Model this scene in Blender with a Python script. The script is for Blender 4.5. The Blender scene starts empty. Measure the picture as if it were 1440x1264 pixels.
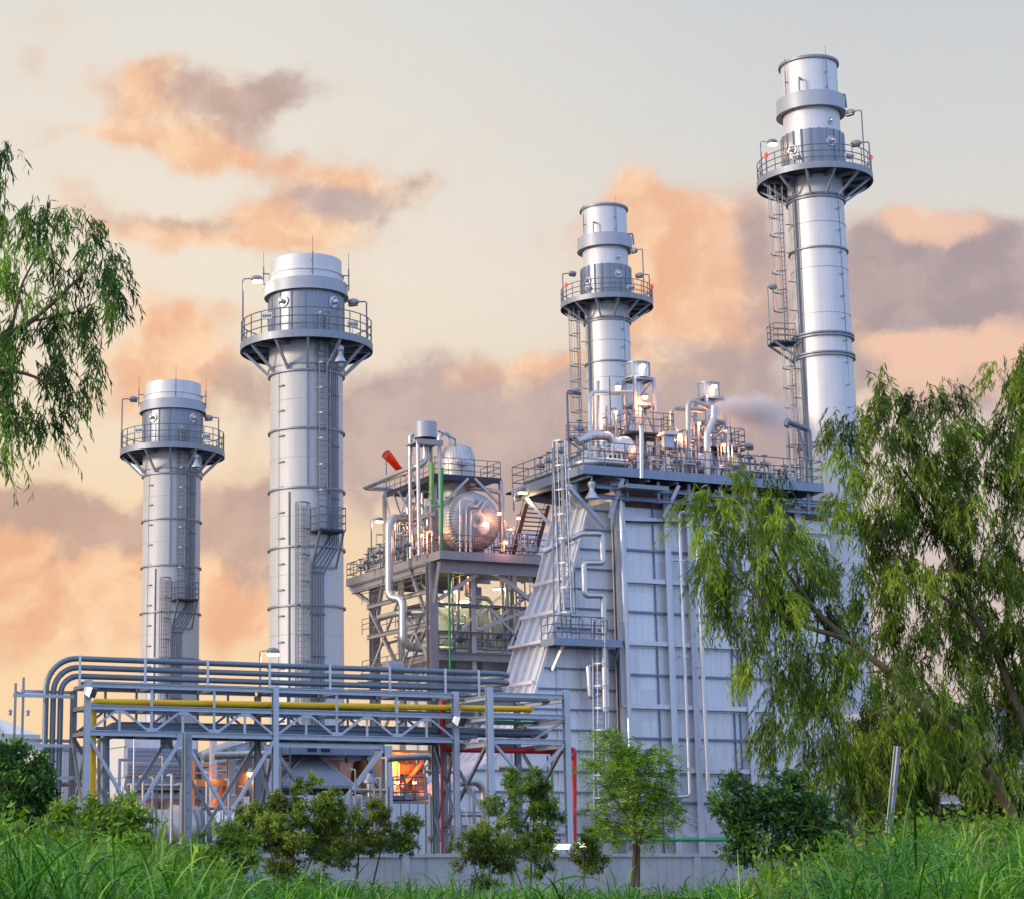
import bpy, math, random
import numpy as np
from mathutils import Vector, Matrix
random.seed(7)
RNG = np.random.default_rng(11)
R = math.radians
scene = bpy.context.scene
COL = scene.collection
# ------------------------------------------------------------------ camera
F, CX, CY, HOR, CAMH = 2800.0, 420.0, 632.0, 1190.0, 2.2
TH = math.atan((HOR - CY) / F)
CT, ST = math.cos(TH), math.sin(TH)
cam_d = bpy.data.cameras.new('camera')
cam = bpy.data.objects.new('camera', cam_d)
COL.objects.link(cam)
cam.location = (0, 0, CAMH)
cam.rotation_euler = (R(90) + TH, 0, 0)
cam_d.sensor_width = 36
cam_d.lens = F / 1440 * 36
cam_d.shift_x = (720 - CX) / 1440
cam_d.clip_start = .1
cam_d.clip_end = 5000
scene.camera = cam

def ray(px, py):
    u = (px - CX) / F; v = (CY - py) / F
    y = CT - v * ST
    return Vector((u / y, 1.0, (ST + v * CT) / y))

def P(px, py, Y):
    d = ray(px, py)
    return Vector((d.x * Y, Y, CAMH + d.z * Y))

def ppm(p):
    """pixels of the 1440 px photograph per metre at p"""
    return F / (p.y * CT + (p.z - CAMH) * ST)

ALPHA = R(22)
A = Vector((math.cos(ALPHA), math.sin(ALPHA), 0))      # along the units
Q = Vector((-math.sin(ALPHA), math.cos(ALPHA), 0))     # away from the road
Z = Vector((0, 0, 1))

class Frame:
    """a plant frame: t along the unit, s away from the viewer, z up"""
    def __init__(self, origin):
        self.o = Vector((origin[0], origin[1], 0))
    def __call__(self, t, s, z):
        return self.o + A * t + Q * s + Z * z
    def at_s(self, px, py, s):
        d = ray(px, py); c = Vector((0, 0, CAMH))
        k = (self.o + Q * s - c).dot(Q) / d.dot(Q)
        return c + d * k
    def at_t(self, px, py, t):
        d = ray(px, py); c = Vector((0, 0, CAMH))
        k = (self.o + A * t - c).dot(A) / d.dot(A)
        return c + d * k
    def at_z(self, px, py, z):
        d = ray(px, py); c = Vector((0, 0, CAMH))
        return c + d * ((z - CAMH) / d.z)
    def inv(self, p):
        r = Vector(p) - self.o
        return r.dot(A), r.dot(Q), r.z

# ------------------------------------------------------------------ materials
def lin(c):
    return tuple(((x / 12.92) if x <= .04045 else ((x + .055) / 1.055) ** 2.4) for x in c)
def rgb(r, g, b):
    return (*lin((r / 255, g / 255, b / 255)), 1)

class NT:
    def __init__(self, tree):
        self.t = tree; self.n = tree.nodes; self.l = tree.links
    def new(self, kind, **kw):
        nd = self.n.new(kind)
        for k, v in kw.items():
            setattr(nd, k, v)
        return nd
    def link(self, a, b):
        self.l.new(a, b)
    def math(self, op, a, b=None, c=None, clamp=False):
        nd = self.n.new('ShaderNodeMath'); nd.operation = op; nd.use_clamp = clamp
        for i, x in enumerate((a, b, c)):
            if x is None: continue
            if isinstance(x, (int, float)): nd.inputs[i].default_value = x
            else: self.l.new(x, nd.inputs[i])
        return nd.outputs[0]
    def vmath(self, op, a, b=None, c=None):
        nd = self.n.new('ShaderNodeVectorMath'); nd.operation = op
        for i, x in enumerate((a, b, c)):
            if x is None: continue
            if isinstance(x, (tuple, list)): nd.inputs[i].default_value = x
            else: self.l.new(x, nd.inputs[i])
        return nd
    def mix(self, f, a, b, blend='MIX'):
        nd = self.n.new('ShaderNodeMix'); nd.data_type = 'RGBA'; nd.blend_type = blend
        for s, x in ((0, f), (6, a), (7, b)):
            if isinstance(x, (int, float)): nd.inputs[s].default_value = x
            elif isinstance(x, (tuple, list)): nd.inputs[s].default_value = x
            else: self.l.new(x, nd.inputs[s])
        return nd.outputs[2]
    def smooth(self, x, lo, hi):
        nd = self.n.new('ShaderNodeMapRange'); nd.interpolation_type = 'SMOOTHSTEP'
        self.l.new(x, nd.inputs[0]); nd.inputs[1].default_value = lo; nd.inputs[2].default_value = hi
        return nd.outputs[0]
    def noise(self, vec, scale, detail=4, rough=.55):
        nd = self.n.new('ShaderNodeTexNoise')
        nd.inputs['Scale'].default_value = scale; nd.inputs['Detail'].default_value = detail
        nd.inputs['Roughness'].default_value = rough
        if vec is not None: self.l.new(vec, nd.inputs['Vector'])
        return nd

MATS = {}
def pmat(name, col, rough=.5, metal=0.0, var=.12, scale=1.2, streak=.15, bump=0.0, dirt=None, dirt_amt=.0, rvar=.1, coat=0.0, panel=0):
    """painted or bare metal with blotches, vertical rain streaks and optional dirt"""
    m = bpy.data.materials.new(name); m.use_nodes = True
    nt = NT(m.node_tree); b = m.node_tree.nodes['Principled BSDF']
    geo = nt.new('ShaderNodeNewGeometry')
    pos = geo.outputs['Position']
    n1 = nt.noise(pos, scale, 5, .6)
    v = nt.vmath('MULTIPLY', pos, (3.0, 3.0, .12)).outputs[0]
    n2 = nt.noise(v, 1.6, 4, .6)
    f = nt.math('ADD', nt.math('MULTIPLY', nt.math('SUBTRACT', n1.outputs[0], .5), var * 2.4),
                nt.math('MULTIPLY', nt.math('SUBTRACT', n2.outputs[0], .5), streak * 2.4))
    f = nt.math('ADD', f, 1.0)
    hsv = nt.new('ShaderNodeHueSaturation')
    hsv.inputs['Color'].default_value = (*col[:3], 1)
    nt.link(f, hsv.inputs['Value'])
    c = hsv.outputs[0]
    if panel:      # sheets of slightly different tone, 2.4 m by 1.83 m, laid along the units
        q = nt.new('ShaderNodeVectorMath', operation='DOT_PRODUCT'); nt.link(pos, q.inputs[0]); q.inputs[1].default_value = (math.cos(R(22)), math.sin(R(22)), 0)
        sz = nt.new('ShaderNodeSeparateXYZ'); nt.link(pos, sz.inputs[0])
        cb = nt.new('ShaderNodeCombineXYZ')
        nt.link(nt.math('FLOOR', nt.math('DIVIDE', q.outputs['Value'], 1.21)), cb.inputs[0]); nt.link(nt.math('FLOOR', nt.math('DIVIDE', sz.outputs[2], 1.83)), cb.inputs[1])
        wn = nt.new('ShaderNodeTexWhiteNoise'); nt.link(cb.outputs[0], wn.inputs['Vector'])
        h2 = nt.new('ShaderNodeHueSaturation'); nt.link(c, h2.inputs['Color']); nt.link(nt.math('MULTIPLY_ADD', wn.outputs['Value'], panel, 1 - panel / 2), h2.inputs['Value'])
        c = h2.outputs[0]
    if dirt:
        n3 = nt.noise(v, 3.1, 6, .65)
        k = nt.math('MULTIPLY', nt.smooth(n3.outputs[0], .52, .75), dirt_amt)
        c = nt.mix(k, c, (*dirt[:3], 1))
    nt.link(c, b.inputs['Base Color'])
    b.inputs['Metallic'].default_value = metal
    rr = nt.math('ADD', nt.math('MULTIPLY', nt.math('SUBTRACT', n1.outputs[0], .5), rvar * 2), rough, clamp=True)
    nt.link(rr, b.inputs['Roughness'])
    if coat: b.inputs['Coat Weight'].default_value = coat
    if bump:
        n4 = nt.noise(pos, 2.2, 3, .5)
        bp = nt.new('ShaderNodeBump'); bp.inputs['Strength'].default_value = bump; bp.inputs['Distance'].default_value = .05
        nt.link(n4.outputs[0], bp.inputs['Height']); nt.link(bp.outputs[0], b.inputs['Normal'])
    MATS[name] = m
    return m

def emat(name, col, strength):
    m = bpy.data.materials.new(name); m.use_nodes = True
    b = m.node_tree.nodes['Principled BSDF']
    b.inputs['Base Color'].default_value = (*col[:3], 1)
    b.inputs['Emission Color'].default_value = (*col[:3], 1)
    b.inputs['Emission Strength'].default_value = strength
    MATS[name] = m
    return m

pmat('clad', (.66, .67, .69), .55, .38, .07, .5, .10, bump=.07, dirt=(.40, .38, .37), dirt_amt=.22)            # stack sheet
pmat('clad_dark', (.26, .29, .34), .45, .7, .08, .8, .10)
pmat('galv', (.27, .30, .35), .5, .55, .14, 2.0, .14, dirt=(.20, .16, .13), dirt_amt=.35)
pmat('galv_warm', (.37, .355, .38), .5, .45, .14, 2.0, .14, dirt=(.24, .15, .12), dirt_amt=.4)
pmat('galv_warm_light', (.56, .53, .55), .48, .45, .12, 1.6, .12, dirt=(.30, .20, .16), dirt_amt=.35)
pmat('galv_light', (.50, .56, .65), .48, .5, .12, 1.6, .12, dirt=(.28, .23, .19), dirt_amt=.3)
pmat('steel_blue', (.25, .31, .42), .5, .25, .12, 1.5, .14, dirt=(.2, .17, .15), dirt_amt=.3)
pmat('rail', (.17, .19, .23), .45, .5, .1, 2, .05)
pmat('deck_dark', (.045, .06, .10), .6, .35, .12, 2, .05)
pmat('casing', (.78, .80, .84), .45, .25, .05, .35, .10, bump=.06, dirt=(.38, .36, .36), dirt_amt=.4, panel=.13)
pmat('casing_shade_line', (.20, .24, .34), .45, .3, .1, 1, .1)  # dark tone puts the shadow line under thin stiffeners into the colour
pmat('casing_rib', (.71, .74, .80), .45, .25, .07, .6, .12, dirt=(.33, .30, .29), dirt_amt=.3)
pmat('casing_warm', (.80, .79, .82), .5, .25, .06, .5, .1)
pmat('insul', (.60, .60, .61), .36, .8, .06, 2.0, .06, bump=.1)             # aluminium jacketed insulation
pmat('insul_matte', (.60, .59, .58), .52, .6, .08, 2.0, .08, bump=.1)
pmat('insul_worn', (.50, .485, .47), .42, .7, .10, 2.0, .1, bump=.1)
pmat('pipe_dark', (.17, .215, .27), .42, .35, .18, 1.5, .1, dirt=(.12, .1, .09), dirt_amt=.4)
pmat('yellow', (.95, .58, .010), .45, 0, .1, 1.5, .06, dirt=(.3, .2, .05), dirt_amt=.3)
pmat('red', (.55, .022, .026), .45, 0, .12, 1.5, .08)
pmat('windsock', (.95, .075, .02), .7, 0, .08, 2.5, .05)
pmat('green', (.02, .28, .09), .45, 0, .12, 1.5, .08)
pmat('green_light', (.20, .46, .12), .45, 0, .12, 1.5, .08)
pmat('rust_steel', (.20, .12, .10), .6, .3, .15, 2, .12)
pmat('dark_gap', (.03, .035, .045), .7, .1, .1, 1, .05)
pmat('white_paint', (.72, .72, .70), .5, 0, .07, 1, .1, dirt=(.4, .36, .3), dirt_amt=.3)
pmat('shed_wall', (.58, .60, .62), .55, .2, .06, .6, .12, dirt=(.35, .33, .3), dirt_amt=.3)
pmat('concrete', (.46, .47, .48), .85, 0, .2, .7, .09, bump=.25, dirt=(.16, .15, .14), dirt_amt=.55)
pmat('post_steel', (.33, .36, .42), .55, .4, .22, 2.5, .2, dirt=(.13, .08, .06), dirt_amt=.7)
pmat('silencer', (.40, .43, .49), .5, .25, .06, .8, .08)
pmat('orange_glow_paint', (.60, .24, .07), .5, .1, .1, 1, .1)  # orange of the sodium lamp light put into the base colour
pmat('lamp_body', (.30, .31, .33), .45, .5, .05, 2, .05)
pmat('glass_dark', (.08, .09, .11), .2, .2, .05, 2, .0)
def add_translucence(m, f, col):
    nt = NT(m.node_tree); out = m.node_tree.nodes['Material Output']; b = m.node_tree.nodes['Principled BSDF']
    t = nt.new('ShaderNodeBsdfTranslucent'); t.inputs[0].default_value = (*col, 1); mx = nt.new('ShaderNodeMixShader'); mx.inputs[0].default_value = f
    nt.link(b.outputs[0], mx.inputs[1]); nt.link(t.outputs[0], mx.inputs[2]); nt.link(mx.outputs[0], out.inputs[0])
add_translucence(MATS['windsock'], .5, (1.0, .12, .03))
emat('lamp_warm', (1.0, .72, .42), 14)
emat('lamp_orange', (1.0, .42, .08), 16)
emat('lamp_tube', (1.0, .95, .62), 12)
emat('lamp_white', (1.0, .96, .86), 14)
emat('lamp_red', (1.0, .05, .03), 1.6)

# ------------------------------------------------------------------ mesh builder
def basis(d):
    d = d.normalized()
    up = Vector((0, 0, 1)) if abs(d.z) < .92 else Vector((0, 1, 0))
    x = d.cross(up).normalized(); y = x.cross(d).normalized()
    return x, y, d

class MB:
    def __init__(self):
        self.v = []; self.f = []; self.m = []; self.cur = 0
    def mat(self, i): self.cur = i; return self
    def add(self, vs, fs):
        n = len(self.v)
        self.v.extend([tuple(p) for p in vs])
        self.f.extend([tuple(i + n for i in f) for f in fs])
        self.m.extend([self.cur] * len(fs)); return self
    def poly(self, pts): return self.add(pts, [tuple(range(len(pts)))])
    def hexa(self, b, t):
        n = len(b)
        fs = [tuple(reversed(range(n))), tuple(range(n, 2 * n))]
        for i in range(n):
            j = (i + 1) % n
            fs.append((i, j, n + j, n + i))
        return self.add(list(b) + list(t), fs)
    def box(self, c, dx, dy, dz):
        """box centred at c with half-axes as vectors"""
        c = Vector(c)
        b = [c - dz + sx * dx + sy * dy for sx, sy in ((-1, -1), (1, -1), (1, 1), (-1, 1))]
        return self.hexa(b, [p + 2 * dz for p in b])
    def fbox(self, fr, t0, t1, s0, s1, z0, z1):
        b = [fr(t, s, z0) for t, s in ((t0, s0), (t1, s0), (t1, s1), (t0, s1))]
        return self.hexa(b, [p + Z * (z1 - z0) for p in b])
    def bar(self, p, q, w, h=None, up=None):
        p = Vector(p); q = Vector(q); h = h or w
        d = q - p
        if d.length < 1e-6: return self
        x, y, d_ = basis(d)
        if up is not None:
            x = d_.cross(up).normalized(); y = x.cross(d_).normalized()
        x = x * (w / 2); y = y * (h / 2)
        b = [p - x - y, p + x - y, p + x + y, p - x + y]
        return self.hexa(b, [k + d for k in b])
    def ibeam(self, p, q, w, h, tf=None, side=None):
        """I section: flanges w wide, h deep; side: direction of the flange width"""
        p = Vector(p); q = Vector(q); d = (q - p)
        if side is None:
            x, y, _ = basis(d)
        else:
            x = (side - d.normalized() * side.dot(d.normalized())).normalized(); y = d.normalized().cross(x)
        tf = tf or max(.02, h * .09)
        for sg in (-1, 1):
            c = y * (sg * (h / 2 - tf / 2))
            self._slab(p + c, d, x * (w / 2), y * (tf / 2))
        self._slab(p, d, x * max(.008, w * .04), y * (h / 2 - tf))
        return self
    def _slab(self, p, d, x, y):
        b = [p - x - y, p + x - y, p + x + y, p - x + y]
        self.hexa(b, [k + d for k in b])
    def tube(self, pts, r, n=8, caps=True):
        pts = [Vector(p) for p in pts]
        rs = r if isinstance(r, (list, tuple)) else [r] * len(pts)
        rings = []
        t0 = (pts[1] - pts[0]).normalized()
        x, y, _ = basis(t0)
        for i, p in enumerate(pts):
            if i == 0: t = (pts[1] - pts[0])
            elif i == len(pts) - 1: t = pts[-1] - pts[-2]
            else:
                a = pts[i + 1] - p; b = p - pts[i - 1]
                t = (a.normalized() + b.normalized()) if a.length > 1e-7 and b.length > 1e-7 else (a + b)
            t = t.normalized()
            x = (x - t * x.dot(t))
            x = x.normalized() if x.length > 1e-6 else basis(t)[0]
            y = t.cross(x)
            rings.append([p + (x * math.cos(k * 2 * math.pi / n) + y * math.sin(k * 2 * math.pi / n)) * rs[i] for k in range(n)])
        vs = [v for rg in rings for v in rg]; fs = []
        for i in range(len(rings) - 1):
            for k in range(n):
                j = (k + 1) % n
                fs.append((i * n + k, i * n + j, (i + 1) * n + j, (i + 1) * n + k))
        if caps:
            fs.append(tuple(reversed(range(n)))); fs.append(tuple(range((len(rings) - 1) * n, len(rings) * n)))
        return self.add(vs, fs)
    def pipe(self, pts, r, bend=None, n=12, seam=0, arc=6, seam_h=.035):
        """pipe with rounded elbows; seam: spacing of the jacket's joint bands"""
        path = fillet(pts, bend if bend is not None else r * 2.2, arc)
        self.tube(path, r, n)
        if seam:
            acc = seam * .5
            for i in range(len(path) - 1):
                d = path[i + 1] - path[i]; L = d.length; dn = d.normalized()
                while acc < L:
                    c = path[i] + dn * acc
                    self.tube([c - dn * .03, c + dn * .03], r * (1 + seam_h) + .006, n)
                    acc += seam
                acc -= L
        return self
    def lathe(self, c, axis, prof, n=32, caps=True, a0=0, a1=2 * math.pi):
        """prof: (radius, distance along axis)"""
        c = Vector(c); x, y, d = basis(Vector(axis))
        full = abs(a1 - a0 - 2 * math.pi) < 1e-6
        m = n if full else n + 1
        vs = []
        for r, h in prof:
            for k in range(m):
                a = a0 + (a1 - a0) * k / n
                vs.append(c + d * h + (x * math.cos(a) + y * math.sin(a)) * r)
        fs = []
        for i in range(len(prof) - 1):
            for k in range(n):
                j = (k + 1) % m
                fs.append((i * m + k, i * m + j, (i + 1) * m + j, (i + 1) * m + k))
        if caps and full:
            if prof[0][0] > 1e-4: fs.append(tuple(reversed(range(m))))
            if prof[-1][0] > 1e-4: fs.append(tuple(range((len(prof) - 1) * m, len(prof) * m)))
        return self.add(vs, fs)
    def arc(self, c, rad, z, r, n=40, a0=0, a1=2 * math.pi, sides=6):
        """horizontal round bar along an arc"""
        c = Vector(c)
        full = abs(a1 - a0 - 2 * math.pi) < 1e-6
        pts = [c + Vector((math.cos(a0 + (a1 - a0) * k / n) * rad, math.sin(a0 + (a1 - a0) * k / n) * rad, z)) for k in range(n + 1)]
        return self.tube(pts, r, sides, caps=not full)
    def prism(self, pts, ext):
        ext = Vector(ext); pts = [Vector(p) for p in pts]
        return self.hexa(pts, [p + ext for p in pts])

def fillet(pts, rad, arc=6):
    pts = [Vector(p) for p in pts]
    out = [pts[0]]
    for i in range(1, len(pts) - 1):
        p = pts[i]; a = (pts[i - 1] - p); b = (pts[i + 1] - p)
        la, lb = a.length, b.length
        a.normalize(); b.normalize()
        cosang = max(-1, min(1, a.dot(b))); ang = math.acos(cosang)
        if ang > math.pi - .03 or rad <= 0:
            out.append(p); continue
        cut = min(rad / math.tan(ang / 2), la * .48, lb * .48)
        r_ = cut * math.tan(ang / 2)
        bis = (a + b).normalized(); cen = p + bis * (r_ / math.sin(ang / 2))
        s = p + a * cut - cen; e = p + b * cut - cen
        tot = s.angle(e)
        for k in range(arc + 1):
            f = k / arc
            out.append(cen + (s * math.sin((1 - f) * tot) + e * math.sin(f * tot)) / math.sin(tot))
    out.append(pts[-1])
    return out

# ------------------------------------------------------------------ objects
def tag(o, label=None, cat=None, group=None, kind=None):
    if label: o['label'] = label
    if cat: o['category'] = cat
    if group: o['group'] = group
    if kind: o['kind'] = kind
    return o

def build(name, mb, mats, parent=None, loc=None, angle=35, smooth=True):
    if isinstance(mats, str): mats = [mats]
    base = Vector(loc) if loc is not None else (Vector(parent['_o']) if parent is not None and '_o' in parent else Vector((0, 0, 0)))
    me = bpy.data.meshes.new(name)
    me.from_pydata([(v[0] - base.x, v[1] - base.y, v[2] - base.z) for v in mb.v], [], mb.f)
    for k in mats: me.materials.append(MATS[k])
    if len(mats) > 1: me.polygons.foreach_set('material_index', mb.m)
    if smooth:
        me.polygons.foreach_set('use_smooth', [True] * len(me.polygons))
        me.set_sharp_from_angle(angle=R(angle))
    me.update()
    o = bpy.data.objects.new(name, me); COL.objects.link(o)
    if parent is not None:
        o.parent = parent
    else:
        o.location = base
    o['_o'] = tuple(base)
    return o

def thing(name, loc, label, cat, group=None):
    o = bpy.data.objects.new(name, None); COL.objects.link(o)
    o.location = loc; o['_o'] = tuple(loc); o.empty_display_size = .3
    return tag(o, label, cat, group)

def single(name, mb, mats, label, cat, group=None, kind=None, angle=35):
    """a thing that is one mesh, its origin at its lowest point"""
    vs = np.array(mb.v); lo = vs[vs[:, 2].argmin()]
    c = Vector((vs[:, 0].mean(), vs[:, 1].mean(), lo[2]))
    o = build(name, mb, mats, None, c, angle)
    return tag(o, label, cat, group, kind)

def lamp(p, col, watts, size=.15):
    l = bpy.data.lights.new('lamp_light', 'POINT'); l.color = col; l.energy = watts; l.shadow_soft_size = size
    o = bpy.data.objects.new('lamp_light', l); COL.objects.link(o); o.location = p
    return o

def railing(mb, pts, h=1.1, r=.03, post=1.5, closed=False, mids=2, n=5):
    """handrail with posts and knee rails along a polyline of floor points"""
    pts = [Vector(p) for p in pts]
    if closed: pts = pts + [pts[0]]
    for k in range(mids + 1):
        z = h * (k + 1) / (mids + 1)
        mb.tube([p + Z * z for p in pts], r, n)
    for i in range(len(pts) - 1):
        d = pts[i + 1] - pts[i]; m = max(1, round(d.length / post))
        for k in range(m + (1 if i == len(pts) - 2 and not closed else 0)):
            p = pts[i] + d * (k / m)
            mb.tube([p, p + Z * h], r, n)
    return mb

def ladder(mb, base, top, side, out, w=.5, r=.03, rung=.3):
    """plain ladder: side = unit vector along rungs, out = unit vector towards the climber"""
    base = Vector(base); top = Vector(top)
    for sg in (-1, 1):
        mb.tube([base + side * sg * w / 2, top + side * sg * w / 2], r, 5)
    d = top - base; m = int(d.length / rung)
    for k in range(1, m):
        p = base + d * (k / m)
        mb.bar(p - side * w / 2, p + side * w / 2, .025)
    return mb

def cage(mb, base, top, side, out, w=.75, depth=.8, hoop=1.2, r=.022, straps=5):
    base = Vector(base); top = Vector(top); d = top - base
    m = max(1, round(d.length / hoop))
    def ringpts(c):
        return [c + side * (math.cos(a) * w / 2) + out * (math.sin(a) * depth * .75 + .02) for a in [math.pi * k / 10 for k in range(11)]]
    for k in range(m + 1):
        c = base + d * (k / m)
        pts = ringpts(c)
        for i in range(10):
            mb.bar(pts[i], pts[i + 1], .03, .08, up=Z)
    for k in range(straps):
        i = round(10 * k / (straps - 1))
        p0 = ringpts(base)[i]; p1 = ringpts(top)[i]
        mb.tube([p0, p1], r, 4)
    return mb
# ------------------------------------------------------------------ sky
world = bpy.data.worlds.new('World'); scene.world = world; world.use_nodes = True
wt = NT(world.node_tree)
bg = world.node_tree.nodes['Background']
SUN_EL, SUN_AZ = R(14), R(-112)           # from the left, a little behind the viewer
tc = wt.new('ShaderNodeTexCoord')
D = tc.outputs['Generated']
sep = wt.new('ShaderNodeSeparateXYZ'); wt.link(D, sep.inputs[0])
dy = wt.math('MAXIMUM', sep.outputs[1], .12)
u = wt.math('DIVIDE', sep.outputs[0], dy); w_ = wt.math('DIVIDE', sep.outputs[2], dy)
comb = wt.new('ShaderNodeCombineXYZ'); wt.link(u, comb.inputs[0]); wt.link(w_, comb.inputs[1])
UV = comb.outputs[0]
# wind-torn edges: two octaves of displacement
nA = wt.noise(D, 9.0, 3, .5); nB = wt.noise(D, 30.0, 6, .55)
wa = wt.vmath('MULTIPLY', wt.vmath('SUBTRACT', nA.outputs['Color'], (.5, .5, .5)).outputs[0], (.05, .035, 0)).outputs[0]
wb = wt.vmath('MULTIPLY', wt.vmath('SUBTRACT', nB.outputs['Color'], (.5, .5, .5)).outputs[0], (.05, .036, 0)).outputs[0]
UVW = wt.vmath('ADD', wt.vmath('ADD', UV, wa).outputs[0], wb).outputs[0]

def blobs(lst):
    acc = None
    for px, py, sx, sy, amp in lst:
        d = ray(px, py)
        kx, ky = F / sx * .72, F / sy * .72
        q = wt.vmath('MULTIPLY_ADD', UVW, (kx, ky, 0), (-d.x * kx, -d.z * ky, 0)).outputs[0]
        dt = wt.new('ShaderNodeVectorMath', operation='DOT_PRODUCT'); wt.link(q, dt.inputs[0]); wt.link(q, dt.inputs[1])
        e = wt.math('POWER', .3679, dt.outputs['Value'])
        acc = wt.math('MULTIPLY', e, amp) if acc is None else wt.math('MULTIPLY_ADD', e, amp, acc)
    return acc

GREY = [(250,112,70,34,.8),(330,140,85,24,.9),(385,150,50,16,.6),(300,185,50,16,.35),(540,275,70,22,.55),(600,270,40,14,.4),(490,285,60,24,.7),
        (250,322,90,17,.7),(330,330,60,16,.5),(470,300,60,22,.4),
        (305,545,50,34,.75),(360,570,36,30,.7),(95,655,26,10,.5),
        (40,722,90,30,1.0),(150,742,90,32,1.0),(280,745,80,46,1.0),(350,720,60,40,.9),(330,800,60,46,.7),
        (560,545,70,46,1.0),(620,580,80,44,1.0),(520,590,60,30,.6),(700,612,90,46,1.0),(780,590,70,60,1.0),(650,650,140,46,.9),(520,690,60,60,.6),(760,680,90,60,.9),(870,600,80,60,.7),
        (920,195,46,26,.5),(1050,330,40,50,.8),(1060,430,50,70,.9),(960,560,90,60,.7),(1060,580,80,60,.8),(1020,650,90,50,.7),
        (1240,370,46,50,1.0),(1320,385,90,40,1.1),(1410,370,70,46,1.1),(1320,440,110,36,.9),(1430,420,50,50,.9),(1225,480,36,50,.8),(1420,560,80,40,.7),(1260,560,70,40,.6)]
WARM = [(190,128,46,36,.9),(215,95,30,20,.5),(230,195,70,20,.9),(290,222,60,18,.9),(110,190,60,14,.5),(460,232,70,18,.8),(520,258,50,16,.45),(410,215,30,12,.5),
        (230,345,110,20,.9),(370,300,50,34,.75),(400,330,60,26,.8),(530,335,70,24,.45),(60,300,50,16,.4),
        (225,490,60,50,1.0),(270,470,40,30,.7),(330,450,20,18,.6),(190,560,50,40,.7),
        (40,795,90,40,1.0),(140,830,110,44,1.1),(230,850,90,40,1.0),(320,870,60,40,.8),(30,860,80,30,.8),(320,770,30,14,.5),
        (690,545,54,24,.9),(770,506,46,20,.9),(545,598,50,20,.7),(600,632,40,16,.4),(640,545,26,20,.5),(860,510,40,20,.5),
        (925,285,50,34,1.1),(900,275,30,24,.6),(965,330,70,46,1.1),(990,400,80,54,1.1),(935,440,70,40,.7),(740,335,60,40,.4),(1030,470,50,40,.6),
        (1000,532,70,12,.7),(1285,315,40,24,.9),(1340,330,40,20,.8),(1265,290,16,22,.6),(1270,478,70,24,.9),(1350,490,80,30,.9),(1420,470,50,30,.8),(1330,540,90,30,.6),
        (780,66,26,8,.45),(1010,620,40,20,.5)]
nW = wt.noise(D, 24.0, 5, .6)
DW_ = wt.vmath('ADD', D, wt.vmath('MULTIPLY', wt.vmath('SUBTRACT', nW.outputs['Color'], (.5, .5, .5)).outputs[0], (.04, .04, .04)).outputs[0]).outputs[0]
def puffs(vec):
    """heaped, cauliflower-like billows"""
    nd = wt.new('ShaderNodeTexVoronoi', feature='SMOOTH_F1')
    nd.inputs['Scale'].default_value = 17.0; nd.inputs['Detail'].default_value = 1.0; nd.inputs['Roughness'].default_value = .52
    nd.inputs['Lacunarity'].default_value = 2.3; nd.inputs['Smoothness'].default_value = .6
    wt.link(vec, nd.inputs['Vector'])
    return nd.outputs['Distance']
v1 = puffs(DW_)
nR1 = wt.noise(DW_, 14.0, 5, .55); nR2 = wt.noise(wt.vmath('ADD', DW_, (-.012, 0, .006)).outputs[0], 14.0, 5, .55)
nD = wt.noise(wt.vmath('ADD', D, (3.1, 1.7, .3)).outputs[0], 9.0, 6, .55)
kC = wt.math('SUBTRACT', .55, v1); kD = wt.math('SUBTRACT', nD.outputs[0], .5)
relief = wt.math('MULTIPLY', wt.math('SUBTRACT', nR1.outputs[0], nR2.outputs[0]), 3.4)
DG = blobs(GREY); DWm = blobs(WARM)
tot = wt.math('ADD', DG, DWm)
edge = wt.math('ADD', wt.math('MULTIPLY', kC, .65), wt.math('MULTIPLY', kD, 1.5))
nE = wt.noise(D, 52.0, 6, .6)
kE = wt.math('SUBTRACT', nE.outputs[0], .5)
dens = wt.math('ADD', wt.math('ADD', tot, edge), wt.math('MULTIPLY', kE, .7))
cover = wt.smooth(dens, .12, 1.10)
thin = wt.smooth(dens, -.25, .8)
warmth = wt.smooth(wt.math('ADD', wt.math('SUBTRACT', DWm, wt.math('MULTIPLY', DG, .85)), wt.math('ADD', wt.math('MULTIPLY', relief, .55), wt.math('ADD', wt.math('MULTIPLY', kD, .6), wt.math('MULTIPLY', kE, .35)))), -.62, .72)
rim = wt.math('MULTIPLY', wt.smooth(relief, .05, .5), wt.math('SUBTRACT', 1.0, wt.smooth(dens, .6, 1.4)))

def ramp(fac, stops):
    nd = wt.new('ShaderNodeValToRGB')
    while len(nd.color_ramp.elements) < len(stops): nd.color_ramp.elements.new(.5)
    for e, (p, c) in zip(nd.color_ramp.elements, stops):
        e.position = p; e.color = c
    wt.link(fac, nd.inputs[0])
    return nd.outputs[0]
def hpos(y): return ray(420, y).z / .55
wf = wt.math('DIVIDE', w_, .55, clamp=True)
left = ramp(wf, [(0, rgb(252, 216, 170)), (hpos(930), rgb(253, 217, 172)), (hpos(780), rgb(249, 216, 172)), (hpos(600), rgb(243, 225, 199)),
                 (hpos(330), rgb(240, 229, 213)), (hpos(0), rgb(226, 223, 216)), (1, rgb(196, 203, 216))])
right = ramp(wf, [(0, rgb(214, 190, 186)), (hpos(800), rgb(214, 196, 192)), (hpos(600), rgb(226, 212, 200)), (hpos(400), rgb(228, 218, 208)),
                  (hpos(200), rgb(214, 214, 212)), (hpos(0), rgb(204, 208, 212)), (1, rgb(184, 194, 212))])
lr = wt.smooth(u, ray(250, 600).x, ray(1300, 600).x)
base = wt.mix(lr, left, right)
rightish = wt.smooth(u, ray(900, 600).x, ray(1350, 600).x)
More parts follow.
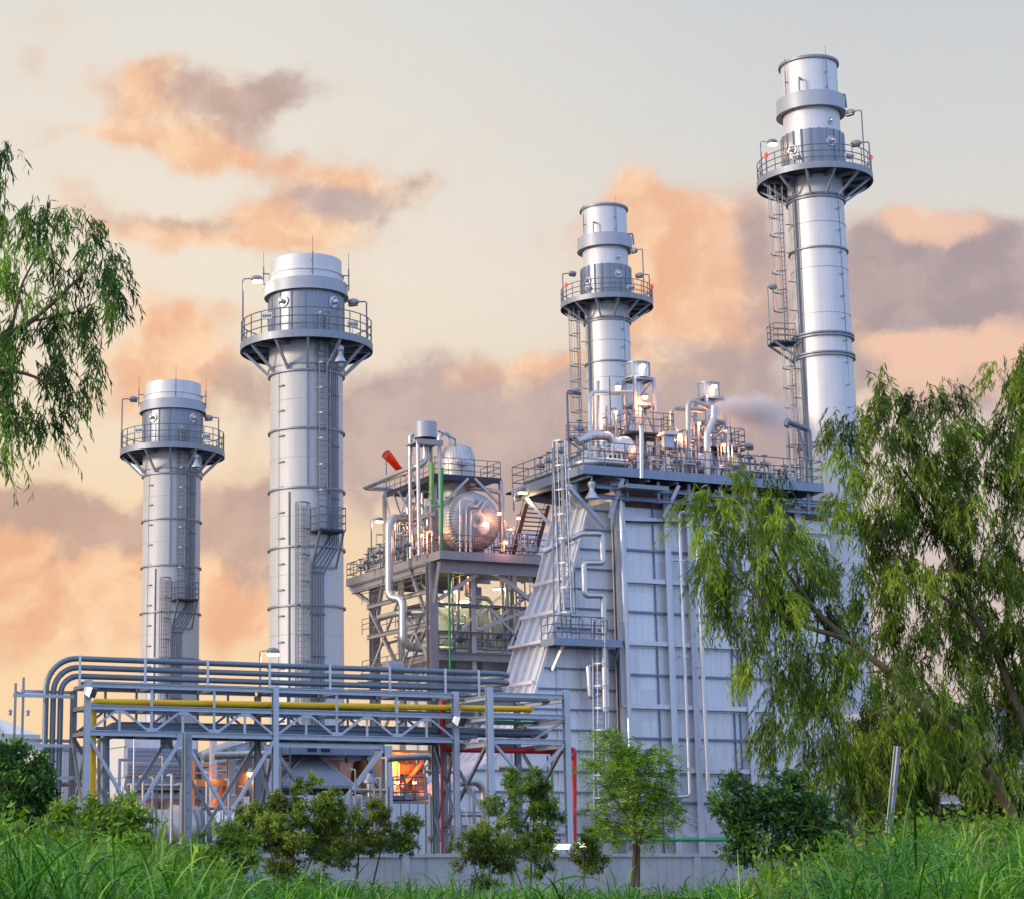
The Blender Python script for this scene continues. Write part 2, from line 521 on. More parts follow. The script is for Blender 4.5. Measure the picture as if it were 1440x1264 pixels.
leftish = wt.smooth(u, ray(560, 600).x, ray(200, 600).x)
greyc = wt.mix(rightish, rgb(190, 166, 162), rgb(166, 148, 154))
greyc = wt.mix(leftish, greyc, rgb(198, 162, 146))
greyc = wt.mix(wt.smooth(relief, -.35, .4), wt.mix(.22, greyc, rgb(150, 130, 132)), wt.mix(.25, greyc, rgb(226, 200, 186)))
warmc = wt.mix(wt.smooth(relief, -.35, .4), rgb(238, 178, 140), rgb(255, 212, 172))
warmc = wt.mix(rightish, warmc, rgb(242, 196, 170))
cloudc = wt.mix(warmth, greyc, warmc)
cloudc = wt.mix(wt.math('MULTIPLY', rim, .8), cloudc, rgb(255, 226, 196))
veil = wt.mix(.5, base, wt.mix(leftish, rgb(228, 204, 192), rgb(250, 210, 172)))
s1 = wt.mix(wt.math('MULTIPLY', thin, .5), base, veil)
front_sky = wt.mix(wt.math('MULTIPLY', cover, .86), s1, cloudc)
# the rest of the dome: clear dusk blue away from the sunset, from the physical sky
sky = wt.new('ShaderNodeTexSky', sky_type='NISHITA', sun_disc=False, sun_elevation=SUN_EL, sun_rotation=SUN_AZ, air_density=1.0, dust_density=1.5, ozone_density=3.0)
nsky = wt.vmath('SCALE', sky.outputs[0]); nsky.inputs[3].default_value = .10
cl2 = wt.noise(D, 2.4, 6, .6)
backc = wt.mix(wt.smooth(cl2.outputs[0], .46, .68), wt.mix(.85, nsky.outputs[0], (.56, .80, 1.36, 1)), (.98, 1.10, 1.42, 1))
warm_side = wt.smooth(wt.math('MULTIPLY', sep.outputs[0], -1.0), .05, .95)
backc = wt.mix(wt.math('MULTIPLY', warm_side, .8), backc, (1.30, 1.14, 1.06, 1))
fm = wt.math('MULTIPLY', wt.smooth(sep.outputs[1], .25, .62), wt.math('SUBTRACT', 1.0, wt.smooth(sep.outputs[2], .5, .85)))
skyc = wt.mix(fm, backc, front_sky)
wt.link(skyc, bg.inputs[0]); bg.inputs[1].default_value = 1.0
world.cycles.sampling_method = 'MANUAL'; world.cycles.sample_map_resolution = 512

sun_d = bpy.data.lights.new('sun', 'SUN'); sun_d.energy = 2.3; sun_d.angle = R(9); sun_d.color = (1.0, .80, .60)
sun = bpy.data.objects.new('sun', sun_d); COL.objects.link(sun)
sd = Vector((math.sin(SUN_AZ) * math.cos(SUN_EL), math.cos(SUN_AZ) * math.cos(SUN_EL), math.sin(SUN_EL)))
sun.rotation_euler = (-sd).to_track_quat('-Z', 'Y').to_euler()
sun.location = sd * 300

vs = scene.view_settings
scene.display_settings.display_device = 'sRGB'
vs.view_transform = 'Standard'; vs.look = 'None'; vs.exposure = 0; vs.gamma = 1
cy = scene.cycles
cy.max_bounces = 7; cy.diffuse_bounces = 3; cy.glossy_bounces = 4; cy.transmission_bounces = 4; cy.transparent_max_bounces = 8; cy.volume_bounces = 1
cy.use_denoising = True; cy.sample_clamp_indirect = 4.0; cy.caustics_reflective = False; cy.caustics_refractive = False
# ------------------------------------------------------------------ exhaust stacks
def pt_c(c, ang, r, z):
    return Vector((c.x + math.cos(ang) * r, c.y + math.sin(ang) * r, z))

def zat(py, Y, off):
    """height of a mark seen at py on the near side of a round thing whose axis is at Y"""
    return P(CX, py, Y - off).z

def lamp_post(root, c, ang, rad, z0, z1, inward=.75, lit=False, name='lamp_post'):
    """mast on the platform's rim with a street-lamp head; part of the stack"""
    b = pt_c(c, ang, rad, z0); t = pt_c(c, ang, rad, z1)
    inw = Vector((c.x - b.x, c.y - b.y, 0)).normalized()
    m = MB().pipe([b, t, t + inw * .45 + Z * .06], .045, .12, 6)
    post = build(name, m, 'rail', root)
    h = MB(); c0 = t + inw * .45 + Z * .05
    h.lathe(c0, inw + Z * .1, [(.05, 0), (.16, .12), (.2, .35), (.15, .6), (.03, .72)], 10)
    build('lamp_head', h, 'lamp_body', post)
    g = MB(); g.box(c0 + inw * .38 - Z * .15, inw * .25, inw.cross(Z) * .13, Z * .05)
    build('lamp_lens', g, 'lamp_warm' if lit else 'glass_dark', post)
    if lit: lamp(c0 + inw * .38 - Z * .32, (1, .62, .32), 90)

def platform(root, c, R0, R1, z_floor, z_top, z_rail, brace_z, nb=12, a_off=0.0, ladder_ang=None):
    """ring platform: deck with edge beam, railing, raking braces"""
    d = MB()
    d.lathe(c, Z, [(R0, z_floor + .3), (R1, z_floor + .3), (R1, z_floor), (R1 - .06, z_floor), (R1 - .06, z_floor + .24), (R0, z_floor + .24), (R0, z_floor + .3)], 64, caps=False)
    deck = build('platform_deck', d, 'deck_dark', root)
    e = MB().lathe(c, Z, [(R1 + .012, z_floor - .02), (R1 + .05, z_floor - .02), (R1 + .05, z_top), (R1 + .012, z_top), (R1 + .012, z_floor - .02)], 72, caps=False)
    build('toe_plate', e, 'galv', deck)
    for k in range(nb):
        a = a_off + 2 * math.pi * k / nb
        j = MB().ibeam(pt_c(c, a, R0 + .02, z_floor + .1), pt_c(c, a, R1 - .05, z_floor + .1), .12, .2, side=Vector((-math.sin(a), math.cos(a), 0)))
        build('deck_beam', j, 'steel_blue', deck)
    rl = MB()
    base = z_floor + .3
    for zz in (z_rail, base + (z_rail - base) * .66, base + (z_rail - base) * .34):
        rl.arc(c, R1 - .02, zz, .03, 72)
    n = 26
    for k in range(n):
        a = 2 * math.pi * k / n + .1
        rl.tube([pt_c(c, a, R1 - .02, base - .2), pt_c(c, a, R1 - .02, z_rail)], .032, 6)
    rail_o = build('railing', rl, 'rail', root)
    for k in range(nb):
        a = a_off + 2 * math.pi * k / nb
        b = MB().bar(pt_c(c, a, R0 - .02, brace_z), pt_c(c, a, R1 - .12, z_floor + .04), .13, .13)
        build('brace', b, 'galv_light', root)
    return deck, rail_o

def shell_rings(root, c, zs, Rr, dbl=()):
    for z in zs:
        m = MB().lathe(c, Z, [(Rr - .02, z - .05), (Rr + .13, z - .05), (Rr + .13, z + .05), (Rr - .02, z + .05)], 64, caps=False)
        build('stiffener_ring', m, 'galv', root)

def rod(root, c, ang, r, z0, z1):
    m = MB()
    m.tube([pt_c(c, ang, r, z0), pt_c(c, ang, r, z1 - .9)], .035, 6)
    m.tube([pt_c(c, ang, r, z1 - .9), pt_c(c, ang, r, z1)], .016, 5)
    for z in (z0 + .3, (z0 + z1) / 2 - .2):
        m.bar(pt_c(c, ang, r - .35, z), pt_c(c, ang, r + .05, z), .06)
    build('lightning_rod', m, 'rail', root)

def flood(root, p, dirv):
    """box floodlight clamped on the railing"""
    x, y, d = basis(dirv)
    b = MB().box(p, x * .3, d * .07, y * .18).bar(p - y * .18, p - y * .5, .05)
    o = build('floodlight', b, 'white_paint', root)
    g = MB()
    for k in (-.2, -.07, .07, .2):
        g.box(p + d * .085 + x * k, x * .03, d * .015, y * .07)
    build('floodlight_lens', g, 'glass_dark', o)

def porthole(root, c, ang, r, z, rad=.34):
    o = pt_c(c, ang, r, z); d = Vector((math.cos(ang), math.sin(ang), 0))
    m = MB().lathe(o - d * .1, d, [(rad, 0), (rad, .16), (rad * .84, .17), (rad * .8, .12), (rad * .45, .12), (rad * .42, .34), (rad * .2, .42), (0, .43)], 20)
    build('inspection_port', m, 'insul', root)

FRONT = -math.pi / 2          # towards the viewer
def stack_angle(c, px, py, r):
    """angle on the near side of a cylinder where the pixel column px falls"""
    d = ray(px, py); 
    x = d.x * (c.y - r * .8) - c.x
    return FRONT + math.asin(max(-.99, min(.99, x / r)))

def bypass_stack(px, Y, label, lit):
    k = Y / 110.0     # the two are the same make: marks read on the near one
    d = ray(px, HOR); c = Vector((d.x * Y, Y, 0))
    Yn = 110.0
    z = lambda py, off=2.06: zat(py, Yn, off)
    root = thing('bypass_stack', c, label, 'chimney', 'bypass stacks of the gas turbines')
    Rb = 2.06
    m = MB().lathe(c, Z, [(Rb, 0), (Rb, z(520)), (Rb + .09, z(515)), (2.13, z(473)), (2.13, z(407)), (2.13, z(400))], 72)
    for i in range(15):                                    # welded seams between the courses
        zz = z(520) - 1.62 - i * 3.27
        if zz > .5: m.lathe(c, Z, [(Rb + .004, zz - .012), (Rb + .016, zz), (Rb + .004, zz + .012)], 64, caps=False)
    shell = build('shell', m, 'clad', root)
    s = MB()                                               # long standing seams and step pegs on the sheet
    a1 = FRONT + .02; a2 = FRONT - .48; a3 = FRONT - .84
    s.tube([pt_c(c, a1, Rb + .04, z(684)), pt_c(c, a1, Rb + .04, z(478))], .045, 5)
    s.tube([pt_c(c, a2, Rb + .03, .5), pt_c(c, a2, Rb + .03, z(690))], .05, 5)
    s.tube([pt_c(c, a3, Rb + .01, .5), pt_c(c, a3, Rb + .01, z(520))], .02, 4)
    zz = z(540)
    while zz > 1:
        t = Vector((-math.sin(a3), math.cos(a3), 0))
        p = pt_c(c, a3, Rb + .05, zz); s.bar(p - t * .02, p + t * .42, .09, .07)
        zz -= 1.43
    build('standing_seam', s, 'galv', shell)
    shell_rings(root, c, [z(520), z(511), z(601), z(684), z(767), z(850)] + [z(850) - 3.27 * i for i in range(1, 5)], Rb)
    # head: ribbed section, rain collar, outlet
    h = MB().lathe(c, Z, [(2.16, z(474)), (2.16, z(405))], 64)
    for i in range(18):
        a = 2 * math.pi * i / 18 + .12
        h.bar(pt_c(c, a, 2.16, z(474)), pt_c(c, a, 2.16, z(405)), .09, .09)
    build('ribbed_section', h, 'clad_dark', root)
    cl = MB().lathe(c, Z, [(2.1, z(407) + .02), (2.37, z(407)), (2.37, z(389.5)), (2.12, z(388.5) + .02)], 64, caps=False)
    cl.lathe(c, Z, [(2.37, z(407) + .003), (2.42, z(407) + .003), (2.42, z(407) + .07), (2.37, z(407) + .07)], 64, caps=False)
    build('rain_collar', cl, 'silencer', root)
    o = MB().lathe(c, Z, [(2.10, z(389.5) - .3), (2.10, z(377)), (2.02, z(376)), (2.02, z(355.5)), (1.92, z(355.5)), (1.92, z(389))], 64, caps=False)
    o.lathe(c, Z, [(2.03, z(378)), (2.15, z(378)), (2.15, z(376)), (2.03, z(376))], 64, caps=False)
    build('outlet', o, 'clad', root)
    for dx in (-.52, .62):
        porthole(root, c, FRONT + dx * 1.25, 2.16, z(422))
    zf, zt, zr = z(473, 3.73), z(463, 3.73), z(431.5, 3.73)
    platform(root, c, Rb, 3.73, zf, zt, zr, z(520), 12, FRONT + .02)
    # gate loops and floodlights on the railing
    flood(root, pt_c(c, FRONT - .62, 3.75, zr - .35), Vector((-.3, -1, -.1)))
    flood(root, pt_c(c, FRONT + .75, 3.75, zr - .75), Vector((.3, -1, -.1)))
    lamp_post(root, c, FRONT - 1.32, 3.72, zf, z(374, 3.6) , lit=lit)
    lamp_post(root, c, FRONT + 1.14, 3.72, zf, z(401, 3.6) - .4)
    rod(root, c, FRONT - 1.35, 2.5, z(397), z(343))
    rod(root, c, FRONT + .14, 2.46, z(389), z(335))
    rod(root, c, FRONT + 1.3, 2.5, z(400), z(347))
    # ladder from the landing to the platform, in its cage
    al = FRONT + .40
    side = Vector((-math.sin(al), math.cos(al), 0)); out = Vector((math.cos(al), math.sin(al), 0))
    zl = z(746, 2.6)
    b0 = pt_c(c, al, Rb + .18, zl); b1 = pt_c(c, al, Rb + .18, zr)
    lad = build('ladder', ladder(MB(), b0, b1, side, out, .5), 'rail', root)
    build('ladder_cage', cage(MB(), b0 + Z * 2.3, b1, side, out, .82, .85, 1.5), 'rail', lad)
    al2 = FRONT - .10
    side2 = Vector((-math.sin(al2), math.cos(al2), 0)); out2 = Vector((math.cos(al2), math.sin(al2), 0))
    b0 = pt_c(c, al2, Rb + .18, 1.0); b1 = pt_c(c, al2, Rb + .18, z(707, 2.4))
    lad = build('ladder', ladder(MB(), b0, b1, side2, out2, .5), 'rail', root)
    build('ladder_cage', cage(MB(), b0 + Z * 2.3, b1, side2, out2, .78, .8, 1.5), 'rail', lad)
    # landing between the two ladders
    L = pt_c(c, al + .02, Rb, zl)
    lm = MB().box(L + out * .6 + side * .1, side * .78, out * .6, Z * .06)
    land = build('landing', lm, 'deck_dark', root)
    lb = MB()
    for sg in (-1, 1):
        e = L + side * (.1 + sg * .7)
        lb.bar(e + out * 1.15, e - Z * 1.9 + out * .05, .1)
        lb.bar(e, e + out * 1.2, .12)
    lb.bar(L - Z * 1.9 + side * .9, L - Z * 1.9 - side * .6, .1)
    build('bracket', lb, 'galv', land)
    lr_ = MB()
    f = [L + side * -.68, L + side * -.68 + out * 1.2, L + side * .88 + out * 1.2, L + side * .88]
    railing(lr_, f, 1.25, .03, .5)
    build('landing_rail', lr_, 'rail', land)
    # cable bundle: straight down from the platform, swinging under the landing to the lower run
    cb = MB()
    for i in range(5):
        a = FRONT + .64 + i * .075
        a4 = FRONT + .13 + i * .075
        path = [pt_c(c, a, Rb + .1, zf), pt_c(c, a, Rb + .1, zl - .25 - i * .12), pt_c(c, a4, Rb + .12, zl - 1.7 - i * .14), pt_c(c, a4, Rb + .1, 1)]
        cb.pipe(path, .035 if i else .06, .5, 6)
    zz = zl - 2.2
    while zz > 2:
        cb.bar(pt_c(c, FRONT + .08, Rb + .08, zz), pt_c(c, FRONT + .5, Rb + .08, zz), .07); zz -= 2.3
    zz = zl + 2
    while zz < zf:
        cb.bar(pt_c(c, FRONT + .6, Rb + .08, zz), pt_c(c, FRONT + 1.02, Rb + .08, zz), .07); zz += 2.9
    build('cable_run', cb, 'rail', root)
    # siren under the platform rim
    sp = pt_c(c, FRONT + .62, 3.2, zf)
    build('siren', MB().lathe(sp, -Z, [(.03, 0), (.03, .25), (.2, .3), (.22, .5), (.12, .62), (.14, .8), (.34, 1.15), (.34, 1.2)], 14), 'galv_light', root)
    return root

def main_stack(px, Y, label, lit):
    d = ray(px, HOR); c = Vector((d.x * Y, Y, 0))
    Yn = 123.5
    z = lambda py, off=1.8: zat(py, Yn, off)
    root = thing('main_stack', c, label, 'chimney', 'main stacks behind the boilers')
    Rb = 1.76
    m = MB().lathe(c, Z, [(Rb + .15, 0), (Rb + .12, z(640)), (Rb + .02, z(470)), (Rb, z(275)), (Rb, z(226))], 72)
    for i in range(14):
        zz = z(310) - i * 3.0
        if zz > 1: m.lathe(c, Z, [(Rb + .02, zz - .012), (Rb + .05, zz), (Rb + .02, zz + .012)], 64, caps=False)
    shell = build('shell', m, 'clad', root)
    s = MB(); a3 = FRONT + .66
    s.tube([pt_c(c, a3, Rb + .12, 3), pt_c(c, a3, Rb + .01, z(280))], .022, 4)
    zz = z(292)
    while zz > 3:
        t = Vector((-math.sin(a3), math.cos(a3), 0)); p = pt_c(c, a3, Rb + .08, zz)
        s.bar(p - t * .3, p + t * .02 + Z * .1, .08, .07); zz -= 1.45
    build('standing_seam', s, 'galv', shell)
    shell_rings(root, c, [z(275), z(271), z(346)], Rb)
    shell_rings(root, c, [z(466), z(470), z(494), z(498), z(620), z(625), z(745), z(749)], Rb + .06)
    h = MB().lathe(c, Z, [(1.97, z(236)), (1.97, z(181)), (1.8, z(180))], 64)
    for i in range(22):
        a = 2 * math.pi * i / 22 + .1
        h.bar(pt_c(c, a, 1.98, z(236)), pt_c(c, a, 1.98, z(180.5)), .1, .13)
    build('ribbed_section', h, 'clad_dark', root)
    o = MB().lathe(c, Z, [(1.80, z(183)), (1.80, z(77)), (1.72, z(77)), (1.72, z(100))], 64, caps=False)
    build('outlet', o, 'clad', root)
    o = MB().lathe(c, Z, [(1.79, z(81)), (1.94, z(81)), (1.94, z(77.5)), (1.79, z(77.5))], 64, caps=False)
    build('rim_flange', o, 'galv', root)
    cl = MB().lathe(c, Z, [(1.85, z(151) + .1), (2.18, z(150)), (2.18, z(128.5)), (1.84, z(127.5))], 64, caps=False)
    cl.lathe(c, Z, [(2.18, z(150)), (2.23, z(150)), (2.23, z(150) + .06), (2.18, z(150) + .06)], 64, caps=False)
    build('rain_collar', cl, 'silencer', root)
    porthole(root, c, FRONT + .42, 1.8, z(169), .2)
    porthole(root, c, FRONT + .36, 1.99, z(199), .33)
    porthole(root, c, FRONT - .95, 1.99, z(207), .33)
    for ang, py in ((FRONT - .55, 110), (FRONT + 1.5, 120)):
        v = MB()
        p = pt_c(c, ang, 1.8, z(py)); dd = Vector((math.cos(ang), math.sin(ang), 0))
        v.pipe([p, p + dd * .45, p + dd * .5 - Z * .9], .07, .1, 6)
        build('sample_nozzle', v, 'lamp_body', root)
    R1 = 3.62
    zf, zt, zr = z(235, R1), z(226.5, R1), z(202, R1)
    platform(root, c, Rb, R1, zf, zt, zr, z(274), 12, FRONT + .12)
    rod(root, c, FRONT - 1.12, 1.98, z(135), z(74))
    rod(root, c, FRONT + .33, 1.98, z(128), z(66))
    flood(root, pt_c(c, FRONT - .55, R1 - .1, zr - .7), Vector((-.4, -1, -.1)))
    flood(root, pt_c(c, FRONT + .42, R1 - .1, zr - .7), Vector((.2, -1, -.1)))
    lamp_post(root, c, FRONT - 1.38, R1, zf, z(167, 3.4) - .6, lit=lit)
    lamp_post(root, c, FRONT + .78, R1, zf, z(144, 3.2) - .3)
    lamp_post(root, c, FRONT + 1.05, R1, zf, z(181, 3.2) - .4)
    for ang, py in ((FRONT - 1.2, 205), (FRONT + 1.4, 203)):
        p = pt_c(c, ang, R1, 0)
        m = MB().tube([pt_c(c, ang, R1, zf), pt_c(c, ang, R1, z(py, 3.0) - .2)], .03, 6)
        ob = build('beacon_post', m, 'rail', root)
        q = pt_c(c, ang, R1, z(py, 3.0) - .2)
        build('beacon_lamp', MB().lathe(q, Z, [(.08, 0), (.13, .06), (.14, .22), (.08, .32), (0, .34)], 12), 'lamp_red', ob)
    # caged ladder standing off the left flank, with a rest landing
    al = math.pi - .30
    out = Vector((math.cos(al), math.sin(al), 0)); side = Vector((-math.sin(al), math.cos(al), 0))
    al = math.pi + .12
    out = Vector((math.cos(al), math.sin(al), 0)); side = Vector((-math.sin(al), math.cos(al), 0))
    zl = z(483, .5)
    b0 = pt_c(c, al, Rb + .62, zl); b1 = pt_c(c, al, Rb + .62, zf + .3)
    lad = build('ladder', ladder(MB(), b0, b1, side, out, .5), 'rail', root)
    build('ladder_cage', cage(MB(), b0 + Z * 2.2, b1, side, out, .95, 1.0, 1.25, straps=6), 'rail', lad)
    b0 = pt_c(c, al, Rb + .3, 2); b1 = pt_c(c, al, Rb + .3, zl + 1)
    lad = build('ladder', ladder(MB(), b0, b1, side, out, .5), 'rail', root)
    build('ladder_cage', cage(MB(), b0 + Z * 2.2, b1 - Z * 1.3, side, out, .9, .9, 1.25, straps=6), 'rail', lad)
    L = pt_c(c, al, Rb, zl)
    lm = MB().box(L + out * .95, side * .6, out * .75, Z * .06)
    land = build('landing', lm, 'deck_dark', root)
    lb = MB()
    for sg in (-1, 1):
        e = L + side * sg * .55
        lb.bar(e + out * 1.65, e - Z * 1.1, .12); lb.bar(e, e + out * 1.7, .1)
    build('bracket', lb, 'galv', land)
    lr_ = MB(); railing(lr_, [L + side * -.6 + out * .3, L + side * -.6 + out * 1.7, L + side * .6 + out * 1.7, L + side * .6 + out * .3], 1.2, .03, .6)
    build('landing_rail', lr_, 'rail', land)
    lp = MB().pipe([L + out * 1.75, L + out * 1.75 + Z * 3.8, L + out * 1.4 + Z * 3.75], .04, .1, 6)
    lp.lathe(L + out * 1.5 + Z * 3.75, -out, [(.05, -.2), (.2, 0), (.2, .3), (.03, .4)], 8)
    build('landing_lamp', lp, 'lamp_body', land)
    cb = MB()
    for i in range(3):
        a = math.pi + .45 + i * .09
        cb.tube([pt_c(c, a, Rb + .16, 2), pt_c(c, a, Rb + .12, zf)], .06 if i == 1 else .035, 6)
    zz = zf - 1
    while zz > 3:
        cb.bar(pt_c(c, math.pi + .35, Rb + .02, zz), pt_c(c, math.pi + .35, Rb + .62, zz), .05); zz -= 1.9
    build('cable_run', cb, 'rail', root)
    return root

bypass_stack(431.5, 110, 'tall thick silver bypass chimney with a lit lamp, in front of its lower twin', True)
bypass_stack(235.5, 141, 'shorter looking bypass chimney further back at the far end of the plant, lamps unlit', False)
main_stack(1195, 123.5, 'tallest slender silver chimney with red beacons and a lit lamp, behind the pale boiler', True)
main_stack(877, 153.8, 'slender silver chimney with red beacons rising behind the roof pipework of the boiler', False)
# ------------------------------------------------------------------ the near boiler (tall clad box with sloped inlet duct)
_d = ray(879, HOR); UA = Frame((_d.x * 113, 113))
def SA(px, py, s=0.0): return UA.at_s(px, py, s)
def TA(px, py, t=0.0): return UA.at_t(px, py, t)
def ta(px, py, s=0.0): return UA.inv(SA(px, py, s))[0]
def za(px, py, s=0.0): return SA(px, py, s).z
LA = ta(1163, 700); W_A = 7.4
ZT = za(868, 690)
boiler = thing('boiler_house', UA(LA / 2, W_A / 2, 0), 'tall pale steel-clad boiler block with sloped inlet duct and loaded roof platform', 'boiler')
m = MB(); m.fbox(UA, 0, LA, 0, W_A, 0, ZT)
build('casing_wall', m, 'casing', boiler)
# horizontal stiffeners on the long side, every second one heavier; spaced as on the photograph
zs = []
y0 = za(905, 1172); step = (za(908, 861) - za(908, 1128)) / 6
zz = za(908, 1128) - step
k = 0
while zz < ZT - .3:
    heavy = k % 2 == 0
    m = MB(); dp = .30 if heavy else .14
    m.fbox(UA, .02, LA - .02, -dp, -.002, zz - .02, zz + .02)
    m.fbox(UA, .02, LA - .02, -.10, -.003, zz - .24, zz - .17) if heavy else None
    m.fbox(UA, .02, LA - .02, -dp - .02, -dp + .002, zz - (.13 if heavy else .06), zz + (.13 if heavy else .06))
    build('stiffener', m, 'casing_rib' if heavy else 'casing_shade_line', boiler)
    zs.append(zz); zz += step; k += 1
# panel seams and weld lines between the stiffeners
m = MB()
for i in range(8):
    t = 1.1 + i * (LA - 1.6) / 7
    m.fbox(UA, t - .01, t + .01, -.012, -.001, .5, ZT - .4)
build('panel_seam', m, 'casing_rib', boiler)
for px in (941, 973, 1049, 1085, 1128):
    t = ta(px, 960)
    c = MB()
    c.fbox(UA, t - .20, t + .20, -.42, -.37, 0, ZT + .3)
    c.fbox(UA, t - .05, t + .05, -.37, -.002, 0, ZT + .3)
    build('column', c, 'casing_rib', boiler)
c = MB(); c.fbox(UA, -.28, .32, -.62, -.05, 0, ZT + .5); build('column', c, 'casing_rib', boiler)
c = MB(); c.fbox(UA, -.34, -.285, -.66, -.2, 0, ZT + .2); build('corner_plate', c, 'insul_worn', boiler)
# stub plates and flanges beside the columns
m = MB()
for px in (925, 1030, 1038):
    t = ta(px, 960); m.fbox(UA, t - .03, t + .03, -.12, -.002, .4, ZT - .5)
build('edge_flange', m, 'casing_shade_line', boiler)
# ---- sloped inlet duct
prof_px = [(868, 704), (827, 712), (803, 807), (774, 897), (748, 985), (690, 1068), (612, 1114)]
prof = [UA.inv(SA(x, y, .25)) for x, y in prof_px]
prof = [(p[0], p[2]) for p in prof]
WD = 3.9
pts = [UA(t, .25, z) for t, z in prof] + [UA(prof[-1][0], .25, 0), UA(.02, .25, 0)]
pts[0] = UA(.02, .25, prof[0][1])
duct = build('inlet_duct', MB().prism(pts, Q * WD), 'casing', boiler)
def zprof(t):
    for (t0, z0), (t1, z1) in zip(prof, prof[1:]):
        if t1 <= t <= t0: return z1 + (z0 - z1) * (t - t1) / (t0 - t1)
    return prof[0][1]
def tprof(z):
    for (t0, z0), (t1, z1) in zip(prof, prof[1:]):
        if z1 <= z <= z0: return t1 + (t0 - t1) * (z - z1) / (z0 - z1)
    return prof[-1][0]
# ribs down the slope
for i in range(5):
    s = .32 + i * (WD - .2) / 4
    m = MB()
    for (t0, z0), (t1, z1) in zip(prof[1:], prof[2:]):
        dd = Vector((t1 - t0, z1 - z0)).normalized(); nrm = A * (dd.y) + Z * (-dd.x)
        nrm = (A * -abs(dd.y) + Z * abs(dd.x))
        p, q = UA(t0, s, z0), UA(t1, s, z1)
        h = .2
        m.hexa([p - Q * .05, p + Q * .05, p + Q * .05 + nrm * h, p - Q * .05 + nrm * h], [q - Q * .05, q + Q * .05, q + Q * .05 + nrm * h, q - Q * .05 + nrm * h])
    build('slope_rib', m, 'casing_warm', duct)
for py in (812, 760, 860, 960, 903):
    z = za(800, py, .25); t = tprof(z); w2 = (.5, .14) if py == 903 else (.10, .18)
    build('slope_purlin', MB().bar(UA(t - .32, .2, z), UA(t - .32, .25 + WD, z), *w2), 'casing_warm', duct)
# flat stiffeners on the duct's side
zz = .6; 
while zz < ZT - 1:
    t0 = tprof(zz) + .05
    m = MB(); m.fbox(UA, t0, -.02, .09, .248, zz - .04, zz + .04); build('duct_stiffener', m, 'casing_shade_line', duct)
    zz += 1.14
m = MB()
for px in (815, 785, 720, 660):
    t = ta(px, 1050, .25); m.fbox(UA, t - .035, t + .035, .12, .247, 0, max(1, zprof(t) - .2))
build('duct_seam', m, 'casing_rib', duct)
m = MB()
for (t0, z0), (t1, z1) in zip(prof[1:], prof[2:]):
    m.bar(UA(t0, .22, z0), UA(t1, .22, z1), .16, .22, up=Q)
build('duct_edge', m, 'casing_warm', duct)

# ---- roof platform
sE = -1.45
c0 = UA.inv(SA(821, 655, sE)); ZF = c0[2]           # floor edge at the near left corner
tE0 = c0[0]; tE1 = ta(1157, 691, sE)
far = UA.inv(TA(721, 697, tE0)); sF = far[1]
pd = MB()
pd.fbox(UA, tE0, tE1, sE, W_A + .6, ZF - .10, ZF)
deck = build('roof_deck', pd, 'deck_dark', boiler)
pd = MB(); pd.fbox(UA, tE0, tE0 + 2.3, W_A + .602, sF, ZF - .10, ZF); build('side_deck', pd, 'deck_dark', boiler)
e = MB()
e.fbox(UA, tE0 - .06, tE1 + .06, sE - .06, sE - .004, ZF - .42, ZF + .10)
e.fbox(UA, tE0 - .06, tE0 - .004, sE + .002, sF + .06, ZF - .42, ZF + .10)
e.fbox(UA, tE1 + .004, tE1 + .06, sE + .002, W_A + .6, ZF - .42, ZF + .10)
e.fbox(UA, tE0, tE0 + 2.3, sF + .004, sF + .06, ZF - .42, ZF + .10)
build('edge_beam', e, 'steel_blue', boiler)
for i in range(9):
    t = tE0 + .4 + i * (tE1 - tE0 - .8) / 8
    b = MB().ibeam(UA(t, sE + .05, ZF - .35), UA(t, W_A, ZF - .35), .2, .45, side=A)
    build('deck_beam', b, 'steel_blue', boiler)
rl = MB()
f = [UA(tE0 + 2.2, sF, ZF), UA(tE0, sF, ZF), UA(tE0, sE, ZF), UA(tE1, sE, ZF), UA(tE1, W_A + .5, ZF)]
railing(rl, f, 1.45, .032, 1.35, mids=2)
build('railing', rl, 'rail', boiler)
# gate loops on the railing
for px in (829, 915, 1110):
    rl = MB()
    t = ta(px, 660, sE)
    p = UA(t, sE - .02, ZF + .45)
    rl.pipe([p, p + Z * 1.0, p + Z * 1.0 + A * 1.1, p + A * 1.1, p], .03, .25, 6)
    build('gate_loop', rl, 'galv_light', boiler)
# lower ledge: pipes and trays that run along just under the platform
z1 = za(900, 688, -.9); z2 = za(900, 702, -.9)
for zz in (z1, z2):
    m = MB(); m.ibeam(UA(ta(838, 690, -.9), -.95, zz), UA(LA + 1.0, -.95, zz), .25, .22, side=Q); build('ledge_beam', m, 'steel_blue', boiler)
for i in range(8):
    m = MB()
    t = .3 + i * (LA - .3) / 7
    m.bar(UA(t, -.95, z2 - .15), UA(t, -.95, ZF - .45), .16)
    m.bar(UA(t, -.95, z2), UA(t, 0, z2), .16)
    build('hanger', m, 'steel_blue', boiler)
# knee braces
for a_, b_ in (((797, 682, -1.2), (851, 741, -.3)), ((876, 672, -1.2), (857, 728, -.6)), ((955, 682, -1.2), (934, 727, -.6)), ((1062, 692, -1.2), (1044, 735, -.6))):
    m = MB().bar(SA(*a_), SA(*b_), .24, .2); build('knee_brace', m, 'galv_light', boiler)
p = TA(741, 700, tE0 + .3); q = TA(787, 752, tE0 + 1.6)
build('knee_brace', MB().bar(p, q, .22, .2), 'galv_light', boiler)
build('knee_brace', MB().bar(UA(tE0 + .2, sF - .8, ZF - .5), UA(.1, sF - .8, ZF - .7), .22, .35), 'galv', boiler)
